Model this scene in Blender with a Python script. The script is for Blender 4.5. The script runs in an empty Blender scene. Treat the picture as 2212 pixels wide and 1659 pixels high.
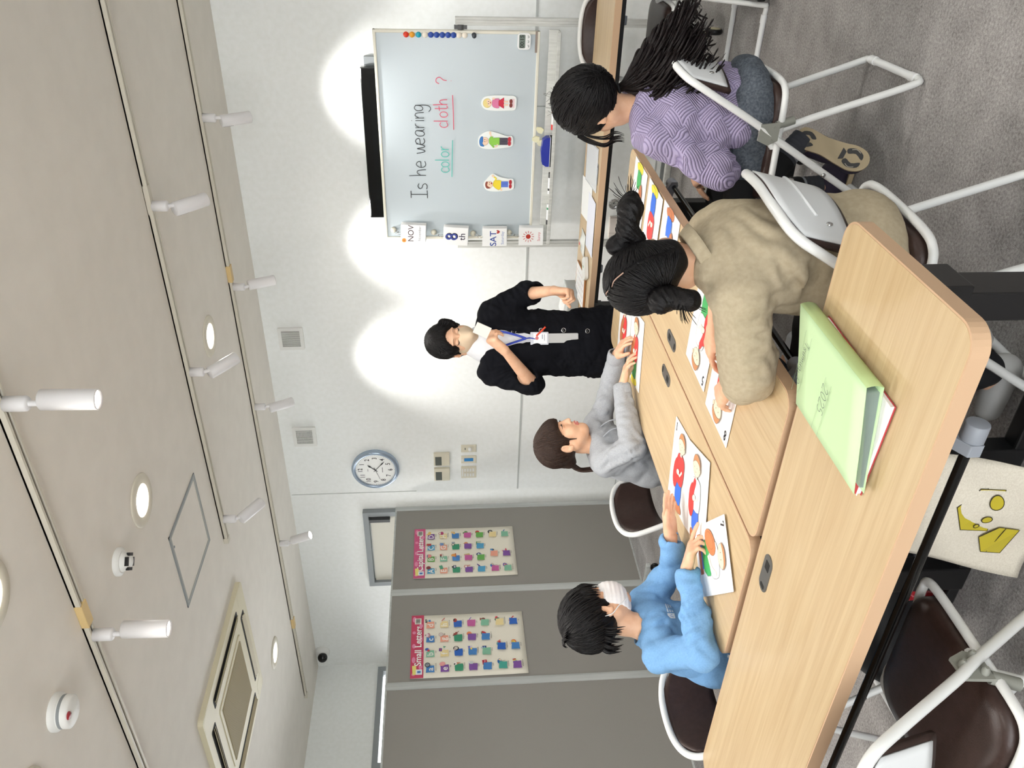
import bpy, math, random
import numpy as np
from mathutils import Matrix, Vector
random.seed(7); np.random.seed(7)
SC = bpy.context.scene
COL = SC.collection
PI = math.pi

# ------------------------------------------------------------------ camera, world, exposure
CAM_F = 1763.65 / 2212 * 36.0
def make_camera():
    yaw, pitch, roll = math.radians(-33.795), math.radians(4.618), math.radians(1.216)
    f = Vector((math.sin(yaw)*math.cos(pitch), math.cos(yaw)*math.cos(pitch), -math.sin(pitch)))
    r = Vector((math.cos(yaw), -math.sin(yaw), 0)); d = f.cross(r)
    c, s = math.cos(roll), math.sin(roll)
    r2 = c*r + s*d; d2 = -s*r + c*d
    m = Matrix((d2, r2, -f)).transposed().to_4x4()      # the phone was held turned on its side
    m.translation = Vector((0, 0, 1.49))
    cd = bpy.data.cameras.new('camera'); cd.lens = CAM_F; cd.sensor_width = 36; cd.sensor_fit = 'HORIZONTAL'
    cd.clip_start = 0.02
    o = bpy.data.objects.new('camera', cd); o.matrix_world = m; COL.objects.link(o); SC.camera = o
make_camera()
W = bpy.data.worlds.new('world'); SC.world = W; W.use_nodes = True
bg = W.node_tree.nodes['Background']; bg.inputs[0].default_value = (0.95, 0.98, 1, 1); bg.inputs[1].default_value = 5.0
SC.view_settings.view_transform = 'Standard'; SC.view_settings.look = 'None'
SC.view_settings.gamma = 1; SC.view_settings.use_curve_mapping = False
SC.view_settings.exposure = 0.62
SC.cycles.use_denoising = True
SC.cycles.max_bounces = 8; SC.cycles.diffuse_bounces = 5; SC.cycles.sample_clamp_indirect = 6

# ------------------------------------------------------------------ materials
def lin(h):
    h = h.lstrip('#'); v = [int(h[i:i+2], 16)/255 for i in (0, 2, 4)]
    return tuple(x/12.92 if x <= .04045 else ((x+.055)/1.055)**2.4 for x in v)
MATS = {}
def mat(name, col='#ffffff', rough=.5, metal=0, spec=.5, emit=None, estr=1, alpha=1, trans=0, sheen=0, coat=0):
    if name in MATS: return MATS[name]
    m = bpy.data.materials.new(name); m.use_nodes = True; b = m.node_tree.nodes['Principled BSDF']
    c = lin(col) if isinstance(col, str) else col
    b.inputs['Base Color'].default_value = (*c, 1); b.inputs['Roughness'].default_value = rough
    b.inputs['Metallic'].default_value = metal; b.inputs['Specular IOR Level'].default_value = spec
    b.inputs['Coat Weight'].default_value = coat; b.inputs['Sheen Weight'].default_value = sheen
    b.inputs['Transmission Weight'].default_value = trans; b.inputs['Alpha'].default_value = alpha
    if emit: b.inputs['Emission Color'].default_value = (*lin(emit), 1); b.inputs['Emission Strength'].default_value = estr
    MATS[name] = m; return m
def nd(m, t, **kw):
    n = m.node_tree.nodes.new(t)
    for k, v in kw.items():
        if k in n.inputs: n.inputs[k].default_value = v
        else: setattr(n, k, v)
    return n
def lk(m, a, b): m.node_tree.links.new(a, b)
def noisy(name, c1, c2, scale=(1, 1, 1), nscale=5, detail=4, rough=.6, bump=0, bscale=None, spec=.4, lo=.35, hi=.65, dist=0, sheen=0, coord='Object'):
    """two colours mixed by a stretched noise, optional bump"""
    if name in MATS: return MATS[name]
    m = mat(name, c1, rough, spec=spec, sheen=sheen); b = m.node_tree.nodes['Principled BSDF']
    tc = nd(m, 'ShaderNodeTexCoord'); mp = nd(m, 'ShaderNodeMapping'); mp.inputs['Scale'].default_value = scale
    lk(m, tc.outputs[coord], mp.inputs[0])
    n = nd(m, 'ShaderNodeTexNoise', Scale=nscale, Detail=detail, Distortion=dist); lk(m, mp.outputs[0], n.inputs['Vector'])
    r = nd(m, 'ShaderNodeValToRGB'); e = r.color_ramp.elements
    e[0].position = lo; e[1].position = hi; e[0].color = (*lin(c1), 1); e[1].color = (*lin(c2), 1)
    lk(m, n.outputs['Fac'], r.inputs[0]); lk(m, r.outputs[0], b.inputs['Base Color'])
    if bump:
        n2 = n
        if bscale:
            n2 = nd(m, 'ShaderNodeTexNoise', Scale=bscale, Detail=3); lk(m, mp.outputs[0], n2.inputs['Vector'])
        bp = nd(m, 'ShaderNodeBump', Strength=bump, Distance=.004); lk(m, n2.outputs['Fac'], bp.inputs['Height']); lk(m, bp.outputs[0], b.inputs['Normal'])
    return m

# ------------------------------------------------------------------ mesh builder
def V(*a): return np.array(a, float)
def nrm(v): v = np.asarray(v, float); return v/max(np.linalg.norm(v), 1e-9)
def rotz(a): c, s = math.cos(a), math.sin(a); return np.array([[c, -s, 0], [s, c, 0], [0, 0, 1.]])
def rotx(a): c, s = math.cos(a), math.sin(a); return np.array([[1, 0, 0], [0, c, -s], [0, s, c]], float)
def roty(a): c, s = math.cos(a), math.sin(a); return np.array([[c, 0, s], [0, 1, 0], [-s, 0, c]], float)
def axis_frame(d):
    d = nrm(d); a = V(0, 0, 1) if abs(d[2]) < .9 else V(1, 0, 0)
    x = nrm(np.cross(a, d)); y = np.cross(d, x); return np.array([x, y, d]).T
def spline(pts, n=8, closed=False):
    P = [np.asarray(p, float) for p in pts]; N = len(P); out = []
    for i in range(N if closed else N-1):
        if closed: p0, p1, p2, p3 = P[(i-1) % N], P[i], P[(i+1) % N], P[(i+2) % N]
        else: p0, p1, p2, p3 = P[max(i-1, 0)], P[i], P[i+1], P[min(i+2, N-1)]
        for k in range(n):
            t = k/n
            out.append(.5*((2*p1)+(p2-p0)*t+(2*p0-5*p1+4*p2-p3)*t*t+(3*p1-p0-3*p2+p3)*t**3))
    if not closed: out.append(P[-1])
    return out
def fillet(pts, r, n=6):
    """polyline with rounded corners"""
    P = [np.asarray(p, float) for p in pts]; out = [P[0]]
    for i in range(1, len(P)-1):
        a, b, c = P[i-1], P[i], P[i+1]; u, w = nrm(a-b), nrm(c-b)
        rr = min(r, np.linalg.norm(a-b)*.49, np.linalg.norm(c-b)*.49); s, e = b+u*rr, b+w*rr
        for k in range(n+1):
            t = k/n; out.append((1-t)**2*s+2*t*(1-t)*b+t*t*e)
    out.append(P[-1]); return out
def rrect(w, h, r, n=5):
    o = []
    for cx, cy, a0 in ((w/2-r, h/2-r, 0), (-w/2+r, h/2-r, 90), (-w/2+r, -h/2+r, 180), (w/2-r, -h/2+r, 270)):
        for k in range(n+1):
            a = math.radians(a0+90*k/n); o.append((cx+r*math.cos(a), cy+r*math.sin(a)))
    return o
def circ(r, n=24, cx=0, cy=0, ry=None): return [(cx+r*math.cos(2*PI*k/n), cy+(ry or r)*math.sin(2*PI*k/n)) for k in range(n)]
class MB:
    def __init__(s): s.v = []; s.f = []; s.m = []; s.s = []
    def add(s, v, f, m=0, smooth=False):
        o = len(s.v); s.v += [tuple(map(float, p)) for p in v]
        for q in f: s.f.append([o+i for i in q]); s.m.append(m); s.s.append(smooth)
        return s
    def box(s, c, d, R=None, m=0):
        R = np.eye(3) if R is None else R; c = np.asarray(c, float)
        P = [c+R@(np.array([x, y, z])*np.array(d)/2) for x in (-1, 1) for y in (-1, 1) for z in (-1, 1)]
        return s.add(P, [(0, 1, 3, 2), (4, 6, 7, 5), (0, 4, 5, 1), (2, 3, 7, 6), (0, 2, 6, 4), (1, 5, 7, 3)], m)
    def tube(s, pts, r, n=10, m=0, closed=False, caps=True, flat=None):
        P = [np.asarray(p, float) for p in pts]; N = len(P); rr = r if hasattr(r, '__len__') else [r]*N
        T = []
        for i in range(N):
            a = P[(i-1) % N] if (closed or i > 0) else P[i]; b = P[(i+1) % N] if (closed or i < N-1) else P[i]
            T.append(nrm(b-a))
        F = axis_frame(T[0]); x = F[:, 0]; v = []
        for i in range(N):
            x = nrm(x-T[i]*np.dot(x, T[i])); y = np.cross(T[i], x)
            for k in range(n):
                a = 2*PI*k/n; v.append(P[i]+rr[i]*(math.cos(a)*x+math.sin(a)*y*(flat or 1)))
        f = []
        for i in range(N if closed else N-1):
            for k in range(n):
                a, b = i*n+k, i*n+(k+1) % n; c, d = ((i+1) % N)*n+(k+1) % n, ((i+1) % N)*n+k
                f.append((a, b, c, d))
        s.add(v, f, m, True)
        if caps and not closed:
            s.add(v[:n], [tuple(range(n-1, -1, -1))], m); s.add(v[-n:], [tuple(range(n))], m)
        return s
    def lathe(s, prof, o=(0, 0, 0), R=None, n=24, m=0, smooth=True, cap=True):
        R = np.eye(3) if R is None else R; o = np.asarray(o, float); v = []
        for r, z in prof:
            for k in range(n): a = 2*PI*k/n; v.append(o+R@V(r*math.cos(a), r*math.sin(a), z))
        f = []
        for i in range(len(prof)-1):
            for k in range(n): f.append((i*n+k, i*n+(k+1) % n, (i+1)*n+(k+1) % n, (i+1)*n+k))
        s.add(v, f, m, smooth)
        if cap:
            if prof[0][0] > 1e-5: s.add(v[:n], [tuple(range(n-1, -1, -1))], m)
            if prof[-1][0] > 1e-5: s.add(v[-n:], [tuple(range(n))], m)
        return s
    def prism(s, poly, o, ux, uy, d, m=0, side=None):
        """polygon in the plane (o,ux,uy), extruded by d against its normal: top face at o"""
        o, ux, uy = np.asarray(o, float), nrm(ux), nrm(uy); nz = np.cross(ux, uy); n = len(poly)
        a = [o+ux*p[0]+uy*p[1] for p in poly]; b = [p-nz*d for p in a]
        ar = sum(poly[i][0]*poly[(i+1) % n][1]-poly[(i+1) % n][0]*poly[i][1] for i in range(n))
        if ar < 0: a.reverse(); b.reverse()
        s.add(a, [tuple(range(n))], m); s.add(b, [tuple(range(n-1, -1, -1))], m)
        sd = m if side is None else side
        s.add(a+b, [(i, n+i, n+(i+1) % n, (i+1) % n) for i in range(n)], sd)
        return s
    def flat(s, poly, o, ux, uy, m=0):
        o, ux, uy = np.asarray(o, float), nrm(ux), nrm(uy); n = len(poly)
        ar = sum(poly[i][0]*poly[(i+1) % n][1]-poly[(i+1) % n][0]*poly[i][1] for i in range(n))
        a = [o+ux*p[0]+uy*p[1] for p in (poly if ar > 0 else poly[::-1])]
        return s.add(a, [tuple(range(n))], m)
    def ribbon(s, pts, w, o, ux, uy, m=0, lift=0):
        """flat drawn stroke on a surface"""
        o, ux, uy = np.asarray(o, float), nrm(ux), nrm(uy); nz = np.cross(ux, uy)*lift
        P = [np.asarray(p, float) for p in pts]; v = []
        for i, p in enumerate(P):
            t = nrm(P[min(i+1, len(P)-1)]-P[max(i-1, 0)]); nn = V(-t[1], t[0])*w/2
            for q in (p+nn, p-nn): v.append(o+ux*q[0]+uy*q[1]+nz)
        return s.add(v, [(2*i, 2*i+1, 2*i+3, 2*i+2) for i in range(len(P)-1)], m)
    def grid(s, fn, nu, nv, m=0, smooth=True, closed_u=False):
        v = [fn(i/nu, j/nv) for j in range(nv+1) for i in range(nu+1)]
        return s.add(v, [(j*(nu+1)+i, j*(nu+1)+i+1, (j+1)*(nu+1)+i+1, (j+1)*(nu+1)+i) for j in range(nv) for i in range(nu)], m, smooth)
    def mesh(s, name, mats, base=(0, 0, 0)):
        me = bpy.data.meshes.new(name); b = np.asarray(base, float)
        vv = (np.array(s.v)-b) if len(s.v) else np.zeros((0, 3))
        me.from_pydata(vv.tolist(), [], s.f)
        for mm in (mats if isinstance(mats, (list, tuple)) else [mats]): me.materials.append(mm)
        me.polygons.foreach_set('material_index', s.m); me.polygons.foreach_set('use_smooth', s.s)
        me.update(); return me
    def build(s, name, mats, parent=None, base=None, bevel=0, label=None, solid=0, sub=0):
        if base is None: base = parent['_b'] if parent is not None and '_b' in parent else (0, 0, 0)
        o = bpy.data.objects.new(name, s.mesh(name, mats, base)); COL.objects.link(o)
        if parent is not None: o.parent = parent; o['_b'] = list(base)
        else: o.location = base; o['_b'] = list(base)
        if solid: md = o.modifiers.new('solid', 'SOLIDIFY'); md.thickness = solid; md.offset = 0
        if sub: md = o.modifiers.new('sub', 'SUBSURF'); md.levels = sub; md.render_levels = sub
        if bevel: md = o.modifiers.new('bevel', 'BEVEL'); md.width = bevel; md.segments = 2; md.limit_method = 'ANGLE'
        if label: o['label'] = label
        return o
def tag(o, label, cat, group=None, kind=None):
    if label: o['label'] = label
    if cat: o['category'] = cat
    if group: o['group'] = group
    if kind: o['kind'] = kind
    return o
def thing(name, label, cat, loc, group=None, rz=0):
    """Empty at the base; child meshes are built in world coordinates (rz=0) or in the thing's own frame (local=True builds with base 0)"""
    o = bpy.data.objects.new(name, None); o.empty_display_size = .05; o.location = loc; o.rotation_euler = (0, 0, rz); COL.objects.link(o)
    o['_b'] = list(loc); return tag(o, label, cat, group)
def local(o): o['_b'] = [0, 0, 0]; return o
def struct(o, label=None): o['kind'] = 'structure'; (label and o.__setitem__('label', label)); return o
def kids(o): return [c for c in bpy.data.objects if c.parent == o]
def copy_tree(o, parent=None, loc=None, rz=None, label=None):
    c = o.copy(); COL.objects.link(c); c.parent = parent
    if loc is not None: c.location = loc
    if rz is not None: c.rotation_euler = (0, 0, rz)
    if label: c['label'] = label
    for k in kids(o): copy_tree(k, c)
    return c
_TX = {}
def text2d(sx, bold=0):
    """outline of a line of lettering as 2-D mesh, unit size, centred"""
    key = (sx, bold)
    if key in _TX: return _TX[key]
    cu = bpy.data.curves.new('t', 'FONT'); cu.body = sx; cu.align_x = 'CENTER'; cu.align_y = 'CENTER'; cu.size = 1; cu.offset = bold; cu.resolution_u = 3
    o = bpy.data.objects.new('t', cu); COL.objects.link(o)
    bpy.context.view_layer.update()
    me = bpy.data.meshes.new_from_object(o.evaluated_get(bpy.context.evaluated_depsgraph_get()))
    v = [(p.co.x, p.co.y) for p in me.vertices]; f = [tuple(p.vertices) for p in me.polygons]
    bpy.data.objects.remove(o); bpy.data.curves.remove(cu); bpy.data.meshes.remove(me)
    _TX[key] = (v, f); return v, f
def put_text(mb, sx, size, o, ux, uy, m=0, bold=0, sxs=1.0):
    v, f = text2d(sx, bold); o, ux, uy = np.asarray(o, float), nrm(ux), nrm(uy)
    mb.add([o+ux*p[0]*size*sxs+uy*p[1]*size for p in v], f, m)
# ------------------------------------------------------------------ continuous bodies: blended distance field -> surface
class SDF:
    def __init__(s): s.p = []; s.fr = (np.eye(3), np.zeros(3), 1.0); s.disp = None
    def frame(s, R=None, o=(0, 0, 0), sc=1.0): s.fr = (np.eye(3) if R is None else np.asarray(R, float), np.asarray(o, float), sc); return s
    def W(s, p): R, o, sc = s.fr; return R@(np.asarray(p, float)*sc)+o
    def cone(s, a, b, ra, rb, k=.02, op='u', flat=None):
        R, o, sc = s.fr; a, b = s.W(a), s.W(b); fl = None
        if flat is not None: n, q = flat; fl = (R@nrm(n), q)
        s.p.append(('c', op, k*sc, a, b, ra*sc, rb*sc, fl)); return s
    def chain(s, pts, rs, k=.02, op='u', flat=None):
        for i in range(len(pts)-1): s.cone(pts[i], pts[i+1], rs[i], rs[i+1], k, op, flat)
        return s
    def ell(s, c, r, Rl=None, k=.02, op='u'):
        R, o, sc = s.fr; RR = R if Rl is None else R@Rl
        s.p.append(('e', op, k*sc, s.W(c), np.asarray(r, float)*sc, RR)); return s
    def box(s, c, h, rd=.005, Rl=None, k=.005, op='u'):
        R, o, sc = s.fr; RR = R if Rl is None else R@Rl
        s.p.append(('b', op, k*sc, s.W(c), np.asarray(h, float)*sc, RR, rd*sc)); return s
    def plane(s, c, n, k=.004, op='i'):
        """keep the side opposite to n"""
        R, o, sc = s.fr; s.p.append(('p', op, k*sc, s.W(c), R@nrm(n))); return s
    @staticmethod
    def one(q, P):
        t = q[0]
        if t == 'c':
            _, _, _, a, b, ra, rb, fl = q; P2 = P
            if fl is not None:
                n, g = fl; d = (P-a.astype(np.float32))@n.astype(np.float32); P2 = P+(d*(1/g-1))[:, None]*n.astype(np.float32)
                bb = b+n*(np.dot(b-a, n)*(1/g-1))
            else: bb = b
            ab = (bb-a).astype(np.float32); w = P2-a.astype(np.float32); tt = np.clip(w@ab/max(float(ab@ab), 1e-9), 0, 1)
            w = w-tt[:, None]*ab
            d = np.sqrt(np.einsum('ij,ij->i', w, w))-(ra+tt*(rb-ra))
            return d*(min(1, fl[1]) if fl is not None else 1)
        if t == 'e':
            L = (P-q[3].astype(np.float32))@q[5].astype(np.float32); r = q[4].astype(np.float32)
            k0 = np.sqrt(((L/r)**2).sum(1)); k1 = np.sqrt(((L/r**2)**2).sum(1))+1e-6
            return k0*(k0-1)/k1
        if t == 'b':
            L = np.abs((P-q[3].astype(np.float32))@q[5].astype(np.float32))-(q[4]-q[6]).astype(np.float32)
            return np.sqrt((np.maximum(L, 0)**2).sum(1))+np.minimum(L.max(1), 0)-q[6]
        if t == 'p': return (P-q[3].astype(np.float32))@q[4].astype(np.float32)
    def ev(s, P):
        P = P.astype(np.float32); d = np.full(len(P), 1e3, np.float32)
        for q in s.p:
            e = SDF.one(q, P); k = max(q[2], 1e-5)
            if q[1] == 'u': h = np.maximum(k-np.abs(d-e), 0)/k; d = np.minimum(d, e)-h*h*k*.25
            elif q[1] == 's': h = np.maximum(k-np.abs(d+e), 0)/k; d = np.maximum(d, -e)+h*h*k*.25
            else: h = np.maximum(k-np.abs(d-e), 0)/k; d = np.maximum(d, e)+h*h*k*.25
        if s.disp: d = d+s.disp(P)
        return d
    def bounds(s, pad=.02):
        lo = np.full(3, 1e9); hi = -lo
        for q in s.p:
            if q[1] != 'u': continue
            if q[0] == 'c':
                r = max(q[5], q[6])*(max(1, q[7][1]) if q[7] else 1)
                for e in (q[3], q[4]): lo = np.minimum(lo, e-r); hi = np.maximum(hi, e+r)
            else: r = np.linalg.norm(q[4]) if q[0] == 'b' else max(q[4]); lo = np.minimum(lo, q[3]-r); hi = np.maximum(hi, q[3]+r)
        return lo-pad, hi+pad
def nets(sdf, lo, hi, h, B=8):
    """surface nets, evaluated only in blocks near the surface"""
    lo = np.asarray(lo, float); nb = np.maximum(np.ceil((np.asarray(hi, float)-lo)/(h*B)).astype(int), 1); n = nb*B+1
    bi = np.stack(np.meshgrid(*[np.arange(k) for k in nb], indexing='ij'), -1).reshape(-1, 3)
    dc = sdf.ev(lo+(bi+.5)*B*h)
    G = np.repeat(np.repeat(np.repeat(dc.reshape(nb), B, 0), B, 1), B, 2); G = np.pad(G, ((0, 1),)*3, mode='edge')
    near = bi[np.abs(dc) < B*h*1.25]
    q = np.stack(np.meshgrid(*[np.arange(B+1)]*3, indexing='ij'), -1).reshape(-1, 3)
    for i in range(0, len(near), 400):
        p = (near[i:i+400, None]*B+q[None]).reshape(-1, 3); G[tuple(p.T)] = sdf.ev(lo+p*h)
    S = G < 0; c = n-1
    offs = [(i, j, k) for i in (0, 1) for j in (0, 1) for k in (0, 1)]
    sub = lambda A, o: A[o[0]:o[0]+c[0], o[1]:o[1]+c[1], o[2]:o[2]+c[2]]
    cnt = sum(sub(S, o).astype(np.int8) for o in offs); act = (cnt > 0) & (cnt < 8)
    ii = np.argwhere(act); idx = -np.ones(c, int); idx[act] = np.arange(len(ii))
    acc = np.zeros((len(ii), 3)); ct = np.zeros(len(ii))
    val = {o: G[tuple((ii+o).T)] for o in offs}
    for a in offs:
        for d in range(3):
            if a[d]: continue
            b = list(a); b[d] = 1; b = tuple(b); A, Bv = val[a], val[b]; cr = (A < 0) != (Bv < 0)
            t = np.where(cr, A/np.where(cr, A-Bv, 1), 0); e = np.array(a, float)[None]*cr[:, None]; e[:, d] += t; acc += e; ct += cr
    verts = (ii+acc/ct[:, None])*h+lo; faces = []
    for d in range(3):
        u, w = (d+1) % 3, (d+2) % 3
        sl = [slice(1, c[0]), slice(1, c[1]), slice(1, c[2])]; sl[d] = slice(0, c[d]); s2 = list(sl); s2[d] = slice(1, c[d]+1)
        a = S[tuple(sl)]; cr = np.argwhere(a != S[tuple(s2)])
        if not len(cr): continue
        p = cr+np.array([x.start for x in sl]); inside = a[tuple(cr.T)]
        eu = np.zeros(3, int); eu[u] = 1; ew = np.zeros(3, int); ew[w] = 1
        f = np.stack([idx[tuple((p-eu-ew).T)], idx[tuple((p-ew).T)], idx[tuple(p.T)], idx[tuple((p-eu).T)]], 1)
        f[~inside] = f[~inside][:, ::-1]; faces.append(f)
    F = np.concatenate(faces) if faces else np.zeros((0, 4), int)
    return verts, F[(F >= 0).all(1)]
def sdf_mb(sdf, h=.006, regions=None, matfn=None, mb=None):
    mb = mb or MB()
    for lo, hi, hh in (regions or [(*sdf.bounds(), h)]):
        v, f = nets(sdf, lo, hi, hh)
        if not len(f): continue
        mi = matfn(v[f].mean(1)) if matfn is not None else np.zeros(len(f), int)
        o = len(mb.v); mb.v += [tuple(x) for x in v.tolist()]; mb.f += (f+o).tolist(); mb.m += [int(x) for x in mi]; mb.s += [True]*len(f)
    return mb
def waves(seed, n=7, f=(20, 60), amp=.002, stretch=(1, 1, 1)):
    """soft cloth wrinkles: warped sum of plane waves"""
    r = np.random.RandomState(seed); K = r.normal(size=(n, 3)); K /= np.linalg.norm(K, axis=1)[:, None]
    K = K*np.array(stretch); fr = r.uniform(*f, size=n); ph = r.uniform(0, 6.28, n)
    def fn(P):
        w = np.sin(P@np.float32(K[0])*np.float32(fr[0]*.4)+ph[0])*1.3; d = np.zeros(len(P), np.float32)
        for i in range(n):
            x = np.sin(P@(K[i]*fr[i]).astype(np.float32)+np.float32(ph[i])+w); d += 1-np.abs(x)*1.6
        return d*np.float32(amp/n*2)
    return fn

def elbow_folds(J, A=.0045, lam=.034):
    """creases gathered round the elbows"""
    def fn(P):
        d = np.zeros(len(P), np.float32)
        for s in 'RL':
            E = V(*J['el'+s]); a = nrm(E-V(*J['sh'+s])); b = nrm(V(*J['wr'+s])-E); n = nrm(np.cross(a, b)+1e-6); q = (P-E).astype(np.float32); r = np.sqrt((q*q).sum(1))
            inner = q@nrm(b-a).astype(np.float32)
            ph = q@nrm(a+b).astype(np.float32)*np.float32(6.28/lam)+(q@n.astype(np.float32))*25+np.sin(q@n.astype(np.float32)*60)*.9
            d += (np.abs(np.sin(ph*.5))-.55)*A*np.exp(-(r/.085)**2)*(.8+np.clip(inner*12, -.5, .9))
        return d.astype(np.float32)
    return fn
def lay_strands(mb, cap, R, o, sc, starts, ends, r=.0019, seg=10, off=.0012, seed=1, t1=(.75, 1.0), m=0, c0=(0, -.012, .03), jit=.05, minr=.078):
    """hair strands lying on the cap, each bending from a start direction towards an end direction"""
    rs = np.random.RandomState(seed); n = len(starts); c = o+R@(np.array(c0)*sc)
    A = np.asarray(starts, float); B = np.asarray(ends, float); A /= np.linalg.norm(A, axis=1)[:, None]; B /= np.linalg.norm(B, axis=1)[:, None]
    T = np.linspace(0, 1, seg+1)[None, :, None]*rs.uniform(*t1, size=(n, 1, 1))
    ang = np.arccos(np.clip((A*B).sum(1), -1, 1))[:, None, None]; sn = np.maximum(np.sin(ang), 1e-3)
    D = (np.sin((1-T)*ang)*A[:, None]+np.sin(T*ang)*B[:, None])/sn
    D = D+rs.normal(size=(n, 1, 3))*jit*np.sin(np.pi*np.minimum(T, 1)); D /= np.linalg.norm(D, axis=2)[..., None]
    Wd = D@R.T; rr = np.full(D.shape[:2], .17*sc)
    for _ in range(26):
        P = c+Wd*rr[..., None]; d = cap.ev(P.reshape(-1, 3)).reshape(rr.shape); rr = np.maximum(rr-d*.8, .03)
    ok = rr > minr*sc; lift = off*rs.uniform(.2, 1.6, size=(n, 1)); P = c+Wd*(rr+lift)[..., None]
    for i in range(n):
        k = seg+1 if ok[i].all() else int(np.argmin(ok[i]))
        if k < 4: continue
        w = r*rs.uniform(.7, 1.5); mb.tube(list(P[i, :k]), [w*(.5 if j == 0 else 1) if j < k-2 else w*(.65 if j == k-2 else .15) for j in range(k)], 5, m, caps=False)
def rdirs(n, seed, zlo=-1, zhi=1): rs = np.random.RandomState(seed); z = rs.uniform(zlo, zhi, n); a = rs.uniform(0, 6.283, n); q = np.sqrt(1-z*z); return np.stack([q*np.cos(a), q*np.sin(a), z], 1)
# ------------------------------------------------------------------ shared materials
WALL = noisy('white_wall_paint', '#f1f3f1', '#edefec', nscale=30, rough=.75, bump=.05, bscale=180)
CEIL = noisy('ceiling_paint', '#e6e1d8', '#e2ddd4', nscale=8, rough=.85, bump=.05, bscale=120)
def carpet():
    m = mat('grey_carpet', '#6d6a68', .95, spec=.1); b = m.node_tree.nodes['Principled BSDF']
    tc = nd(m, 'ShaderNodeTexCoord'); n = nd(m, 'ShaderNodeTexNoise', Scale=120, Detail=3); n2 = nd(m, 'ShaderNodeTexNoise', Scale=9, Detail=4); n3 = nd(m, 'ShaderNodeTexNoise', Scale=420, Detail=2)
    for q in (n, n2, n3): lk(m, tc.outputs['Object'], q.inputs['Vector'])
    a = nd(m, 'ShaderNodeMath', operation='ADD'); lk(m, n.outputs['Fac'], a.inputs[0]); lk(m, n3.outputs['Fac'], a.inputs[1])
    a2 = nd(m, 'ShaderNodeMath', operation='MULTIPLY_ADD'); lk(m, n2.outputs['Fac'], a2.inputs[0]); a2.inputs[1].default_value = .55; lk(m, a.outputs[0], a2.inputs[2])
    r = nd(m, 'ShaderNodeValToRGB'); e = r.color_ramp.elements; e[0].position = .85; e[1].position = 1.75
    e[0].color = (*lin('#6b6766'), 1); e[1].color = (*lin('#c0bcb9'), 1)
    lk(m, a2.outputs[0], r.inputs[0])
    r.inputs[0].links[0]
    mm = nd(m, 'ShaderNodeMath', operation='MULTIPLY'); mm.inputs[1].default_value = .57; lk(m, a2.outputs[0], mm.inputs[0])
    e[0].position = .5; e[1].position = 1.0; lk(m, mm.outputs[0], r.inputs[0]); lk(m, r.outputs[0], b.inputs['Base Color'])
    bp = nd(m, 'ShaderNodeBump', Strength=.35, Distance=.004); lk(m, n.outputs['Fac'], bp.inputs['Height']); lk(m, bp.outputs[0], b.inputs['Normal'])
    return m
CARPET = carpet()
WHITE = mat('white_enamel', '#eceded', .3); WHITEP = mat('white_plastic', '#e6e6e2', .45); GREYM = mat('grey_metal', '#8d9294', .4, spec=.5)
ALU = noisy('brushed_aluminium', '#c3c6c4', '#b0b4b2', scale=(1, 1, .05), nscale=30, rough=.38)
BLACK = mat('black_plastic', '#0c0c0e', .4); BLACKM = mat('black_metal', '#121214', .35); GLOSSB = mat('gloss_black', '#050506', .12)
CREAM = mat('cream_plastic', '#d8d0b4', .5); CREAMD = mat('cream_grille', '#a89c7c', .6); DARK = mat('dark_gap', '#15130f', .8)
GREYD = mat('dark_grey_plastic', '#4b4c4d', .45); CHROME = mat('chrome', '#c8c8c8', .12, metal=1); YELC = mat('aged_yellow_plastic', '#d9bd86', .5)
GLOW = mat('lamp_glow', '#ffffff', .5, emit='#fff6ea', estr=14); REFL = mat('lamp_reflector', '#f4f2ea', .25, emit='#fff4e4', estr=1.6)
PAPER = mat('white_paper', '#f4f5f4', .6)

X0, X1, Y0, Y1, ZC = -6.6, 2.6, -2.4, 5.10, 2.76
def slab(name, lo, hi, m, label=None):
    b = MB(); lo, hi = V(*lo), V(*hi); b.box((lo+hi)/2, hi-lo, m=0); return struct(b.build(name, m), label)
slab('floor', (X0-.1, Y0-.1, -.1), (X1+.1, Y1+.1, 0), CARPET)
slab('ceiling', (X0-.1, Y0-.1, ZC), (X1+.1, Y1+.1, ZC+.1), CEIL)
slab('wall_back', (X0-.1, Y1, 0), (X1+.1, Y1+.1, ZC), WALL)
b = MB()                                                   # wall behind the camera, opened for an added fill-light window
VX0, VX1, VZ0, VZ1 = -2.4, 2.3, .8, 2.45
for lo, hi in (((X0-.1, Y0-.1, 0), (VX0, Y0, ZC)), ((VX1, Y0-.1, 0), (X1+.1, Y0, ZC)), ((VX0, Y0-.1, 0), (VX1, Y0, VZ0)), ((VX0, Y0-.1, VZ1), (VX1, Y0, ZC))):
    lo, hi = V(*lo), V(*hi); b.box((lo+hi)/2, hi-lo)
struct(b.build('wall_front', WALL))
w = struct(thing('added_fill_window', None, None, ((VX0+VX1)/2, Y0, VZ0)))  # unseen window, added to brighten the ceiling and walls
b = MB()
for x in (VX0+.025, -.83, .73, VX1-.025): b.box((x, Y0-.04, (VZ0+VZ1)/2), (.05, .06, VZ1-VZ0))
for z in (VZ0+.025, VZ1-.025): b.box(((VX0+VX1)/2, Y0-.04, z), (VX1-VX0, .058, .05))
b.build('window_frame', GREYM, w)
def portal(c, rx, rz, sx, sy):
    ld = bpy.data.lights.new('daylight_portal', 'AREA'); ld.shape = 'RECTANGLE'; ld.size = sx; ld.size_y = sy; ld.cycles.is_portal = True
    o = bpy.data.objects.new('daylight_portal', ld); COL.objects.link(o); o.location = c; o.rotation_euler = (rx, 0, rz)
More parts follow.
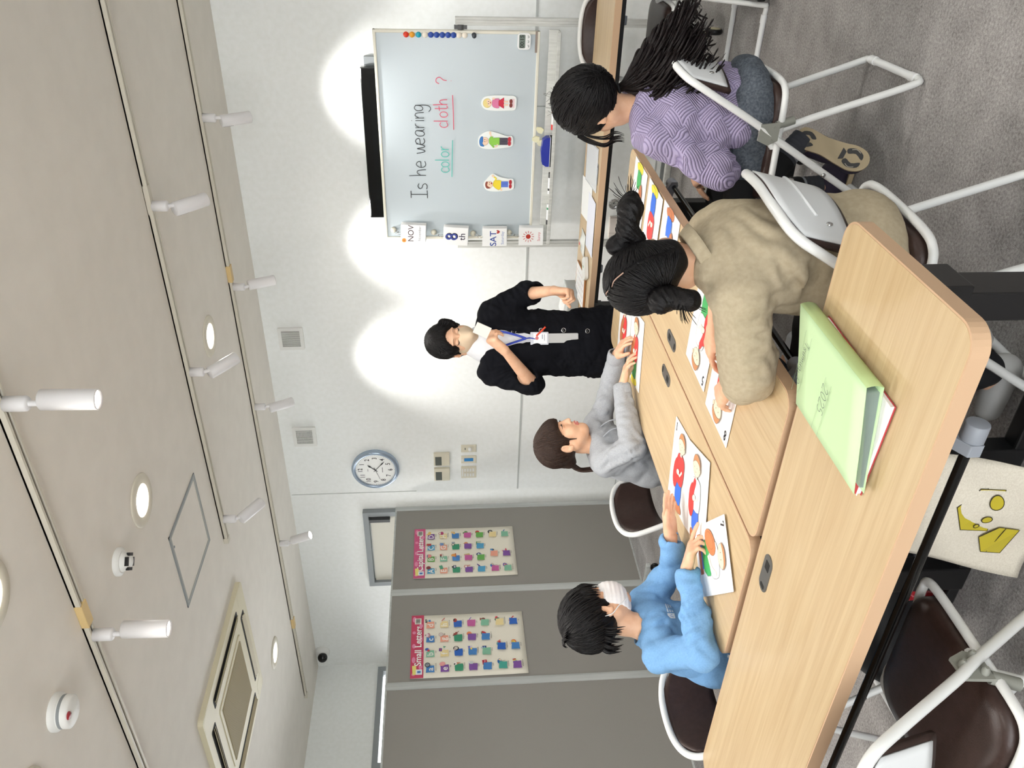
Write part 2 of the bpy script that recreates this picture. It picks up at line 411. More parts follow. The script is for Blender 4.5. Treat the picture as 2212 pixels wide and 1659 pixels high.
portal(((VX0+VX1)/2, Y0-.02, (VZ0+VZ1)/2), PI/2, PI, VX1-VX0, VZ1-VZ0)
portal((X0-.0, (2.4+5.04)/2, (.85+2.19)/2), PI/2, PI/2, 5.04-2.4, 2.19-.85)
slab('wall_right', (X1, Y0, 0), (X1+.1, Y1, ZC), WALL)
b = MB()                                                   # left wall around the window opening
WY0, WY1, WZ0, WZ1 = 2.4, 5.04, .85, 2.19
for lo, hi in (((X0-.1, Y0, 0), (X0, WY0, ZC)), ((X0-.1, WY1, 0), (X0, Y1, ZC)), ((X0-.1, WY0, 0), (X0, WY1, WZ0)), ((X0-.1, WY0, WZ1), (X0, WY1, ZC))):
    lo, hi = V(*lo), V(*hi); b.box((lo+hi)/2, hi-lo)
struct(b.build('wall_left', WALL))
# window: grey aluminium frame with panes
w = struct(thing('window_1', None, None, (X0, 3.72, WZ0)))
b = MB()
for y in (WY0+.025, 4.04, 3.2, WY1-.025): b.box((X0-.02, y, (WZ0+WZ1)/2), (.09, .05, WZ1-WZ0))
for z in (WZ0+.025, WZ1-.025): b.box((X0-.02, (WY0+WY1)/2, z), (.088, WY1-WY0, .05))
b.build('window_frame', GREYM, w)
gl = bpy.data.materials.new('window_glass'); gl.use_nodes = True; nt = gl.node_tree; nt.nodes.remove(nt.nodes['Principled BSDF'])
mx = nt.nodes.new('ShaderNodeMixShader'); tr = nt.nodes.new('ShaderNodeBsdfTransparent'); gs = nt.nodes.new('ShaderNodeBsdfGlossy'); gs.inputs['Roughness'].default_value = .02
fr = nt.nodes.new('ShaderNodeFresnel'); nt.links.new(fr.outputs[0], mx.inputs[0]); nt.links.new(tr.outputs[0], mx.inputs[1]); nt.links.new(gs.outputs[0], mx.inputs[2]); nt.links.new(mx.outputs[0], nt.nodes['Material Output'].inputs[0])
MATS['window_glass'] = gl
for y0, y1 in ((WY0+.05, 3.175), (3.225, 4.015), (4.065, WY1-.05)):
    b = MB(); b.box((X0-.03, (y0+y1)/2, (WZ0+WZ1)/2), (.006, y1-y0, WZ1-WZ0-.1)); b.build('pane', gl, w)
# baseboard and wall joints
b = MB(); b.box((-2.0, Y1-.005, .035), (9.2, .01, .07)); struct(b.build('baseboard_back', mat('grey_skirting', '#8e9393', .5)))
b = MB(); b.box((X0+.005, 1.3, .035), (.01, 7.4, .07)); struct(b.build('baseboard_left', MATS['grey_skirting']))
JOINT = mat('wall_joint', '#b9bcb9', .7)
b = MB(); b.box((-.95, Y1-.002, .92), (7.0, .004, .012)); struct(b.build('trim_1', JOINT))
b = MB(); b.box((-4.445, Y1-.001, 2.25), (.004, .003, 1.0)); struct(b.build('trim_2', JOINT))
b = MB()
for x in (-3.2, -2.28, -1.36, -.44, .48): b.box((x, Y1-.0015, .5), (.006, .004, .83))
b.box((-.95, Y1-.0015, .105), (7.0, .004, .008)); struct(b.build('trim_3', JOINT))
# door on the back wall, mostly behind the grey partition
d = struct(thing('door_1', None, None, (-5.05, Y1, 0)))
b = MB()
for x in (-4.645, -5.462): b.box((x, Y1-.02, 1.1), (.045, .06, 2.19))
b.box((-5.053, Y1-.02, 2.172), (.862, .062, .045)); b.build('door_frame', GREYM, d)
b = MB(); b.box((-5.053, Y1-.008, 1.07), (.77, .03, 2.14)); b.build('door_panel', mat('door_beige', '#cfccc0', .6), d)
b = MB(); b.box((-4.70, Y1-.045, 2.06), (.03, .05, .17)); b.build('door_closer', GREYD, d)
b = MB(); b.lathe([(.012, 0), (.012, .05), (.028, .055), (.03, .075), (.02, .085), (0, .087)], (-5.36, Y1-.02, 1.0), rotx(PI/2)); b.build('door_knob', CHROME, d)

# ------------------------------------------------------------------ ceiling things
def spot_light(parent, p, d, power, size, blend, col=(1, .975, .95), rad=.03):
    ld = bpy.data.lights.new('lamp', 'SPOT'); ld.energy = power; ld.spot_size = math.radians(size); ld.spot_blend = blend; ld.color = col; ld.shadow_soft_size = rad
    o = bpy.data.objects.new('lamp', ld); COL.objects.link(o); o.parent = parent; o.location = V(*p)-V(*parent['_b'])
    o.rotation_euler = Vector(d).to_track_quat('-Z', 'Y').to_euler()
def track(name, label, y, x0, x1, conn=(), seam=()):
    t = thing(name, label, 'lighting track', ((x0+x1)/2, y, ZC), 'lighting tracks on the ceiling')
    b = MB()
    for s in (-1, 1): b.box(((x0+x1)/2, y+s*.0125, ZC-.011), (x1-x0, .011, .022))
    b.box(((x0+x1)/2, y, ZC-.003), (x1-x0, .036, .006)); b.build('rail', mat('track_beige', '#cfc9ba', .5), t)
    b = MB(); b.box(((x0+x1)/2, y, ZC-.010), (x1-x0-.01, .0136, .008)); b.build('slot', DARK, t)
    for x in conn: b = MB(); b.box((x, y, ZC-.0135), (.105, .041, .027)); b.build('joiner_cover', YELC, t, bevel=.002)
    for x in seam: b = MB(); b.box((x, y, ZC-.0125), (.13, .037, .0215)); b.build('joiner', MATS['track_beige'], t, bevel=.001)
    b = MB(); b.box((x0+.018, y, ZC-.013), (.036, .04, .026)); b.build('end_cap', MATS['track_beige'], t, bevel=.002)
    return t
track('lighting_track', 'nearest ceiling lighting track, with the yellowed joiner and two lit spotlights hanging from it', 2.0, -4.2, 1.6, conn=(-2.25,))
track('lighting_track', 'middle ceiling lighting track ending beside the square ceiling hatch', 3.475, -3.36, 1.6, seam=(-1.33,))
track('lighting_track', 'ceiling lighting track closest to the back wall, longest of the tracks', 4.478, -6.19, 1.6, conn=(-2.17, -5.24))
SPOTW = mat('spot_white', '#e4e2e2', .4)
def spotlight(label, x, y, d, power=45, size=46, lens=True, blend=.9):
    t = thing('track_spotlight', label, 'spotlight', (x, y, ZC-.02), 'white track spotlights'); d = nrm(d)
    b = MB(); b.lathe([(.0, 0), (.023, .0), (.023, -.06), (.018, -.066), (0, -.066)], (x, y, ZC-.021), n=20); b.build('adapter', SPOTW, t)
    p = V(x, y, ZC-.10); b = MB(); b.tube([(x, y, ZC-.085), p+d*.02], .009, 10); b.build('swivel', SPOTW, t)
    R = axis_frame(d); q = p+d*.01+R[:, 0]*.018
    b = MB(); b.lathe([(0, 0), (.026, 0), (.031, .004), (.031, .158), (.0285, .162), (.0285, .15), (0, .15)], q, R, n=28); b.build('barrel', SPOTW, t)
    b = MB(); b.lathe([(0, .1545), (.0283, .1545), (.0283, .1535), (0, .1535)], q, R, n=24); b.build('lens', GLOW if lens else GLOW, t)
    b = MB(); b.box(q+R[:, 0]*.0312+d*.035, (.0015, .014, .055), R=np.stack([R[:, 0], R[:, 1], d], 1)); b.build('label_plate', mat('label_grey', '#a9a6a8', .4), t)
    spot_light(t, q+d*.175, d, power, size, blend)
for a in (('lit spotlight pointing straight down on the nearest track, away from the yellow joiner', -1.37, 2.0, (-.02, 0, -1), 8, 76),
          ('lit spotlight pointing straight down right beside the yellow joiner', -2.36, 2.0, (-.03, 0, -1), 8, 76),
          ('tilted spotlight on the middle track, first from the right, aimed at the whiteboard', -1.36, 3.475, (0, .75, -.68), 13, 46),
          ('tilted spotlight on the middle track next to a lit downlight', -2.215, 3.475, (.12, .72, -.70), 13, 46),
          ('tilted spotlight at the end of the middle track beside the ceiling hatch', -3.19, 3.475, (.10, .80, -.62), 12, 46),
          ('spotlight on the back track above the whiteboard, lighting the wall', -1.265, 4.478, (0, .50, -.86), 38, 66),
          ('spotlight on the back track beside a yellow joiner, lighting the wall', -2.26, 4.478, (0, .42, -.9), 38, 66),
          ('spotlight on the back track between the two wall vents', -3.135, 4.478, (0, .46, -.88), 34, 66),
          ('glowing spotlight on the back track, above the grey partition', -4.37, 4.478, (.42, -.12, -.9), 26, 60)):
    spotlight(*a)
for i, (x, y, d, p) in enumerate(((-.35, 2.0, (-.55, .45, -.75), 30), (.75, 2.0, (-.75, .25, -.62), 30), (-.3, 3.475, (-.1, .72, -.68), 10), (-.3, 4.478, (0, .48, -.88), 22))):  # unseen spotlights added to help light the room
    spotlight(('added fill spotlight out of frame on the nearest track aimed at the purple knit', 'added fill spotlight out of frame at the far end of the nearest track', 'added fill spotlight out of frame on the middle track aimed right of the whiteboard', 'added fill spotlight out of frame on the back track')[i], x, y, d, p, 62)
def downlight(label, x, y, r=.115, power=5.5, lit=True):
    t = thing('downlight', label, 'ceiling light', (x, y, ZC), 'round recessed downlights'); z = ZC
    b = MB(); b.lathe([(r*.6, -.004), (r*.62, -.007), (r*.97, -.006), (r, -.002), (r, 0)], (x, y, z), n=40, cap=False); b.build('trim_ring', mat('cream_trim', '#d6d0bf', .5), t)
    b = MB(); b.lathe([(r*.615, -.0055), (r*.56, -.004), (r*.5, -.001), (0, -.001)], (x, y, z), n=32, cap=False); b.build('reflector', REFL, t)
    b = MB(); b.lathe([(0, -.0075), (r*.22, -.006), (r*.3, -.002)], (x, y, z), n=24, cap=False); b.build('bulb', GLOW, t)
    ld = bpy.data.lights.new('lamp', 'AREA'); ld.shape = 'DISK'; ld.size = r*1.1; ld.energy = power; ld.color = (1, .96, .91); ld.spread = math.radians(150)
    o = bpy.data.objects.new('lamp', ld); COL.objects.link(o); o.parent = t; o.location = (0, 0, -.012)
for l, x, y in (('lit downlight between the middle and back tracks, above the teacher', -2.276, 3.928), ('largest lit downlight, beside the square ceiling hatch', -2.32, 2.658),
                ('lit downlight farthest away, by the air conditioner', -4.909, 3.926), ('downlight cut off by the picture edge near the nearest track', -1.77, 1.645),
                ('downlight cut off by the picture corner, nearest the alarm with the red indicator', -2.44, 1.43), ('downlight out of frame to the right', .3, 2.66), ('downlight out of frame behind', -.6, .4), ('downlight out of frame at left rear', -4.0, .9)):
    downlight(l, x, y)
# smoke alarms
def alarm(label, x, y, r, kind):
    t = thing('smoke_detector', label, 'smoke detector', (x, y, ZC)); z = ZC
    b = MB(); b.lathe([(r*1.0, 0), (r*1.0, -.012), (r*.8, -.02)], (x, y, z), n=36); b.build('base', WHITEP, t)
    if kind:
        b = MB(); b.lathe([(r*.86, -.02), (r*.86, -.05), (r*.7, -.056), (0, -.058)], (x, y, z), n=36); b.build('cover', WHITEP, t)
        b = MB(); b.lathe([(0, -.0605), (r*.2, -.0595), (r*.22, -.056)], (x+.02, y-.03, z), n=16); b.build('indicator', mat('red_lamp', '#a03038', .3), t)
        b = MB(); b.lathe([(r*.865, -.024), (r*.865, -.034)], (x, y, z), n=36, cap=False); b.build('vent_ring', GREYM, t)
    else:
        b = MB(); b.lathe([(r*.7, -.02), (r*.62, -.036), (r*.35, -.052), (0, -.055)], (x, y, z), n=36); b.build('cover', WHITEP, t)
        b = MB()
        for k in range(4): a = PI/4+k*PI/2; b.box((x+r*.5*math.cos(a), y+r*.5*math.sin(a), z-.044), (.012, .034, .012), R=rotz(a))
        b.build('vent', BLACK, t)
alarm('small white smoke detector with a black opening, by the largest downlight', -2.345, 2.335, .055, 0)
alarm('round white fire alarm with a red indicator on the ceiling', -2.365, 1.70, .062, 1)
# hatch
t = thing('ceiling_hatch', 'square ceiling inspection hatch with a thin grey double frame', 'hatch', (-2.907, 3.03, ZC))
for nm, s0, wd, m in (('outer_frame', .462, .012, GREYM), ('inner_frame', .436, .010, mat('hatch_grey', '#a9aca9', .45))):
    b = MB()
    for sx in (-1, 1):
        b.box((-2.907+sx*(s0-wd)/2, 3.03, ZC-.0022), (wd, s0, .0045)); b.box((-2.907, 3.03+sx*(s0-wd)/2, ZC-.0022), (s0, wd, .0044))
    b.build(nm, m, t)
b = MB(); b.box((-2.907, 3.03, ZC-.001), (.414, .414, .002)); b.build('panel', CEIL, t)
b = MB(); b.lathe([(0, -.006), (.006, -.005), (.007, 0)], (-2.76, 2.83, ZC), n=12); b.build('latch', GREYM, t)
# air conditioner
AX, AY, AZ = -4.175, 3.02, ZC
t = thing('ceiling_air_conditioner', 'cream four-way ceiling air conditioner with louvred slots', 'air conditioner', (AX, AY, AZ))
b = MB()
b.prism(rrect(.955, .955, .03), (AX, AY, AZ-.028), (1, 0, 0), (0, -1, 0), .028); b.build('panel', CREAM, t, bevel=.008)
b = MB(); b.prism(rrect(.52, .52, .02), (AX, AY, AZ-.033), (1, 0, 0), (0, -1, 0), .006); b.build('intake_frame', CREAM, t, bevel=.002)
b = MB(); b.box((AX, AY, AZ-.0335), (.46, .46, .004))
for k in range(46): b.box((AX-.2275+k*.0101, AY, AZ-.0365), (.004, .46, .003))
b.build('intake_grille', CREAMD, t)
for k in range(4):
    R = rotz(k*PI/2); c = V(AX, AY, AZ)+R@V(.375, 0, 0)
    b = MB(); b.prism(rrect(.075, .60, .015), c+V(0, 0, -.0285), R@V(1, 0, 0), R@V(0, -1, 0), .002); s = b.build('outlet_slot', DARK, t)
    b = MB(); b.box(c+R@V(.008, 0, 0)+V(0, 0, -.034), (.026, .56, .004), R=R@roty(.5)); b.box(c+R@V(-.016, 0, 0)+V(0, 0, -.032), (.006, .56, .003), R=R@roty(.4)); b.build('louvre', mat('louvre_beige', '#b8ad8f', .5), s)
    c2 = V(AX, AY, AZ)+R@V(.41, .41, 0); b = MB(); b.prism(rrect(.12, .12, .04), c2+V(0, 0, -.0288), R@V(1, 0, 0), R@V(0, -1, 0), .002); b.build('corner_cover', CREAM, t)
b = MB()
for k in range(2): b.box((AX+.33, AY-.02-k*.02, AZ-.0295), (.008, .008, .003))
b.build('indicator', mat('pale_indicator', '#efe9d6', .4), t)
# camera dome near the corner
t = thing('security_camera', 'small security camera with a black ball lens high in the corner', 'security camera', (-6.39, Y1, 2.70))
b = MB(); b.lathe([(.07, 0), (.068, .025), (.05, .05), (0, .052)], (-6.39, Y1, 2.70), rotx(PI/2), n=24); b.build('mount', WHITEP, t)
b = MB(); b.lathe([(.045*math.sin(a), .045*math.cos(a)) for a in np.linspace(.01, PI-.01, 12)], (-6.385, Y1-.075, 2.69), n=20); b.build('lens_ball', GLOSSB, t)

# ------------------------------------------------------------------ things on the back wall
def vent(label, x, z, kind):
    t = thing('wall_vent', label, 'vent', (x, Y1, z)); b = MB(); b.prism(rrect(.175, .175, .008), (x, Y1-.022, z), (1, 0, 0), (0, 0, 1), .022); b.build('frame', WHITEP, t, bevel=.004)
    b = MB(); b.box((x, Y1-.0225, z), (.125, .002, .125)); b.build('opening', DARK, t)
    b = MB()
    if kind == 0:
        for k in range(16): b.box((x-.058+k*.00775, Y1-.025, z), (.0035, .006, .126))
    else:
        for k in range(13): b.box((x-.06+k*.01, Y1-.025, z), (.003, .004, .126)); b.box((x, Y1-.025, z-.06+k*.01), (.126, .0045, .003))
    b.build('grille', WHITEP, t)
vent('square wall vent with fine upright slats, above the teacher', -2.98, 2.575, 0)
vent('square wall vent with a mesh grille, above the clock side of the wall', -3.85, 2.578, 1)
# clock
CX, CZ = -4.19, 2.063
t = thing('wall_clock', 'round wall clock with a silver-blue rim and white face', 'clock', (CX, Y1, CZ))
RB = rotx(PI/2)     # local z -> -y (towards the room)
b = MB(); b.lathe([(.186, 0), (.188, .02), (.180, .036), (.166, .04), (.158, .034), (.155, .026)], (CX, Y1, CZ), RB, n=56, cap=False); b.build('rim', mat('silver_blue', '#a9b9cc', .25, metal=.6), t)
b = MB(); b.lathe([(.157, .026), (0, .026)], (CX, Y1, CZ), RB, n=48, cap=False); b.build('face', mat('clock_face', '#f1f2ef', .5), t)
INK = mat('black_ink', '#17171a', .5)
b = MB(); yF = Y1-.0268
for h in range(1, 13):
    a = h*PI/6; put_text(b, str(h), .052, (CX+.118*math.sin(a), yF, CZ+.118*math.cos(a)), (1, 0, 0), (0, 0, 1), bold=.01, sxs=.8)
for k in range(60): a = k*PI/30; b.box((CX+.149*math.sin(a), yF, CZ+.149*math.cos(a)), (.0015 if k % 5 else .003, .0006, .005), R=roty(a))
b.box((CX, yF, CZ-.055), (.05, .0006, .004)); b.box((CX, yF, CZ+.06), (.024, .0006, .003)); b.build('numerals', INK, t)
for nm, a, l, wd in (('hour_hand', 41, .08, .008), ('minute_hand', 131, .115, .006), ('second_hand', 250, .1, .0018)):
    a = math.radians(a); b = MB(); dx, dz = math.sin(a), math.cos(a); yy = Y1-.030
    if wd > .003: b.prism([(-wd*.3, -.02), (wd*.3, -.02), (wd*.35, l*.55), (wd, l*.72), (0, l), (-wd, l*.72), (-wd*.35, l*.55)], (CX, yy, CZ), (dz, 0, -dx), (dx, 0, dz), .0015)
    else: b.prism([(-wd, -.03), (wd, -.03), (wd*.5, l), (-wd*.5, l)], (CX, yy-.002, CZ), (dz, 0, -dx), (dx, 0, dz), .001)
    b.build(nm, INK, t)
# controls
LCD = mat('lcd_dark', '#5c615c', .25); BEIGE = mat('beige_plate', '#d9d3bf', .5); BLUEL = mat('blue_label', '#2f86c8', .4)
for x, lb in ((-4.108, 'beige thermostat controller on the wall, farther from the partition'), (-4.262, 'beige thermostat controller on the wall, nearer the partition')):
    t = thing('thermostat', lb, 'thermostat', (x, Y1, 1.537)); b = MB(); b.box((x, Y1-.012, 1.537), (.125, .024, .125)); b.build('case', BEIGE, t, bevel=.004)
    b = MB(); b.box((x-.012, Y1-.0245, 1.563), (.085, .002, .05)); b.build('display', LCD, t)
    b = MB(); b.box((x, Y1-.0255, 1.523), (.12, .003, .006)); b.box((x+.045, Y1-.025, 1.49), (.012, .003, .008)); b.build('button_flap', BEIGE, t)
for x, wd, lb, k in ((-4.016, .072, 'beige wall plate with a round dial', 0), (-4.126, .075, 'beige wall plate with a blue label strip', 1), (-4.257, .12, 'double beige wall plate with rows of small switches', 2)):
    t = thing('switch_plate', lb, 'switch', (x, Y1, 1.322)); b = MB(); b.box((x, Y1-.004, 1.322), (wd, .008, .122)); b.build('plate', BEIGE, t, bevel=.003)
    if k == 0:
        b = MB(); b.lathe([(.016, 0), (.014, .018), (0, .019)], (x, Y1-.008, 1.312), RB, n=18); b.build('dial', WHITEP, t)
        b = MB(); b.box((x, Y1-.0085, 1.35), (.02, .001, .008)); b.build('marking', LCD, t)
    elif k == 1:
        b = MB(); b.box((x, Y1-.009, 1.322), (.03, .003, .072)); b.build('label_strip', BLUEL, t)
        b = MB(); b.box((x, Y1-.009, 1.372), (.03, .002, .012)); b.build('name_strip', WHITEP, t)
    else:
        for i in range(2):
            for j in range(4): b = MB(); b.box((x-.025+i*.05, Y1-.0095, 1.352-j*.022), (.03, .004, .014)); b.build('switch', WHITEP, t)
        b = MB(); b.box((x, Y1-.009, 1.372), (.08, .002, .01)); b.build('name_strip', WHITEP, t)
# television behind the whiteboard
t = thing('television', 'black flat television on the wall, peeking over the whiteboard', 'television', (-1.587, Y1, 1.66))
b = MB(); b.box((-1.587, 5.045, 1.68), (.925, .05, .545)); b.build('case', GLOSSB, t, bevel=.006)
b = MB(); b.box((-1.587, 5.0185, 1.675), (.86, .003, .46)); b.build('screen', mat('tv_screen', '#08090b', .08), t)
b = MB(); b.box((-1.587, 5.083, 1.68), (.3, .026, .3)); b.box((-1.10, 5.083, 1.90), (.05, .026, .06)); b.build('bracket', GREYM, t)
# pull ring and outlet plate low on the wall panels
t = thing('wall_pull', 'round chrome finger pull on the lower wall panel', 'pull', (-1.993, Y1, .355))
b = MB(); b.lathe([(.036, 0), (.036, .006), (.03, .01), (.026, .004), (.012, .003), (0, .006)], (-1.993, Y1, .355), RB, n=28); b.build('ring', CHROME, t)
t = thing('wall_outlet', 'pale wall outlet plate low on the wall panel', 'outlet', (-2.15, Y1, .33))
b = MB(); b.box((-2.15, Y1-.012, .325), (.15, .024, .10)); b.build('plate', mat('pale_pink_plate', '#d8d0c8', .5), t, bevel=.003)
b = MB(); b.box((-2.19, Y1-.0245, .325), (.002, .001, .098)); b.box((-2.08, Y1-.0245, .325), (.006, .002, .098)); b.build('cover_seam', mat('brownish_seam', '#a99c94', .5), t)
# ------------------------------------------------------------------ flat printed art
class Art:
    """coloured flat shapes in a local 2-D frame; one material per colour"""
    def __init__(s, o, ux, uy): s.o, s.ux, s.uy = np.asarray(o, float), nrm(ux), nrm(uy); s.n = np.cross(s.ux, s.uy); s.mb = MB(); s.c = []; s.lv = 0
    def mi(s, c):
        if c not in s.c: s.c.append(c)
        return s.c.index(c)
    def up(s): s.lv += .00022; return s.o+s.n*s.lv
    def poly(s, pts, c, smooth=0, line=None, lw=.0012):
        if smooth: pts = [tuple(p) for p in spline([V(*p) for p in pts], smooth, True)]
        s.mb.flat(pts, s.up(), s.ux, s.uy, s.mi(c))
        if line: s.mb.ribbon(list(pts)+[pts[0]], lw, s.up(), s.ux, s.uy, s.mi(line))
        return s
    def ell(s, x, y, a, b, c, rot=0, line=None, lw=.0012, n=20):
        cr, sr = math.cos(rot), math.sin(rot)
        return s.poly([(x+a*math.cos(t)*cr-b*math.sin(t)*sr, y+a*math.cos(t)*sr+b*math.sin(t)*cr) for t in np.linspace(0, 2*PI, n, endpoint=False)], c, 0, line, lw)
    def rect(s, x, y, w, h, c, rot=0, **k):
        cr, sr = math.cos(rot), math.sin(rot)
        return s.poly([(x+u*cr-v*sr, y+u*sr+v*cr) for u, v in ((-w/2, -h/2), (w/2, -h/2), (w/2, h/2), (-w/2, h/2))], c, 0, **k)
    def line(s, pts, w, c, smooth=0):
        if smooth: pts = spline([V(*p) for p in pts], smooth)
        s.mb.ribbon(pts, w, s.up(), s.ux, s.uy, s.mi(c)); return s
    def text(s, t, size, x, y, c, bold=0, ux=None, sxs=1):
        u = s.ux if ux is None else nrm(ux); v = np.cross(s.n, u)
        put_text(s.mb, t, size, s.up()+s.ux*x+s.uy*y, u, v, s.mi(c), bold, sxs); return s
    def build(s, name, parent, rough=.5): return s.mb.build(name, [mat('ink_'+c.lstrip('#'), c, rough) for c in s.c], parent)

# ------------------------------------------------------------------ wheeled grey partition screens
FAB = noisy('grey_partition_fabric', '#989590', '#908d88', nscale=400, detail=2, rough=.95, bump=.12, bscale=600, spec=.1)
def screen(label, x, y1, y0):
    t = thing('partition_screen', label, 'partition', (x, (y0+y1)/2, 0), 'grey partition screens on casters'); z0, z1 = .09, 1.915
    b = MB(); b.box((x, (y0+y1)/2-.01, (z0+z1)/2), (.03, y1-y0-.05, z1-z0-.02)); b.build('fabric_panel', FAB, t)
    for y in (y1-.02, y0+.008):
        wd = .045 if y > (y0+y1)/2 else .014
        b = MB(); b.box((x+.002, y, (z0+z1)/2), (.036, wd, z1-z0)); b.build('post', ALU, t, bevel=.002)
    for z in (z0+.006, z1-.006): b = MB(); b.box((x, (y0+y1)/2, z), (.033, y1-y0-.03, .012)); b.build('rail', ALU, t)
    y = y1-.04
    b = MB(); b.box((x, y, .082), (.46, .035, .03)); f = b.build('foot', ALU, t, bevel=.006)
    for sx in (-1, 1):
        b = MB(); b.tube([(x+sx*.205, y, .07), (x+sx*.205, y, .05)], .006, 8)
        for s2 in (-1, 1): b.lathe([(.012, -.009), (.026, -.009), (.029, -.005), (.029, .005), (.026, .009), (.012, .009)], (x+sx*.195, y+s2*.013, .0295), rotx(PI/2), n=20)
        b.box((x+sx*.2, y, .045), (.03, .02, .03)); b.build('caster', BLACK, f)
screen('grey fabric partition screen with the capital letters poster on it', -4.50, 4.95, 4.07)
screen('grey fabric partition screen with the small letters poster on it', -4.495, 4.065, 3.29)
screen('plain grey fabric partition screen without any poster', -4.485, 3.285, 2.36)

# posters
TILE = dict(b='#3f7fc0', g='#7fb89a', o='#e8a088', y='#e8d49a', p='#7a4a9a', k='#c05a98', t='#3fa090', l='#62a84e', c='#4a9cc4', d='#1f5fb8', n='#2f8f6a')
def poster(label, x, yc, zc, title, small):
    P = .508; H = .762
    t = thing('alphabet_poster', label, 'poster', (x, yc, zc))
    uy, uz = V(0, 1, 0), V(0, 0, 1)
    b = MB(); b.grid(lambda u, v: (x+.0015+.0035*(2*v-1)**6*abs(2*u-1), yc+(u-.5)*P, zc+(v-.5)*H), 10, 14); b.build('sheet', mat('poster_paper', '#e9e4d4', .4), t, solid=.0006)
    o = V(x+.0062, yc-P/2, zc+H/2)           # top-left corner, y grows right, z up
    A = Art(o, uy, uz); A.rect(P/2, -.042, P, .084, '#c9527f' if not small else '#c43a5e')
    for i in range(9): A.ell(.03+.055*i, -.02-.045*(i % 2), .012+.006*(i % 3), .012, '#dd86a8')
    A.build('header_band', t)
    A = Art(o+V(.0012, 0, 0), uy, uz); A.text(title, .062, P*.5, -.052, '#7a2b45', .03); A.text(title, .062, P*.5-.001, -.05, '#f8f4f0', .018)
    A.rect(.06, -.026, .07, .026, '#e6dc7a', .06); A.rect(.045, -.056, .04, .04, '#e9eef2'); A.rect(.045, -.056, .018, .022, '#4a78b8'); A.rect(.455, -.045, .05, .044, '#efece2')
    for i in range(11): A.rect(.437+i*.0036, -.045, .0012+.0007*(i % 3), .03, '#3a3632')
    A.build('title', t)
    rows = ['abcd', 'efgh', 'ijkl', 'mnop', 'qrst', 'uvw', 'xyz']
    cols = dict(zip('abcdefghijklmnopqrstuvwxyz', 'cgbgpogydbtbkpokcltbogpnpb')) if small else dict(zip('abcdefghijklmnopqrstuvwxyz', 'clcplgogycgbpkpkclcltkobgp'.replace('o', 'o')))
    if small: cols.update(a='b', b='g', c='b', d='o', e='p', f='y', g='o', h='y', i='n', j='d', k='n', l='d', m='p', n='b', o='p', p='k', q='b', r='g', s='b', t='g', u='t', v='d', w='y', x='p', y='b', z='d')
    else: cols.update(a='c', b='l', c='c', d='p', e='o', f='g', g='o', h='y', i='n', j='b', k='n', l='b', m='p', n='k', o='p', p='k', q='c', r='l', s='c', t='l', u='k', v='o', w='y', x='g', y='p', z='g')
    words = dict(zip('abcdefghijklmnopqrstuvwxyz', ('alarm clock ball cake doll egg fan glass hairbrush ice-cream jam kangaroo ladybird milk notebook orange pen quilt robot strawberry teddy umbrella vegetables watermelon xylophone yo-yo zip' if small else 'Apple Bowl Candle Duck Envelope Fruit Glove Handbag Ink Jelly Kettle Lemon Mirror Necktie Onion Pear Quill Radio Stool Tomato Umbrella Van Wheel Xylophone Yacht Zip').replace('alarm clock', 'alarm').split()))
    if small: words['a'] = 'alarm clock'
    T1 = Art(o+V(.0008, 0, 0), uy, uz); T2 = Art(o+V(.0024, 0, 0), uy, uz); T3 = Art(o+V(.0034, 0, 0), uy, uz)
    for r, row in enumerate(rows):
        for c, ch in enumerate(row):
            px = (.066+.118*c) if r < 5 else (.066+(0, .15, .354)[c]); pz = -.128-.093*r-(.008 if r >= 5 else 0); k = TILE[cols[ch]]; s = .027
            jag = [(px+s*(1+.06*math.sin(7*i+ord(ch)))*a, pz+s*(1+.06*math.cos(5*i+r))*d) for i, (a, d) in enumerate(((-1, -1), (-.4, -.96), (.3, -1.02), (1, -1), (.97, -.3), (1.02, .4), (1, 1), (.3, .97), (-.4, 1.03), (-1, 1), (-.97, .3), (-1.02, -.4)))]
            T1.poly(jag, k); T2.lv = 0
            lt = ch if small else ch.upper(); T2.text(lt, .056, px-.004, pz-.002+(.006 if lt in 'gjpqy' else 0), '#f6f3ea', .012)
            T3.lv = 0; q, z = px+.030, pz+.008; w = words[ch]
            T2.text(w, .0125, px+.012, pz-.036, '#55504a')
            pic(T3, small, ch, q, z)
    T1.build('letter_tiles', t); T2.build('lettering', t); T3.build('pictures', t)
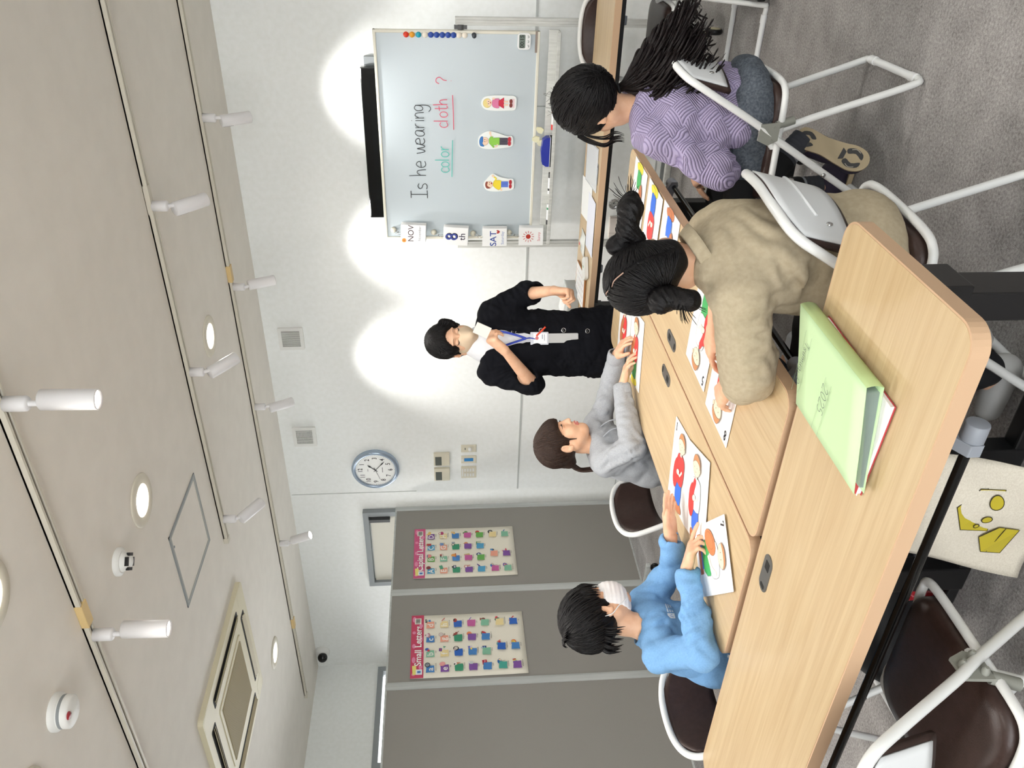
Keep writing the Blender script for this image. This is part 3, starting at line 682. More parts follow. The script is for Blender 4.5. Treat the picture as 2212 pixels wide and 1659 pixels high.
def pic(A, small, ch, x, z):
    """little picture beside each letter"""
    E, R, P, L = A.ell, A.rect, A.poly, A.line
    S = {'a': lambda: (E(x, z+.01, .018, .018, '#2d3034'), E(x, z+.01, .013, .013, '#8d9298'), L([(x, z+.01), (x+.006, z+.018)], .002, '#1a1a1a')),
         'b': lambda: (E(x, z+.012, .017, .017, '#d8d4d0'), E(x+.004, z+.014, .011, .013, '#2f60b0'), E(x-.006, z+.004, .008, .009, '#c8323c')),
         'c': lambda: (E(x, z+.004, .02, .012, '#b98a94'), E(x, z+.014, .015, .011, '#e3cdd0'), E(x+.002, z+.024, .004, .005, '#7a2030')),
         'd': lambda: (E(x-.004, z+.02, .007, .008, '#2a2420'), E(x+.012, z+.022, .006, .006, '#2a2420'), R(x+.004, z+.008, .014, .012, '#9fc0b8'), R(x+.004, z-.004, .016, .01, '#2f70c0')),
         'e': lambda: E(x+.002, z+.006, .016, .02, '#e6a09c', .3),
         'f': lambda: (E(x-.004, z+.018, .014, .008, '#3a3aa0', .5), E(x-.004, z+.018, .014, .008, '#5a3a90', -.7), E(x-.004, z+.018, .005, .005, '#d85060'), P([(x+.008, z-.004), (x+.02, z-.02), (x+.024, z)], '#4a9a78')),
         'g': lambda: (E(x+.002, z+.014, .016, .015, '#cfc4be', line='#8a5a50'), R(x+.004, z-.006, .003, .012, '#5a2a2a'), R(x+.004, z-.012, .014, .003, '#5a2a2a')),
         'h': lambda: (E(x-.006, z+.014, .016, .006, '#e9e2d4', -.5), L([(x, z+.008), (x+.024, z-.014)], .005, '#c23a3a')),
         'i': lambda: (P([(x-.01, z+.008), (x+.01, z+.012), (x+.008, z-.022)], '#c98a66'), E(x, z+.016, .013, .011, '#efe9e4'), E(x-.004, z+.02, .006, .005, '#2d2422')),
         'j': lambda: (E(x+.002, z+.008, .018, .019, '#2c2a2c'), E(x+.004, z+.008, .012, .012, '#c9c4b8'), E(x-.006, z+.016, .009, .008, '#b8a6a0')),
         'k': lambda: (E(x, z+.012, .008, .012, '#8a3a34', -.5), E(x+.008, z+.004, .01, .008, '#9a4238'), E(x-.008, z+.022, .005, .006, '#7a322c'), L([(x+.01, z), (x+.024, z-.014)], .004, '#8a3a34')),
         'l': lambda: (E(x, z+.01, .016, .013, '#a83028'), E(x+.004, z+.016, .007, .006, '#2a2022'), L([(x-.014, z+.008), (x+.014, z+.012)], .0016, '#3a2022')),
         'm': lambda: (R(x, z+.008, .024, .036, '#dcdcd8'), R(x, z+.004, .018, .02, '#bfc4c2')),
         'n': lambda: (R(x, z+.008, .034, .03, '#d8cfd8', .15), R(x-.007, z+.014, .014, .012, '#c84a78', .15), R(x+.008, z+.014, .013, .012, '#4a5ab8', .15), R(x-.006, z, .014, .012, '#e8d060', .15)),
         'o': lambda: E(x, z+.01, .017, .017, '#e88a5a'),
         'p': lambda: (L([(x-.02, z+.02), (x+.02, z-.008)], .005, '#6a4ab0'), L([(x-.02, z+.02), (x-.008, z+.012)], .006, '#c84a60')),
         'q': lambda: (R(x, z+.01, .036, .03, '#b0243c', .1), E(x-.006, z+.012, .005, .004, '#e0c0c8'), E(x+.008, z+.008, .004, .005, '#e0c0c8')),
         'r': lambda: (R(x, z+.006, .024, .026, '#23386a'), E(x-.002, z+.022, .008, .007, '#b8c4d0'), R(x, z+.006, .012, .01, '#7a9ac8')),
         's': lambda: (P([(x-.014, z+.018), (x+.014, z+.018), (x+.012, z+.002), (x, z-.012), (x-.012, z+.002)], '#c0343c', 4), R(x, z+.02, .02, .005, '#4a8a5a')),
         't': lambda: (E(x, z+.002, .012, .013, '#7a3228'), E(x, z+.018, .009, .008, '#8a3c30'), E(x-.008, z+.024, .003, .003, '#7a3228'), E(x+.008, z+.024, .003, .003, '#7a3228')),
         'u': lambda: (P([(x-.022, z-.006), (x+.022, z+.008), (x+.012, z+.026), (x-.012, z+.024)], '#1f5fa8', 4), P([(x+.002, z+.002), (x+.022, z+.008), (x+.014, z+.024)], '#e8d0a0'), L([(x, z), (x+.008, z-.024)], .002, '#6a5a4a')),
         'v': lambda: (E(x-.008, z+.016, .014, .009, '#7aa890'), E(x+.006, z+.004, .008, .008, '#a82848'), E(x-.006, z, .008, .007, '#8a2a58'), L([(x+.008, z+.02), (x+.022, z-.004)], .006, '#d86050')),
         'w': lambda: (E(x-.006, z+.008, .013, .018, '#2f6a5a', .4), P([(x, z+.022), (x+.02, z+.016), (x+.012, z+.002)], '#d8404c', 4)),
         'x': lambda: [R(x-.012+i*.008, z+.004+.002*i, .007, .03-.003*i, cc, .2) for i, cc in enumerate(('#2a6ab8', '#4aa8b8', '#e0c860', '#b8242c'))],
         'y': lambda: (E(x+.004, z+.002, .017, .017, '#d8552c'), E(x+.001, z+.004, .014, .014, '#e8c84a'), E(x-.003, z+.008, .0018, .0025, '#2a2420'), E(x+.005, z+.009, .0018, .0025, '#2a2420'), E(x-.012, z+.026, .006, .005, '#efe6e6', line='#8a4a60')),
         'z': lambda: L([(x-.022, z+.02), (x+.016, z-.014)], .008, '#b82a38')}
    C = {'a': lambda: E(x, z+.01, .016, .017, '#7a2c30'), 'b': lambda: (P([(x-.016, z+.018), (x+.016, z+.018), (x+.012, z-.008), (x-.012, z-.008)], '#d88a84', 3), E(x, z+.019, .016, .004, '#5a6a90')),
         'c': lambda: (R(x, z+.008, .022, .034, '#a8342e'), E(x, z+.028, .003, .005, '#e8c860')), 'd': lambda: (E(x+.004, z+.004, .018, .012, '#dcb86c'), E(x-.008, z+.018, .009, .009, '#e0bc70')),
         'e': lambda: (R(x, z+.01, .038, .024, '#4a9a78', .3), L([(x-.016, z+.014), (x, z+.008), (x+.012, z+.024)], .0012, '#2f6a50')), 'f': lambda: (E(x, z+.004, .018, .012, '#d8cfc4', line='#4a3a34'), E(x+.006, z+.012, .008, .008, '#b03a34'), E(x-.006, z+.012, .007, .006, '#2c2826')),
         'g': lambda: (P([(x-.012, z-.014), (x+.012, z-.014), (x+.016, z+.022), (x+.004, z+.014), (x, z+.026), (x-.006, z+.014), (x-.014, z+.018)], '#6a8ab8'), R(x, z-.014, .024, .008, '#c8ac8a')),
         'h': lambda: (E(x, z+.002, .018, .013, '#a83a68'), E(x, z+.018, .011, .011, '#a83a68'), E(x, z+.018, .007, .008, '#e9e4d4')), 'i': lambda: (R(x, z+.004, .03, .022, '#26304c'), R(x, z+.02, .014, .01, '#1c1c24'), R(x, z+.004, .018, .012, '#b8bcc8')),
         'j': lambda: (E(x, z-.004, .021, .006, '#c85a30'), P([(x-.014, z-.002), (x+.014, z-.002), (x+.009, z+.024), (x-.009, z+.024)], '#e09a4c', 3)), 'k': lambda: (E(x-.008, z+.012, .012, .012, '#1f1f20'), E(x-.008, z+.012, .008, .008, '#e9e4d4'), R(x+.012, z+.01, .018, .024, '#9aa0a8')),
         'l': lambda: (E(x, z+.004, .015, .011, '#dab67a', .4), E(x+.006, z+.016, .011, .011, '#e0c08a')), 'm': lambda: (E(x, z+.014, .014, .014, '#c23a38'), E(x, z+.014, .010, .010, '#efe6e0'), L([(x+.004, z+.002), (x+.012, z-.018)], .005, '#c23a38')),
         'n': lambda: P([(x-.006, z+.024), (x+.006, z+.024), (x+.014, z-.014), (x, z-.022), (x-.008, z-.008)], '#cbb07c'), 'o': lambda: (E(x, z+.006, .016, .015, '#c8845c'), P([(x-.004, z+.018), (x+.004, z+.018), (x, z+.03)], '#b87850')),
         'p': lambda: (E(x, z+.004, .016, .015, '#5a8a4c'), E(x-.004, z+.018, .009, .010, '#5a8a4c')), 'q': lambda: E(x+.004, z+.01, .024, .005, '#4a2a80', .7), 'r': lambda: (E(x, z+.006, .017, .02, '#26386a'), E(x, z+.008, .009, .008, '#c8d0dc'), R(x, z-.008, .014, .005, '#c8d0dc')),
         's': lambda: (R(x, z+.018, .034, .007, '#2f8a4a'), L([(x-.012, z+.018), (x-.016, z-.016)], .004, '#2f8a4a'), L([(x+.012, z+.018), (x+.016, z-.016)], .004, '#2f8a4a'), L([(x, z+.018), (x, z-.012)], .003, '#256a3a')),
         't': lambda: (E(x, z+.008, .017, .016, '#b82a2a'), R(x, z+.022, .01, .004, '#3a7a3a')), 'u': S['u'], 'v': lambda: (R(x, z+.008, .042, .022, '#4a8ac0', line=None), R(x-.006, z+.014, .024, .008, '#cfe0ea'), E(x-.012, z-.004, .006, .006, '#2a2a30'), E(x+.012, z-.004, .006, .006, '#2a2a30')),
         'w': lambda: (E(x, z+.01, .019, .019, '#232226'), E(x, z+.01, .010, .010, '#9a9aa0')), 'x': lambda: (E(x, z+.01, .022, .016, '#5a3a8a', .5), E(x, z+.01, .013, .009, '#cfc8d0', .5), E(x+.002, z+.01, .006, .007, '#c84a60')),
         'y': lambda: (E(x, z-.006, .022, .006, '#c84a5a'), P([(x-.002, z), (x-.002, z+.03), (x-.018, z+.002)], '#d8505c'), P([(x+.002, z), (x+.002, z+.026), (x+.016, z+.002)], '#e8d8d8')), 'z': lambda: (L([(x-.022, z+.018), (x+.018, z-.01)], .007, '#2f6a9a'),)}
    (S if small else C)[ch]()
poster('pink-headed capital letters alphabet poster on the partition nearer the wall', -4.482, 4.432, 1.376, 'Capital Letters', False)
poster('pink-headed small letters alphabet poster beside the plain partition', -4.477, 3.578, 1.378, 'Small Letters', True)

# ------------------------------------------------------------------ folding-top tables
def wood():
    m = mat('light_oak_laminate', '#e3c79b', .38, spec=.45); b = m.node_tree.nodes['Principled BSDF']
    tc = nd(m, 'ShaderNodeTexCoord'); mp = nd(m, 'ShaderNodeMapping'); mp.inputs['Scale'].default_value = (1.2, 26, 1); lk(m, tc.outputs['Object'], mp.inputs[0])
    n = nd(m, 'ShaderNodeTexNoise', Scale=2.2, Detail=6, Distortion=.4); lk(m, mp.outputs[0], n.inputs['Vector'])
    mp2 = nd(m, 'ShaderNodeMapping'); mp2.inputs['Scale'].default_value = (2.5, 160, 1); lk(m, tc.outputs['Object'], mp2.inputs[0])
    n2 = nd(m, 'ShaderNodeTexNoise', Scale=2, Detail=3); lk(m, mp2.outputs[0], n2.inputs['Vector'])
    a = nd(m, 'ShaderNodeMath', operation='MULTIPLY_ADD'); a.inputs[1].default_value = .45; lk(m, n2.outputs['Fac'], a.inputs[0]); lk(m, n.outputs['Fac'], a.inputs[2])
    r = nd(m, 'ShaderNodeValToRGB'); e = r.color_ramp.elements; e[0].position = .5; e[1].position = .9; e[0].color = (*lin('#bfa37b'), 1); e[1].color = (*lin('#ceb68f'), 1)
    lk(m, a.outputs[0], r.inputs[0]); lk(m, r.outputs[0], b.inputs['Base Color']); return m
WOOD = wood(); EDGE = mat('table_edge_band', '#cba988', .5); HOLD = mat('grey_fitting', '#8f949c', .45)
def table(name, label):
    t = local(thing(name, label, 'table', (0, 0, 0), 'oak-topped folding tables')); L, D, H = 1.8, .45, .72
    o = rrect(L, D, .045, 7)
    b = MB(); b.prism(rrect(L-.008, D-.008, .042, 7), (0, 0, H), (1, 0, 0), (0, 1, 0), .003); b.build('tabletop', WOOD, t)
    b = MB(); b.prism(o, (0, 0, H-.0006), (1, 0, 0), (0, 1, 0), .03); b.build('edge_band', EDGE, t, bevel=.004)
    b = MB(); b.prism(rrect(.112, .046, .0225, 8), (0, .158, H+.002), (1, 0, 0), (0, 1, 0), .004); c = b.build('cable_cover', mat('cover_grey', '#6c6a66', .35, metal=.5), t, bevel=.001)
    b = MB(); b.prism(rrect(.026, .022, .002), (.024, .158, H+.0026), (1, 0, 0), (0, 1, 0), .001); b.prism(rrect(.012, .022, .004), (-.042, .158, H+.0026), (1, 0, 0), (0, 1, 0), .001); b.build('cable_slot', DARK, c)
    b = MB(); b.box((0, .02, .655), (1.56, .05, .045)); b.build('beam', BLACKM, t)
    for s in (-1, 1):
        b = MB(); b.box((s*.83, .02, .665), (.06, .30, .045)); b.box((s*.835, .02, .63), (.075, .09, .06)); b.build('flip_bracket', BLACKM, t, bevel=.003)
        b = MB(); b.box((s*.83, .02, .34), (.055, .085, .58)); l = b.build('leg', BLACKM, t, bevel=.004)
        b = MB(); b.box((s*.83, .0, .07), (.05, .46, .035)); b.build('foot', BLACKM, l, bevel=.006)
        for q in (-1, 1):
            b = MB(); b.lathe([(.01, -.011), (.024, -.011), (.027, -.006), (.027, .006), (.024, .011), (.01, .011)], (s*.83, q*.20, .0275), roty(PI/2), n=18); b.box((s*.83, q*.2, .045), (.018, .03, .03)); b.build('caster', BLACK, l)
        b = MB(); b.box((s*.755, -.06, .655), (.018, .06, .016)); b.prism([(-.03, .022), (.028, .022), (.036, .006), (.03, -.02), (-.02, -.024), (-.034, 0)], (s*.755-.014, -.112, .65), (0, 1, 0), (0, 0, 1), .028); b.build('flip_lever', HOLD, t, bevel=.004)
        b = MB(); b.prism([(-.028, -.01), (.13, .028), (.13, .05), (.0, .03), (-.028, .014)], (s*.66-.012, -.145, .598), (0, 1, 0), (0, 0, 1), .024)
        b.lathe([(.0, -.018), (.020, -.018), (.020, .022), (0, .022)], (s*.66, -.152, .6), roty(PI/2), n=18); b.build('rod_holder', HOLD, t, bevel=.002)
    b = MB(); b.tube([(-.66, -.152, .6), (.66, -.152, .6)], .0095, 12); b.build('shelf_rod', GLOSSB, t)
    return t
T0 = table('folding_table', 'oak-topped table nearest the camera, carrying the green file')
def put(t, loc, rz): t.location = loc; t.rotation_euler = (0, 0, rz)
put(T0, (-1.475, 1.19, 0), 0)
copy_tree(T0, None, (-1.705, 2.345, 0), -PI/2, 'oak-topped table where the boy in blue and the girl in grey sit')
copy_tree(T0, None, (-1.247, 2.345, 0), PI/2, 'oak-topped table where the girls in beige and lavender sit')
copy_tree(T0, None, (-1.37, 4.055, 0), PI, 'oak-topped table standing in front of the whiteboard')

# ------------------------------------------------------------------ folding chairs
VINYL = noisy('brown_vinyl', '#3a2a26', '#33241f', nscale=60, rough=.38, bump=.1, bscale=300); SHELL = mat('chair_shell_white', '#d9dbdc', .35); TUBE = mat('chair_tube_white', '#e4e5e3', .28); HINGE = mat('hinge_grey', '#8c8d85', .4)
def chair(name, label):
    """faces +x in its own frame"""
    t = local(thing(name, label, 'chair', (0, 0, 0), 'white tube folding chairs'))
    # long tube: front floor bar, up past the seat, round the backrest
    hw = .195
    side = lambda s: [V(.215, s*.15, .012), V(.213, s*(hw), .012), V(.20, s*(hw+.004), .05), V(-.03, s*(hw+.012), .435), V(-.085, s*(hw+.012), .52), V(-.175, s*(hw-.005), .68), V(-.212, s*(hw-.03), .745), V(-.240, s*(hw-.10), .772), V(-.252, 0, .778)]
    p = side(-1)+side(1)[::-1][1:]
    b = MB(); b.tube(spline(p, 7), .0115, 10); b.build('back_and_front_leg_tube', TUBE, t)
    q = [V(0, -.172, .437), V(-.06, -.176, .42), V(-.19, -.185, .06), V(-.21, -.172, .013), V(-.212, -.12, .012), V(-.212, .12, .012), V(-.21, .172, .013), V(-.19, .185, .06), V(-.06, .176, .42), V(0, .172, .437)]
    b = MB(); b.tube(spline(q, 7), .0115, 10); b.build('rear_leg_tube', TUBE, t)
    for x, w in ((.2145, .105), (-.212, .10)):
        b = MB()
        b.tube([V(x, -w-.02, .012), V(x, w+.02, .012)], .0128, 12)
        for s in (-1, 1): b.tube([V(x, s*(w+.02), .0125), V(x, s*(w+.055), .0125)], .0148, 12)
        b.build('floor_sleeve', WHITE, t)
    sr = spline([V(.19, -.10, .428), V(.195, -.15, .428), V(.17, -.183, .428), V(0, -.187, .43), V(-.14, -.187, .432), V(-.185, -.165, .432), V(-.20, -.11, .432), V(-.203, 0, .432), V(-.20, .11, .432), V(-.185, .165, .432), V(-.14, .187, .432), V(0, .187, .43), V(.17, .183, .428), V(.195, .15, .428), V(.19, .10, .428)], 5)
    b = MB(); b.tube(sr, .0105, 10); b.build('seat_frame', TUBE, t)
    b = MB(); pr = rrect(.375, .355, .075, 8); lay = [(1, .424), (1.0, .436), (.985, .447), (.94, .455), (.80, .458), (.4, .456)]
    v = [(x*s+.0, y*s, z) for s, z in lay for x, y in pr]; n = len(pr)
    b.add(v, [(i*n+k, i*n+(k+1) % n, (i+1)*n+(k+1) % n, (i+1)*n+k) for i in range(len(lay)-1) for k in range(n)], 0, True); b.add(v[-n:], [tuple(range(n))]); b.add(v[:n], [tuple(range(n-1, -1, -1))])
    b.build('seat', VINYL, t)
    for s in (-1, 1):
        b = MB(); b.prism([(-.035, -.03), (.02, -.03), (.035, 0), (.02, .034), (-.03, .03)], (-.055, s*.207+.004, .475), (1, 0, 0), (0, 0, 1), .008)
        for x, z in ((-.075, .46), (-.055, .495), (-.035, .465)): b.lathe([(.008, -.013), (.008, .005), (.004, .013)], (x, s*.207, z), rotx(-s*PI/2), n=10)
        b.tube([V(-.075, s*.19, .445), V(-.09, s*.182, .39)], .0135, 10); b.build('hinge', HINGE, t)
        b = MB(); b.lathe([(.008, 0), (.0078, .003), (0, .005)], (.075, s*.2145, .27), rotx(-s*PI/2), n=12); b.build('rivet', CHROME, t)
    # curved backrest: white steel shell behind, brown pad in front
    def bk(off, zt, zb, grow=0):
        def fn(u, v):
            y = (u-.5)*2*(.163+grow); f = (y/.19)**2
            z1 = zt-.055*abs(y/.17)**3.2; z = zb+(z1-zb)*v
            return (-.246+.062*f+off+(.70-z)*.24, y, z)
        return fn
    b = MB(); b.grid(bk(-.004, .772, .612), 24, 8); sh = b.build('back_shell', SHELL, t, solid=.004)
    b = MB(); b.grid(bk(.007, .775, .602, .004), 24, 8); b.build('back_pad', VINYL, t, solid=.014)
    b = MB(); b.tube([np.array(bk(-.0075, .772, .612)(u, .36+.5*(1-(2*u-1)**2)*.35))for u in np.linspace(.18, .82, 14)], .0035, 8)
    b.build('pressed_rib', SHELL, sh)
    for s in (.13, .87): b = MB(); b.lathe([(.008, 0), (.007, .003), (.003, .004), (0, .002)], np.array(bk(-.0065, .772, .612)(s, .3)), roty(-PI/2), n=12); b.build('bolt', CHROME, sh)
    return t
C0 = chair('folding_chair', 'empty folding chair in front of the nearest table, brown seat in full view'); put(C0, (-1.525, 1.0, 0), PI/2+.02)
for loc, rz, lb in (((-.80, 2.68, 0), PI+.03, 'folding chair the girl in the lavender sweater sits on'), ((-.885, 1.735, 0), PI-.05, 'folding chair the girl in the beige shirt sits on'),
                    ((-2.17, 2.585, 0), .10, 'folding chair the girl in the grey hoodie sits on'), ((-2.19, 1.62, 0), .08, 'folding chair the boy in blue sits on'),
                    ((-.79, 4.13, 0), -PI/2, 'folding chair tucked behind the table by the whiteboard')):
    copy_tree(C0, None, loc, rz, lb)
# ------------------------------------------------------------------ mobile whiteboard
BXL, BXR, BZ0, BZ1, BY = -2.083, -.868, .935, 1.846, 4.76
t = thing('mobile_whiteboard', 'mobile whiteboard with handwriting, on a white frame with casters', 'whiteboard', (-1.475, BY, 0))
WB = mat('whiteboard_surface', '#bfc9ce', .22, spec=.5); IVORY = mat('ivory_frame', '#e0dccd', .4); FRM = noisy('scuffed_white_metal', '#d4d5d0', '#c3c4bf', scale=(8, 1, 1), nscale=9, rough=.4)
b = MB(); b.box(((BXL+BXR)/2, BY+.012, (BZ0+BZ1)/2), (BXR-BXL-.02, .02, BZ1-BZ0-.02)); b.build('board_surface', WB, t)
b = MB()
for x in (BXL+.008, BXR-.008): b.box((x, BY+.01, (BZ0+BZ1)/2), (.016, .03, BZ1-BZ0))
for z in (BZ0+.008, BZ1-.008): b.box(((BXL+BXR)/2, BY+.01, z), (BXR-BXL, .0296, .016))
b.build('board_frame', IVORY, t, bevel=.003)
b = MB(); b.box((BXR-.055, BY-.004, BZ0+.02), (.11, .006, .012)); b.build('maker_plate', mat('brownish_plate', '#8c7f76', .4, metal=.5), t)
for s, x in ((1, BXR+.045), (-1, BXL-.045)):
    b = MB(); b.box((x, BY+.02, .755), (.042, .03, 1.29)); b.box((x, BY+.004, .755), (.016, .006, 1.286)); p = b.build('post', FRM, t, bevel=.003)
    b = MB(); b.lathe([(.018, -.012), (.018, .012)], (x-s*.03, BY+.012, 1.37), roty(PI/2), n=16); b.box((x-s*.03, BY+.012, 1.37), (.02, .02, .07)); b.build('pivot', GREYD, p)
    b = MB(); b.box((x, BY+.02, .115), (.04, .62, .05)); f = b.build('foot', FRM, t, bevel=.003)
    b = MB()
    for q in (-1, 1): b.box((x, BY+.02+q*.312, .115), (.044, .012, .054))
    b.build('foot_cap', mat('aged_ivory', '#cfc9a6', .5), f)
    for q in (-1, 1):
        b = MB(); c = V(x+s*.012, BY+.02+q*.265, .042)
        b.lathe([(.0, -.014), (.036, -.014), (.042, -.009), (.042, .009), (.036, .014), (0, .014)], c, roty(PI/2), n=24, m=0)
        for e in (-1, 1): b.lathe([(.0, e*.0155), (.033, e*.0145), (.034, e*.013)], c, roty(PI/2), n=24, m=1)
        b.box(c+V(0, .015, .045), (.02, .035, .02)); b.build('caster', [BLACK, mat('caster_cap_ivory', '#c9bf9c', .5)], f)
# pen tray and low rails
b = MB(); b.box(((BXL+BXR)/2, BY-.045, .832), (1.235, .09, .006)); b.box(((BXL+BXR)/2, BY-.088, .84), (1.235, .006, .02)); b.box(((BXL+BXR)/2, BY-.002, .858), (1.235, .008, .055)); b.build('pen_tray', FRM, t, bevel=.002)
b = MB(); b.box(((BXL+BXR)/2, BY+.02, .115), (1.27, .03, .035)); b.box(((BXL+BXR)/2, BY+.02, .56), (1.27, .02, .03)); b.build('cross_rail', FRM, t, bevel=.003)
# handwriting
GL = {'I': (.5, [[(.02, 1), (.48, 1)], [(.25, 1), (.24, 0)], [(0, 0), (.5, .01)]]), 's': (.42, [[(.38, .5), (.2, .56), (.05, .45), (.12, .32), (.3, .24), (.36, .1), (.22, 0), (.02, .04)]]),
      'h': (.45, [[(.03, 1.02), (.05, .5), (.05, 0)], [(.05, .32), (.2, .52), (.33, .5), (.38, .3), (.4, 0)]]), 'e': (.46, [[(.05, .28), (.38, .32), (.36, .5), (.2, .56), (.05, .38), (.06, .12), (.22, 0), (.42, .06)]]),
      'w': (.62, [[(0, .52), (.06, .15), (.14, 0), (.24, .2), (.3, .48), (.36, .15), (.44, 0), (.54, .2), (.6, .54)]]), 'a': (.46, [[(.36, .5), (.2, .56), (.04, .4), (.04, .12), (.16, 0), (.3, .1), (.37, .5)], [(.37, .5), (.37, .14), (.45, 0)]]),
      'r': (.34, [[(.04, .54), (.06, 0)], [(.06, .3), (.16, .5), (.3, .54)]]), 'i': (.16, [[(.06, .52), (.07, 0)], [(.06, .76), (.065, .73)]]), 'n': (.44, [[(.04, .52), (.05, 0)], [(.05, .3), (.18, .52), (.32, .48), (.36, .3), (.38, 0)]]),
      'g': (.46, [[(.36, .48), (.2, .56), (.05, .4), (.07, .14), (.2, .05), (.33, .18), (.37, .5)], [(.37, .5), (.38, -.1), (.3, -.36), (.14, -.42), (.0, -.3)]]), 'c': (.42, [[(.38, .48), (.2, .56), (.04, .4), (.04, .14), (.18, 0), (.4, .08)]]),
      'o': (.46, [[(.22, .55), (.05, .42), (.05, .12), (.22, 0), (.38, .14), (.38, .42), (.22, .55)]]), 'l': (.14, [[(.06, 1.0), (.06, 0)]]), 't': (.36, [[(.16, .9), (.15, .15), (.24, 0), (.34, .06)], [(0, .58), (.32, .6)]]),
      '?': (.5, [[(.04, .8), (.16, 1.0), (.38, .96), (.44, .74), (.28, .52), (.24, .3)], [(.22, .02), (.24, .0)]]), 'T': (.5, [[(0, 1), (.5, 1)], [(.25, 1), (.22, 0)]]), 'u': (.44, [[(.04, .52), (.05, .14), (.16, 0), (.3, .12), (.36, .52)], [(.36, .52), (.37, .1), (.44, 0)]]),
      'm': (.66, [[(.03, .52), (.04, 0)], [(.04, .3), (.16, .52), (.28, .42), (.3, 0)], [(.3, .3), (.42, .52), (.56, .42), (.58, 0)]]), 'O': (.6, [[(.3, 1), (.06, .75), (.05, .25), (.28, 0), (.52, .25), (.52, .75), (.3, 1)]]),
      '2': (.5, [[(.05, .75), (.2, 1), (.42, .85), (.36, .55), (.02, .02), (.48, .0)]]), '0': (.5, [[(.25, 1), (.06, .7), (.06, .3), (.24, 0), (.43, .3), (.43, .7), (.25, 1)]]), '5': (.5, [[(.42, 1), (.1, 1), (.08, .58), (.28, .62), (.42, .38), (.3, .06), (.02, .04)]]),
      '1': (.3, [[(.02, .8), (.16, 1), (.15, 0)], [(.0, 0), (.3, 0)]]), '7': (.5, [[(.04, .75), (.05, 1), (.45, 1), (.2, 0)]]), '8': (.5, [[(.25, .52), (.06, .75), (.25, 1), (.44, .75), (.25, .52), (.03, .24), (.25, 0), (.47, .24), (.25, .52)]])}
def write(A, s, x, y, h, col, w, xs=None, slant=0):
    for i, ch in enumerate(s):
        if ch == ' ': x += .45*h; continue
        wd, st = GL[ch]; xx = xs[i] if xs else x
        for k in st: A.line([(xx+(p[0]+slant*p[1])*h, y+p[1]*h) for p in k], w, col, 5 if len(k) > 2 and not (ch in '17') else 0)
        x += (wd+.14)*h
A = Art((0, BY-.0008, 0), (1, 0, 0), (0, 0, 1)); BK = '#2a2c2e'
bx = lambda y: -1.819+(430-y)*.00275
write(A, 'Is', 0, 1.578, .098, BK, .0042, [bx(430), bx(410)]); write(A, 'he', 0, 1.582, .098, BK, .0042, [bx(380), bx(362)])
write(A, 'wearing', 0, 1.584, .094, BK, .0042, [bx(330), bx(312), bx(294), bx(277), bx(263), bx(257), bx(242)])
write(A, 'color', 0, 1.445, .082, '#3fb7a8', .0042, [bx(372), bx(360), bx(346), bx(338), bx(323)]); write(A, 'cloth', 0, 1.449, .08, '#d8506a', .0042, [bx(275), bx(263), bx(254), bx(240), bx(229)])
write(A, '?', bx(187), 1.425, .085, '#d8506a', .0042)
A.line([(bx(381), 1.429), (bx(340), 1.426), (bx(301), 1.422)], .0045, '#3fb7a8', 4); A.line([(bx(279), 1.415), (bx(240), 1.416), (bx(208), 1.419)], .0045, '#d8506a', 4)
h = A.build('handwriting', t); h['label'] = 'marker handwriting: Is he wearing color cloth ?'

# things stuck on the whiteboard
RY = rotx(PI/2)
cols = [('#d63a24', 'red translucent dome'), ('#e8a030', 'amber translucent dome'), ('#1f9fb8', 'turquoise translucent dome'), ('#ece4d4', 'cream'), ('#21469c', 'dark blue'), ('#21469c', 'dark blue'), ('#21469c', 'dark blue'), ('#21469c', 'dark blue'), ('#21469c', 'dark blue'), ('#e8dfd0', 'cream'), ('#e8dfd0', 'cream')]
zs = [1.666, 1.634, 1.599, 1.564, 1.532, 1.501, 1.470, 1.439, 1.409, 1.379, 1.348]
nm = ['red dome magnet, topmost of the row on the whiteboard edge', 'amber dome magnet, second from the top of the magnet row', 'turquoise dome magnet, third from the top of the magnet row', 'cream round magnet between the turquoise and the blue magnets', None, None, None, None, None, 'cream round magnet just below the blue magnets', 'cream round magnet lowest of the round ones, above the grey pin magnet']
for i, z in enumerate(zs):
    b = MB(); c = (-.892, BY-.0005, z); r = .0155
    if i < 3: b.lathe([(r, 0), (r, .004), (r*.9, .009), (r*.55, .013), (0, .0145)], c, RY, n=20)
    else: b.lathe([(r, 0), (r, .005), (r*.92, .0075), (0, .008)], c, RY, n=20)
    o = b.build('whiteboard_magnet', mat('magnet_'+cols[i][0][1:], cols[i][0], .18 if i < 3 else .4), base=c)
    tag(o, nm[i] or 'dark blue round magnet in the run of five along the whiteboard edge', 'magnet', 'dark blue magnets' if not nm[i] else 'round magnets in a row')
b = MB(); c = (-.89, BY-.0005, 1.298); b.lathe([(.013, 0), (.013, .006), (.007, .01), (.007, .022), (.012, .03), (.012, .036), (0, .038)], c, RY, n=18); tag(b.build('pin_magnet', mat('pin_grey', '#3a4048', .35), base=c), 'small dark grey pin magnet below the row of round magnets', 'magnet')
t = thing('kitchen_timer', 'white digital timer reading 00:15 on the whiteboard', 'timer', (-.918, BY, 1.024))
b = MB(); b.prism(rrect(.086, .072, .018), (-.918, BY-.016, 1.024), (1, 0, 0), (0, 0, 1), .0155); b.build('case', WHITE, t, bevel=.004)
b = MB(); b.prism(rrect(.07, .034, .006), (-.918, BY-.0166, 1.034), (1, 0, 0), (0, 0, 1), .001); b.build('display', mat('lcd_green_grey', '#6f7d74', .2), t)
A = Art((-.918, BY-.0178, 1.034), (1, 0, 0), (0, 0, 1)); A.text('00:15', .03, 0, 0, '#10130f', .01); A.build('digits', t)
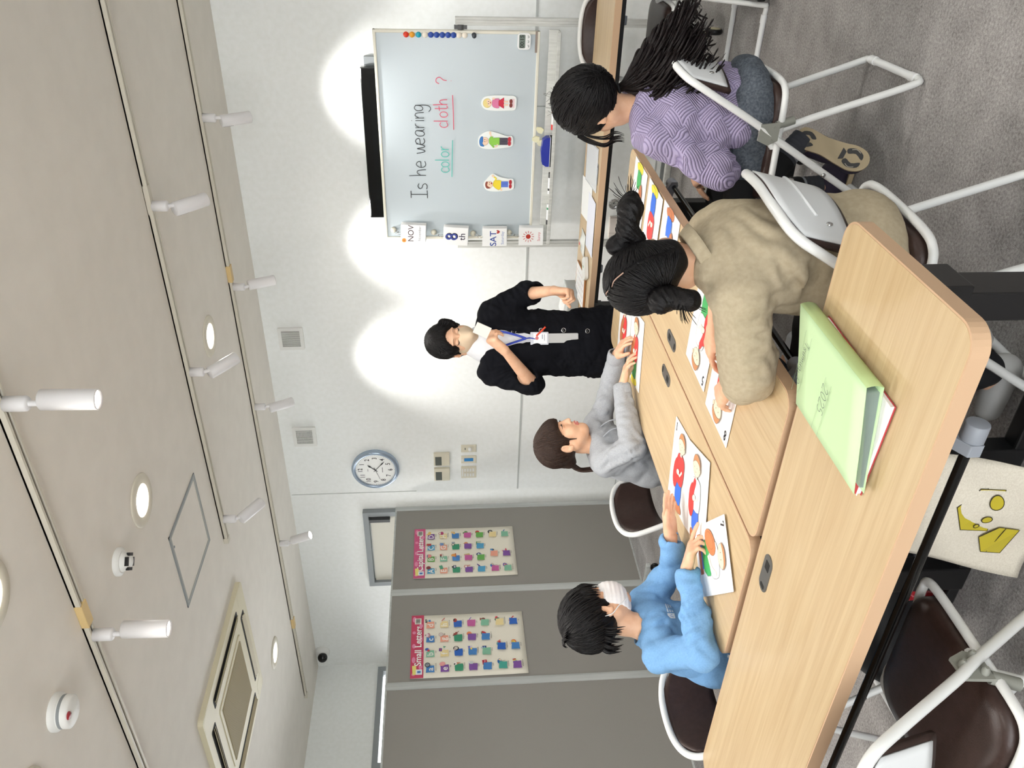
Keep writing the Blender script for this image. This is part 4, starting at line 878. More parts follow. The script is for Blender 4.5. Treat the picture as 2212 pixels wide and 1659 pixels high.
for x in (-.024, 0, .024): b = MB(); b.lathe([(.007, 0), (.007, .002), (0, .003)], (-.918+x, BY-.016, 1.002), RY, n=14); b.build('button', mat('button_grey', '#d5d8d8', .4), t)
SK = '#eecfb4'
def cutout(label, x, z, w, h, fn, outline):
    t = thing('magnet_cutout', label, 'picture magnet', (x, BY, z), 'cut-out children on the whiteboard')
    b = MB(); b.prism([tuple(p) for p in spline([V(*p) for p in outline], 5, True)], (x, BY-.006, z), (1, 0, 0), (0, 0, 1), .005); b.build('card', mat('laminated_card', '#edf1ee', .25), t)
    A = Art((x, BY-.0064, z), (1, 0, 0), (0, 0, 1)); fn(A); A.build('drawing', t)
def girl(A):
    A.rect(0, -.085, .05, .012, '#f0d0d4'); A.ell(.0, .065, .026, .024, '#e8d48a', line='#a8904a'); A.ell(.002, .056, .018, .018, SK); A.ell(-.006, .073, .02, .011, '#e8d48a', .3); A.ell(-.003, .058, .002, .003, '#4a3428'); A.ell(.009, .058, .002, .003, '#4a3428'); A.ell(.003, .047, .005, .003, '#c04848')
    A.poly([(-.018, .034), (.02, .034), (.026, .0), (.012, -.004), (-.014, -.004), (-.028, .002)], '#d878a0', 3, '#a04a70'); A.poly([(-.012, 0), (.014, 0), (.032, -.03), (-.03, -.03)], '#c82440', line='#8a1428')
    A.rect(-.009, -.046, .009, .034, SK); A.rect(.009, -.046, .009, .034, SK); A.rect(-.009, -.06, .01, .008, '#ffffff'); A.rect(.009, -.06, .01, .008, '#ffffff'); A.ell(-.011, -.07, .013, .009, '#7a2c24'); A.ell(.011, -.07, .013, .009, '#7a2c24'); A.ell(.026, .03, .006, .008, SK)
def boyg(A):
    A.ell(0, .066, .024, .022, SK, line='#7a5a48'); A.poly([(-.03, .07), (-.026, .092), (.0, .098), (.024, .09), (.026, .078), (.0, .076), (-.012, .08)], '#3a78c0', 4, '#24487a'); A.ell(-.002, .066, .0022, .003, '#3a2820'); A.ell(.01, .066, .0022, .003, '#3a2820'); A.line([(-.002, .056), (.006, .053), (.012, .056)], .0015, '#8a3a34', 4)
    A.poly([(-.012, .04), (.014, .042), (.03, .03), (.026, .016), (.02, .02), (.022, -.02), (-.022, -.02), (-.022, .016), (-.034, .006), (-.038, .016)], '#8cc84a', 0, '#4a8a2a'); A.line([(.03, .026), (.042, .036), (.05, .03)], .008, SK); A.line([(-.034, .01), (-.03, -.006), (-.016, -.008)], .007, SK); A.ell(.05, .036, .008, .006, SK)
    A.rect(0, -.044, .042, .048, '#4a4450'); A.line([(0, -.03), (0, -.068)], .0015, '#1e1c22'); A.ell(-.012, -.078, .014, .01, '#b82434'); A.ell(.012, -.078, .014, .01, '#b82434')
def boyy(A):
    A.ell(-.004, .058, .021, .021, SK, line='#7a5a48'); A.poly([(-.026, .05), (-.028, .074), (-.006, .084), (.014, .078), (.012, .068), (-.008, .072), (-.018, .062)], '#8a4434', 4); A.ell(-.002, .058, .002, .003, '#3a2820'); A.ell(.008, .058, .002, .003, '#3a2820'); A.ell(.004, .046, .006, .004, '#a84038')
    A.poly([(-.014, .034), (.012, .034), (.022, .024), (.02, -.012), (-.022, -.012), (-.034, -.004), (-.036, .006)], '#ecd434', 3, '#a8902a'); A.line([(.016, .026), (.034, .018), (.044, .032)], .009, '#ecd434'); A.ell(.05, .038, .008, .007, SK); A.ell(-.036, -.014, .006, .007, SK)
    A.rect(-.002, -.034, .036, .044, '#5a78d0'); A.line([(0, -.02), (0, -.055)], .0014, '#34489a'); A.rect(-.002, -.058, .036, .006, '#d8ecf4'); A.ell(-.014, -.068, .014, .009, '#b02430'); A.ell(.012, -.068, .014, .009, '#b02430')
cutout('cut-out picture magnet of a blond girl in a pink top and red skirt', -1.252, 1.157, .08, .2, girl, [(-.03, .085), (0, .1), (.03, .085), (.042, .04), (.042, -.05), (.036, -.095), (0, -.102), (-.036, -.095), (-.042, -.05), (-.042, .04)])
cutout('cut-out picture magnet of a boy in a blue cap and green shirt', -1.47, 1.168, .1, .2, boyg, [(-.03, .1), (.0, .106), (.032, .095), (.058, .05), (.05, .0), (.03, -.06), (.03, -.092), (0, -.1), (-.03, -.092), (-.04, -.04), (-.047, .02), (-.044, .07)])
cutout('cut-out picture magnet of a boy in a yellow sweater and blue jeans', -1.728, 1.146, .1, .19, boyy, [(-.03, .085), (.0, .094), (.03, .075), (.062, .04), (.044, .0), (.032, -.05), (.03, -.082), (0, -.09), (-.034, -.084), (-.044, -.04), (-.048, .02), (-.044, .06)])
# hanging calendar cards
def calendar(i, label, x, z, fn, tilt, hz):
    h = thing('magnet_hook', ('round white magnet hook holding the NOV cards', 'round white magnet hook holding the 8th cards', 'round pale magnet hook holding the SAT cards', 'round pale magnet hook holding the sun cards')[i], 'hook', (x+.01, BY, hz), 'magnet hooks')
    hx = x+.012
    b = MB(); b.lathe([(.017, 0), (.0185, .006), (.016, .013), (.008, .017), (0, .018)], (hx, BY-.001, hz), RY, n=22); b.build('knob', mat('ivory_knob', '#dcd8c6', .35), h)
    b = MB(); b.tube(spline([(hx, BY-.016, hz-.008), (hx, BY-.03, hz-.018), (hx, BY-.032, hz-.03), (hx, BY-.045, hz-.034), (hx, BY-.05, hz-.024)], 6), .0022, 8); b.build('hook', CHROME, h)
    t = thing('flip_cards', label, 'cards', (x, BY-.045, z), 'calendar flip cards'); R = rotz(.12)@roty(tilt); W2, H2 = .112, .152
    b = MB()
    for k in range(5): b.box(V(x, BY-.043+k*.0045, z-.001*k)+R@V(.002*k, 0, 0), (W2, .0009, H2), R=R@rotz(.02*k))
    b.build('card_stack', PAPER, t)
    b = MB(); b.tube([V(x+.004, BY-.04, z+H2/2-.004)+V(0, .016*math.cos(a), .016+.017*math.sin(a)) for a in np.linspace(0, 2*PI, 20, endpoint=False)], .0014, 6, closed=True); b.build('ring', CHROME, t)
    A = Art(V(x, BY-.0438, z), R@V(1, 0, 0), R@V(0, 0, 1)); fn(A); A.build('lettering', t)
def nov(A): A.text('NOV', .05, .003, .012, '#3a2228', 0, sxs=.95); A.text('November', .021, .004, -.04, '#8a8a90'); A.ell(-.042, .055, .013, .013, '#e8963c'); A.ell(-.042, .055, .006, .005, '#b8602a')
def eig(A): A.text('8', .105, .0, .018, '#2a2038', .012, sxs=.9); A.text('8', .105, -.004, .022, '#3a4a9a', .002, sxs=.9); A.text('th', .055, .0, -.042, '#2a2038', .004)
def sat(A): A.text('SAT', .056, -.008, .006, '#2f4a9c', .008); A.text('Saturday', .024, -.004, -.05, '#8a9ac8'); A.poly([(.036, -.018), (.028, -.012), (.024, -.022), (.036, -.034), (.046, -.022), (.044, -.012)], '#b83a34', 4)
def sun(A):
    A.ell(0, .016, .015, .015, '#b83020')
    for k in range(12): a = k*PI/6; A.line([(.022*math.cos(a), .016+.022*math.sin(a)), (.036*math.cos(a), .016+.036*math.sin(a))], .0032, '#c8382a')
    A.text('Sunny', .024, 0, -.05, '#d8808a')
calendar(0, 'hanging calendar cards reading NOV November', -2.032, 1.672, nov, .05, 1.792); calendar(1, 'hanging calendar cards reading 8th', -2.050, 1.412, eig, .06, 1.546)
calendar(2, 'hanging calendar cards reading SAT Saturday', -2.058, 1.171, sat, .0, 1.303); calendar(3, 'hanging calendar cards showing a red sun and Sunny', -2.054, .944, sun, .0, 1.078)
# pens, eraser, paper clips in the tray
def pen(label, x, c, flip=1):
    t = thing('whiteboard_marker', label, 'marker', (x, 4.70, .836), 'whiteboard markers in the tray'); z = .8465; y = 4.70
    b = MB(); b.tube([(x-.045*flip, y, z), (x+.055*flip, y, z)], .0095, 14); b.build('barrel', WHITE, t)
    b = MB(); b.tube([(x-.075*flip, y, z), (x-.045*flip, y, z)], .0102, 14); b.build('cap', mat('cap_'+c[1:], c, .35), t)
    b = MB(); b.tube([(x+.02*flip, y, z), (x+.034*flip, y, z)], .0098, 14); b.build('band', mat('cap_'+c[1:], c, .35), t)
pen('white marker with a red cap in the whiteboard tray', -1.31, '#d8241c'); pen('white marker with a black cap beside the blue eraser', -1.715, '#16161a', -1); pen('white marker with a black cap and green band at the tray end', -1.89, '#1f1f22')
for o in kids(bpy.data.objects['whiteboard_marker.002']):
    if o.name.startswith('band'): o.data.materials[0] = mat('cap_green', '#2f8a5a', .35)
t = thing('whiteboard_eraser', 'blue whiteboard eraser with a dark felt pad in the tray', 'eraser', (-1.51, 4.70, .836))
b = MB(); b.prism([(-.085, 0), (-.085, .02), (-.07, .042), (.0, .05), (.07, .042), (.085, .02), (.085, 0)], (-1.51, 4.672, .859), (1, 0, 0), (0, 0, 1), .05); b.build('handle', mat('eraser_blue', '#2433a0', .35), t, bevel=.004)
b = MB(); b.box((-1.51, 4.697, .8475), (.172, .052, .019)); b.build('felt_pad', mat('felt_dark', '#2b2f36', .9), t); b = MB(); b.box((-1.51, 4.697, .8585), (.171, .051, .003)); b.build('backing', WHITE, t)
for i, (x, z, r) in enumerate(((-1.455, .935, 0), (-1.40, .915, .5), (-1.475, .905, -.4))):
    t = None; b = MB(); R = roty(r); b.prism([(-.014, -.02), (.014, -.02), (.018, .0), (.008, .022), (-.008, .022), (-.018, 0)], (x, 4.735 if i else 4.74, z), R@V(1, 0, 0), R@V(0, 0, 1), .012)
    tag(b.build('memo_clip', mat('clip_cream', '#e6e2bc', .4), base=(x, 4.74, z), bevel=.002), ('cream plastic clip on the lower whiteboard edge above the eraser', 'cream plastic clip behind the eraser, toward the red capped marker', 'cream plastic clip behind the eraser, toward the black capped marker')[i], 'clip', 'cream clips by the eraser')

# ------------------------------------------------------------------ picture cards on the tables
def card(label, c, up, figure, num=None, z=.7222):
    up = nrm(V(up[0], up[1], 0)); rt = np.cross(up, V(0, 0, 1))
    t = thing('picture_card', label, 'card', (c[0], c[1], z), 'laminated picture cards'); o = V(c[0], c[1], z)
    b = MB(); b.prism(rrect(.21, .297, .003, 2), o+V(0, 0, .0009), rt, up, .0009); b.build('sheet', mat('laminated_sheet', '#f6f8f8', .22), t)
    A = Art(o+V(0, 0, .0011), rt, up); figure(A); A.build('drawing', t)
    if num: A = Art(o+V(0, 0, .0012), rt, up); write(A, num, -.088, .108, .028, '#26222a', .0055); A.build('number', t)
def kid(shirt, coat, pants, shoes, hair='#c98a5a', shade=None):
    LN = '#6a625c'
    def f(A):
        A.rect(.012, -.135, .05, .02, '#3fae5c' if pants != '#2fa04a' else '#3a74d8')
        A.poly([(-.03, -.15), (.03, -.15), (.042, -.134), (.012, -.118), (-.034, -.122)], shoes, 3, LN); A.poly([(.0, -.14), (.05, -.142), (.056, -.126), (.03, -.112), (.0, -.118)], shoes, 3, LN)
        A.poly([(-.022, -.04), (.032, -.04), (.036, -.115), (.006, -.12), (-.024, -.112)], pants, 2, LN)
        A.poly([(-.028, .052), (.03, .054), (.044, .02), (.036, -.045), (-.03, -.045), (-.04, .0)], shirt, 3, LN)
        if coat: A.poly([(-.012, .056), (-.03, .03), (-.052, -.02), (-.054, -.072), (-.03, -.082), (-.012, -.05), (-.016, .0), (.0, .04)], coat, 3, LN); A.poly([(-.03, .03), (-.058, .0), (-.06, -.06), (-.04, -.07)], coat, 3, LN)
        A.ell(-.012, -.012, .016, .01, '#f6ead8', .5, LN); A.line([(.03, .01), (.01, -.016), (-.006, -.012)], .009, '#f6ead8')
        A.rect(.002, .06, .016, .014, '#f6ead8'); A.ell(.0, .094, .034, .032, '#f3dcc0', 0, LN)
        A.poly([(-.034, .1), (-.02, .128), (.006, .134), (.032, .12), (.036, .096), (.026, .108), (.0, .114), (-.022, .108)], hair, 3, LN); A.ell(.034, .09, .006, .008, '#f3dcc0', 0, LN)
        A.ell(-.014, .092, .0016, .0024, '#4a4440'); A.ell(.008, .092, .0016, .0024, '#4a4440'); A.line([(-.01, .08), (-.002, .077), (.006, .08)], .0012, '#8a5a50', 3)
    return f
Rr, Wt, Br, Bl, Gn, Ye = '#e83a38', '#f4f4f2', '#c8784a', '#2f6fe0', '#3fae5c', '#f2e23a'
card('picture card numbered 1 near the seam, boy in a red jacket', (-1.723, 2.038), (.99, .145), kid(Rr, Rr, Bl, Br), '1')
card('picture card by the boy, white shirted figure hugging a red coat', (-1.675, 1.859), (.95, .32), kid(Wt, Rr, Bl, Br), None, .7242)
def bend(A):
    LN = '#6a625c'
    A.rect(-.02, -.11, .12, .03, '#b8643c'); A.rect(-.02, -.085, .09, .03, Bl); A.poly([(-.05, -.08), (.03, -.085), (.05, -.03), (.0, -.01), (-.05, -.03)], Gn, 2, LN); A.poly([(-.02, -.02), (.05, -.02), (.06, .04), (.02, .06), (-.04, .05)], Wt, 3, LN)
    A.ell(-.045, .0, .05, .034, '#d07f4c', .9, LN); A.ell(-.05, .0, .034, .022, '#d07f4c', .9, '#a05a34'); A.line([(.05, .03), (.03, -.01), (-.01, -.03)], .014, '#f6ead8', 4)
    A.ell(.005, .09, .036, .03, '#f3dcc0', 0, LN); A.poly([(-.034, .1), (-.01, .122), (.03, .118), (.044, .09), (.03, .104), (.0, .108)], '#c98a5a', 3, LN); A.ell(-.006, .088, .0016, .0024, '#4a4440'); A.ell(.014, .086, .0016, .0024, '#4a4440')
card('picture card numbered 7 under the boy\'s hand, figure with a brown sack', (-1.725, 1.645), (.78, -.63), bend, '7', .7262)
card('picture card numbered 5 by the beige shirt, figure holding a red coat', (-1.208, 2.065), (-.995, .03), kid(Wt, Rr, Gn, Br), '5')
card('picture card numbered 8, figure all in red, by the elbow', (-1.233, 1.826), (-.99, .02), kid(Rr, Rr, Gn, Br), '8')
card('picture card with yellow boots and green trousers, nearest the whiteboard', (-1.175, 3.03), (-1, .03), kid(Wt, Br, Gn, Ye))
card('picture card with yellow boots and blue trousers, middle of the far three', (-1.172, 2.775), (-1, .03), kid(Rr, None, Bl, Ye), None, .7242)
card('picture card with brown boots, closest of the far three to the beige girl', (-1.168, 2.545), (-1, .0), kid(Wt, Br, Bl, Br))
card('picture card under the grey girl\'s hands, red shirt and brown coat', (-1.70, 2.775), (.99, .18), kid(Rr, Br, Gn, Ye))
card('picture card in front of the grey girl, red shirt and blue trousers', (-1.725, 2.985), (.99, .12), kid(Rr, Br, Bl, Ye), None, .7242)

# ------------------------------------------------------------------ green file and red workbook
t = thing('workbook', 'white and red workbook sticking out beneath the green file', 'book', (-.88, 1.24, .7222)); R = rotz(-.05); c = V(-.888, 1.238, .727)
b = MB(); b.box(c, (.205, .29, .008), R=R); b.build('pages', PAPER, t)
b = MB(); b.box(c+V(0, 0, .0044), (.21, .297, .0008), R=R, m=0); b.box(c+R@V(-.083, -.06, .0051), (.043, .17, .0006), R=R, m=1); b.box(c-V(0, 0, .0043), (.21, .297, .0008), R=R, m=1); b.build('cover', [PAPER, mat('workbook_red', '#b8202a', .35)], t)
GRN = mat('pale_green_card', '#c3dfae', .6); GRN2 = mat('pale_green_spine', '#b4c98c', .6)
t = thing('green_file', 'pale green file folder reading Tsumugi O and 2025', 'folder', (-.87, 1.25, .732))
def fpt(u, v, top):       # u: 0 at the spine .. 1 at the free edge, v along the spine
    x = -.772-.204*u; y = 1.425-.307*v-.064*u+.02*u*v
    return (x, y, (.765-.012*u*u-.004*math.sin(u*3)) if top else .7335)
b = MB(); b.grid(lambda u, v: fpt(u, v, 1), 10, 6); b.build('front_cover', GRN, t, solid=.0012)
b = MB(); b.grid(lambda u, v: fpt(u, v, 0), 8, 4); b.build('back_cover', GRN, t, solid=.0012)
b = MB(); b.grid(lambda u, v: V(*fpt(0, v, 0))*(1-u)+V(*fpt(0, v, 1))*u+V(.004*math.sin(u*PI), 0, 0), 4, 6); b.build('spine', GRN2, t, solid=.0012)
b = MB()
for k in range(9):
    q = (k+1)/10
    b.grid(lambda u, v: V(*fpt(.06+u*.9, .015+v*.97, 0))*(1-q*(1-.55*u))+V(*fpt(.06+u*.9, .015+v*.97, 1))*q*(1-.55*u), 6, 2)
b.build('inner_sheets', mat('pale_sheet', '#cfdcd6', .5), t)
A = Art((-.772, 1.425, .7665), nrm((-.204, -.064, -.0)), np.cross((0, 0, 1), nrm((-.204, -.064, -.0))))
A.uy = nrm(V(-.065, -.998, 0)); A.ux = nrm(np.cross(A.uy, V(0, 0, 1))); A.n = V(0, 0, 1)
A.o = V(-.772, 1.425, .7664)
for x0, x1, y in ((.03, .185, .052), (.03, .17, .082), (.06, .195, .17), (.06, .195, .198)): A.line([(x0, y), (x1, y-.006)], .0008, '#8fa884')
write(A, 'Tsumugi O', .052, .060, .019, '#4a5a52', .0013); write(A, '2025', .072, .172, .026, '#4a5a52', .0014)
A.mb.v = [(x, y, z-.012*((-.772-x)/.204)**2-.004*math.sin((-.772-x)/.204*3)+.0003) for x, y, z in A.mb.v]; A.build('lettering', t)

# ------------------------------------------------------------------ things on the table by the whiteboard
def sheet(name, label, c, w, h, rz, m=PAPER, z=.7222, th=.0012):
    b = MB(); b.box((c[0], c[1], z+th/2), (w, h, th), R=rotz(rz)); return tag(b.build(name, m, base=(c[0], c[1], z)), label, 'sheet' if 'folder' not in name else 'folder', 'papers on the table by the whiteboard')
t = thing('clear_folder', 'clear plastic folder lying on the table by the whiteboard', 'folder', (-1.37, 4.045, .7222))
b = MB(); b.box((-1.37, 4.045, .7242), (.215, .31, .004), R=rotz(.12)); b.build('sleeve', mat('milky_plastic', '#cfd4d8', .2, spec=.6), t); b = MB(); b.box((-1.37, 4.045, .7265), (.2, .29, .0006), R=rotz(.12)); b.build('sheet', mat('pale_insert', '#dfe2e4', .3), t)
sheet('paper_sheet', 'white sheet at the far side of the table, behind the clear folder', (-1.585, 4.115, 0), .21, .297, .16); sheet('paper_sheet', 'bluish white sheet near the table edge beside the teacher', (-1.655, 3.945, 0), .29, .2, .06, mat('bluish_paper', '#e9ecf8', .5), .7238)
t = thing('plastic_pouch', 'small crumpled clear pouch with a red mark on the table', 'pouch', (-1.835, 4.12, .7222))
b = MB(); b.grid(lambda u, v: (-1.90+.13*u, 4.06+.12*v, .7235+.012*math.sin(PI*u)*math.sin(PI*v)*(1+.6*math.sin(9*u+4*v))), 14, 12); b.build('pouch', mat('clear_pouch', '#e3e6e0', .15, spec=.7), t, solid=.001); b = MB(); b.box((-1.855, 4.165, .734), (.016, .012, .003)); b.build('red_mark', mat('mark_red', '#c83040', .4), t)
t = thing('white_case', 'small white case with a green mark on the table', 'case', (-1.9, 3.95, .7222)); b = MB(); b.prism(rrect(.12, .085, .02), (-1.905, 3.945, .742), rotz(.6)@V(1, 0, 0), rotz(.6)@V(0, 1, 0), .019); b.build('case', WHITEP, t, bevel=.004)
A = Art((-1.905, 3.945, .7425), rotz(.6)@V(1, 0, 0), rotz(.6)@V(0, 1, 0)); A.text('8', .03, .01, 0, '#2f9a4a', .01); A.build('marking', t)
t = thing('picture_board', 'white printed board with a wooden edge beside the teacher', 'board', (-2.07, 4.06, .7222)); b = MB(); b.box((-2.06, 4.06, .7275), (.2, .26, .010), R=rotz(.1)); b.build('board', mat('board_edge_brown', '#b07a48', .6), t); b = MB(); b.box((-2.06, 4.06, .7331), (.196, .256, .001), R=rotz(.1)); b.build('print', PAPER, t)
A = Art((-2.06, 4.06, .734), rotz(.1)@V(1, 0, 0), rotz(.1)@V(0, 1, 0))
for i in range(7):
    for j in range(5): A.ell(-.07+.035*j, -.1+.033*i, .008+.003*((i*j) % 2), .007, ('#d8c4c8', '#c8c4d0', '#d8ccc0')[(i+j) % 3])
A.build('pictures', t)
t = thing('storage_box', 'grey lidded box at the end of the table beside the teacher', 'box', (-2.2, 4.19, .7222)); b = MB(); b.box((-2.2, 4.19, .7522), (.13, .17, .06)); b.build('body', mat('box_grey', '#b4b9ba', .5), t, bevel=.003); b = MB(); b.box((-2.2, 4.19, .784), (.134, .174, .008)); b.build('lid', mat('lid_grey', '#c9cfcd', .45), t, bevel=.002)
t = thing('spiral_notebook', 'spiral bound white pad standing on the grey box', 'notebook', (-2.25, 4.19, .788)); b = MB(); b.box((-2.255, 4.19, .797), (.10, .15, .018), R=roty(.12)); b.build('pages', PAPER, t)
for k in range(9):
    b = MB(); b.tube([V(-2.203, 4.13+.015*k, .797)+V(.009*math.cos(a), 0, .010*math.sin(a)) for a in np.linspace(0, 2*PI, 14, endpoint=False)], .0017, 6, closed=True); b.build('ring', BLACK, t)

# ------------------------------------------------------------------ bags
t = thing('tote_bag', 'cream canvas tote bag with a yellow cheese print hanging under the nearest table', 'bag', (-1.12, 1.15, .25))
def totep(u, v, off):
    p = (1-u)*((1-v)*V(-1.305, 1.15, .262)+v*V(-1.205, 1.15, .60))+u*((1-v)*V(-1.012, 1.15, .262)+v*V(-.945, 1.15, .60))
    return p+V(0, off*(1+.0*u)+.010*math.sin(5*u+3*v)+.006*math.sin(11*u-6*v)-.02*(1-v)*math.sin(PI*u)*np.sign(-off)*-1, -.018*math.sin(PI*u)*(1-v))
CANV = noisy('cream_canvas', '#d6cfc0', '#cbc3b3', nscale=300, detail=2, rough=.9, bump=.15, bscale=500)
b = MB(); b.grid(lambda u, v: totep(u, v, -.02*math.sin(PI*min(1, max(0, u)))), 18, 18); b.build('front_panel', CANV, t, solid=.002)
b = MB(); b.grid(lambda u, v: totep(u, v, .025*math.sin(PI*u)), 18, 18); b.build('back_panel', CANV, t, solid=.002)
for yo in (-.018, .02): b = MB(); b.tube(spline([totep(.28, .97, yo), V(-1.16, 1.16+yo*.3, .655), V(-1.09, 1.165+yo*.2, .675), V(-1.03, 1.16+yo*.3, .655), totep(.72, .97, yo)], 6), .006, 8, flat=.35); b.build('handle', CANV, t)
b = MB(); b.tube([totep(u, .985, -.021*math.sin(PI*u)) for u in np.linspace(0, 1, 14)], .0022, 6); b.build('hem', CANV, t)
A = Art((0, 0, 0), (1, 0, 0), (0, 0, 1))
def onT(A0):
    A0.mb.v = [tuple(totep(.5+x/.28, .42+z/.33, -.02*math.sin(PI*min(1, max(0, .5+x/.28))))+V(0, y-.0022, 0)) for x, y, z in A0.mb.v]
Yl, Ln = '#b8a82a', '#2a2410'
A.poly([(-.03, .06), (.03, .09), (.085, .055), (.088, .0), (-.03, -.005)], Yl, 0, Ln, .002); A.line([(-.03, .042), (.088, .04)], .002, Ln)
for x, z, r in ((.06, .018, .017), (.01, .02, .011), (-.015, .03, .006)): A.ell(x, z, r, r*.9, Yl, 0, Ln, .002)
A.poly([(-.09, -.02), (-.05, .005), (-.01, -.02), (-.01, -.065), (-.09, -.07)], Yl, 0, Ln, .002); A.line([(-.09, -.034), (-.01, -.034)], .002, Ln); A.ell(-.04, -.05, .010, .009, Yl, 0, Ln, .002); A.ell(-.07, -.052, .006, .006, Yl, 0, Ln, .002)
onT(A); A.build('print', t)
t = thing('cloth_bag', 'black bag with a red patterned cloth edge on the floor below the nearest table', 'bag', (-2.02, 1.62, 0))
S = SDF(); S.box((-2.02, 1.62, .11), (.17, .11, .10), .05, rotz(.6), .03); S.ell((-1.95, 1.66, .19), (.11, .08, .05), rotz(.6), .05); S.disp = waves(5, 7, (14, 40), .006)
o = sdf_mb(S, .012).build('bag_body', mat('bag_black', '#0d0c0e', .7), t)
S = SDF(); S.box((-2.10, 1.53, .05), (.14, .06, .045), .03, rotz(.6), .03); S.box((-1.90, 1.70, .08), (.05, .12, .07), .03, rotz(.5), .03); S.disp = waves(6, 7, (16, 44), .006)
RED = noisy('red_print_cloth', '#a31a24', '#c9707a', nscale=55, detail=1, rough=.8, lo=.6, hi=.64); sdf_mb(S, .01).build('patterned_cloth', RED, t)
# folds of the clothes: signed height in mm and points near the cloth
CR_BEIGE = [[6,[[-0.702,1.755,0.815],[-0.739,1.739,0.775],[-0.75,1.734,0.744]]],[5,[[-0.754,1.732,0.864],[-0.796,1.713,0.854],[-0.818,1.703,0.856]]],[-7,[[-0.808,1.707,0.756],[-0.856,1.685,0.724],[-0.878,1.676,0.704]]],[6,[[-0.797,1.712,0.739],[-0.835,1.695,0.703],[-0.867,1.68,0.689]]],[6,[[-0.808,1.707,0.705],[-0.846,1.69,0.687],[-0.889,1.671,0.701]]],[5,[[-0.793,1.714,0.644],[-0.82,1.702,0.637],[-0.852,1.688,0.65]]],[-4,[[-0.944,1.646,0.845],[-0.927,1.653,0.806],[-0.919,1.657,0.76],[-0.918,1.657,0.699]]],[7,[[-0.909,1.662,0.859],[-0.893,1.669,0.823],[-0.888,1.671,0.789]]],[6,[[-0.963,1.637,0.841],[-0.947,1.644,0.802],[-0.937,1.649,0.781]]],[7,[[-0.988,1.626,0.825],[-0.972,1.633,0.792],[-0.986,1.626,0.757],[-1.009,1.616,0.738]]],[6,[[-1.024,1.609,0.814],[-1.016,1.613,0.778],[-1.045,1.6,0.749]]],[5,[[-1.052,1.597,0.798],[-1.064,1.591,0.76],[-1.059,1.594,0.736]]],[-5,[[-0.948,1.644,0.744],[-0.976,1.631,0.718],[-1.004,1.619,0.713]]],[5,[[-0.939,1.648,0.784],[-0.964,1.636,0.762],[-0.989,1.625,0.773]]],[5,[[-0.728,1.743,0.829],[-0.776,1.722,0.797],[-0.787,1.717,0.751]]],[-5,[[-0.888,1.671,0.777],[-0.878,1.676,0.747],[-0.889,1.671,0.713]]]]
CR_BOY = [[7,[[-2.104,1.732,0.849],[-2.08,1.764,0.782],[-2.049,1.808,0.725]]],[-6,[[-2.114,1.719,0.838],[-2.092,1.748,0.772],[-2.075,1.772,0.722]]],[7,[[-2.126,1.702,0.824],[-2.107,1.728,0.758],[-2.091,1.749,0.713]]],[6,[[-2.144,1.677,0.823],[-2.127,1.7,0.77],[-2.112,1.721,0.721]]],[-6,[[-2.112,1.721,0.717],[-2.131,1.695,0.7],[-2.137,1.687,0.66]]],[7,[[-2.119,1.711,0.706],[-2.14,1.683,0.719],[-2.163,1.651,0.711]]],[6,[[-2.128,1.699,0.745],[-2.15,1.669,0.767],[-2.168,1.643,0.754]]],[-4,[[-2.174,1.636,0.812],[-2.151,1.667,0.808],[-2.13,1.697,0.762],[-2.117,1.714,0.722]]],[6,[[-2.02,1.847,0.723],[-2.033,1.83,0.683],[-2.029,1.836,0.661]]],[5,[[-2.051,1.805,0.725],[-2.064,1.787,0.673],[-2.062,1.789,0.656]]],[6,[[-2.077,1.769,0.714],[-2.09,1.751,0.679],[-2.086,1.757,0.653]]],[5,[[-2.031,1.832,0.751],[-2.025,1.841,0.733]]],[5,[[-2.036,1.825,0.849],[-2.028,1.837,0.797],[-2.039,1.822,0.752]]],[5,[[-2.048,1.809,0.868],[-2.054,1.801,0.819],[-2.053,1.802,0.747]]]]
CR_GIRL = [[7,[[-2.157,2.598,0.881],[-2.109,2.637,0.836],[-2.094,2.649,0.788],[-2.087,2.655,0.734]]],[-6,[[-2.161,2.594,0.866],[-2.13,2.62,0.816],[-2.103,2.642,0.735]]],[7,[[-2.174,2.585,0.861],[-2.147,2.606,0.801],[-2.12,2.628,0.731]]],[5,[[-2.149,2.604,0.86],[-2.162,2.594,0.818],[-2.143,2.609,0.775]]],[6,[[-1.985,2.738,0.739],[-2.014,2.714,0.709]]],[6,[[-1.952,2.765,0.748],[-1.973,2.747,0.707]]],[6,[[-1.97,2.75,0.893],[-1.954,2.763,0.861]]],[6,[[-1.946,2.77,0.86],[-1.926,2.786,0.816]]],[6,[[-1.983,2.739,0.83],[-1.972,2.748,0.781]]],[5,[[-2.044,2.69,0.844],[-2.02,2.709,0.811],[-2.017,2.712,0.757]]],[6,[[-2.046,2.688,0.759],[-2.079,2.661,0.728],[-2.08,2.66,0.68]]],[6,[[-2.143,2.609,0.775],[-2.137,2.615,0.71],[-2.113,2.634,0.661]]]]
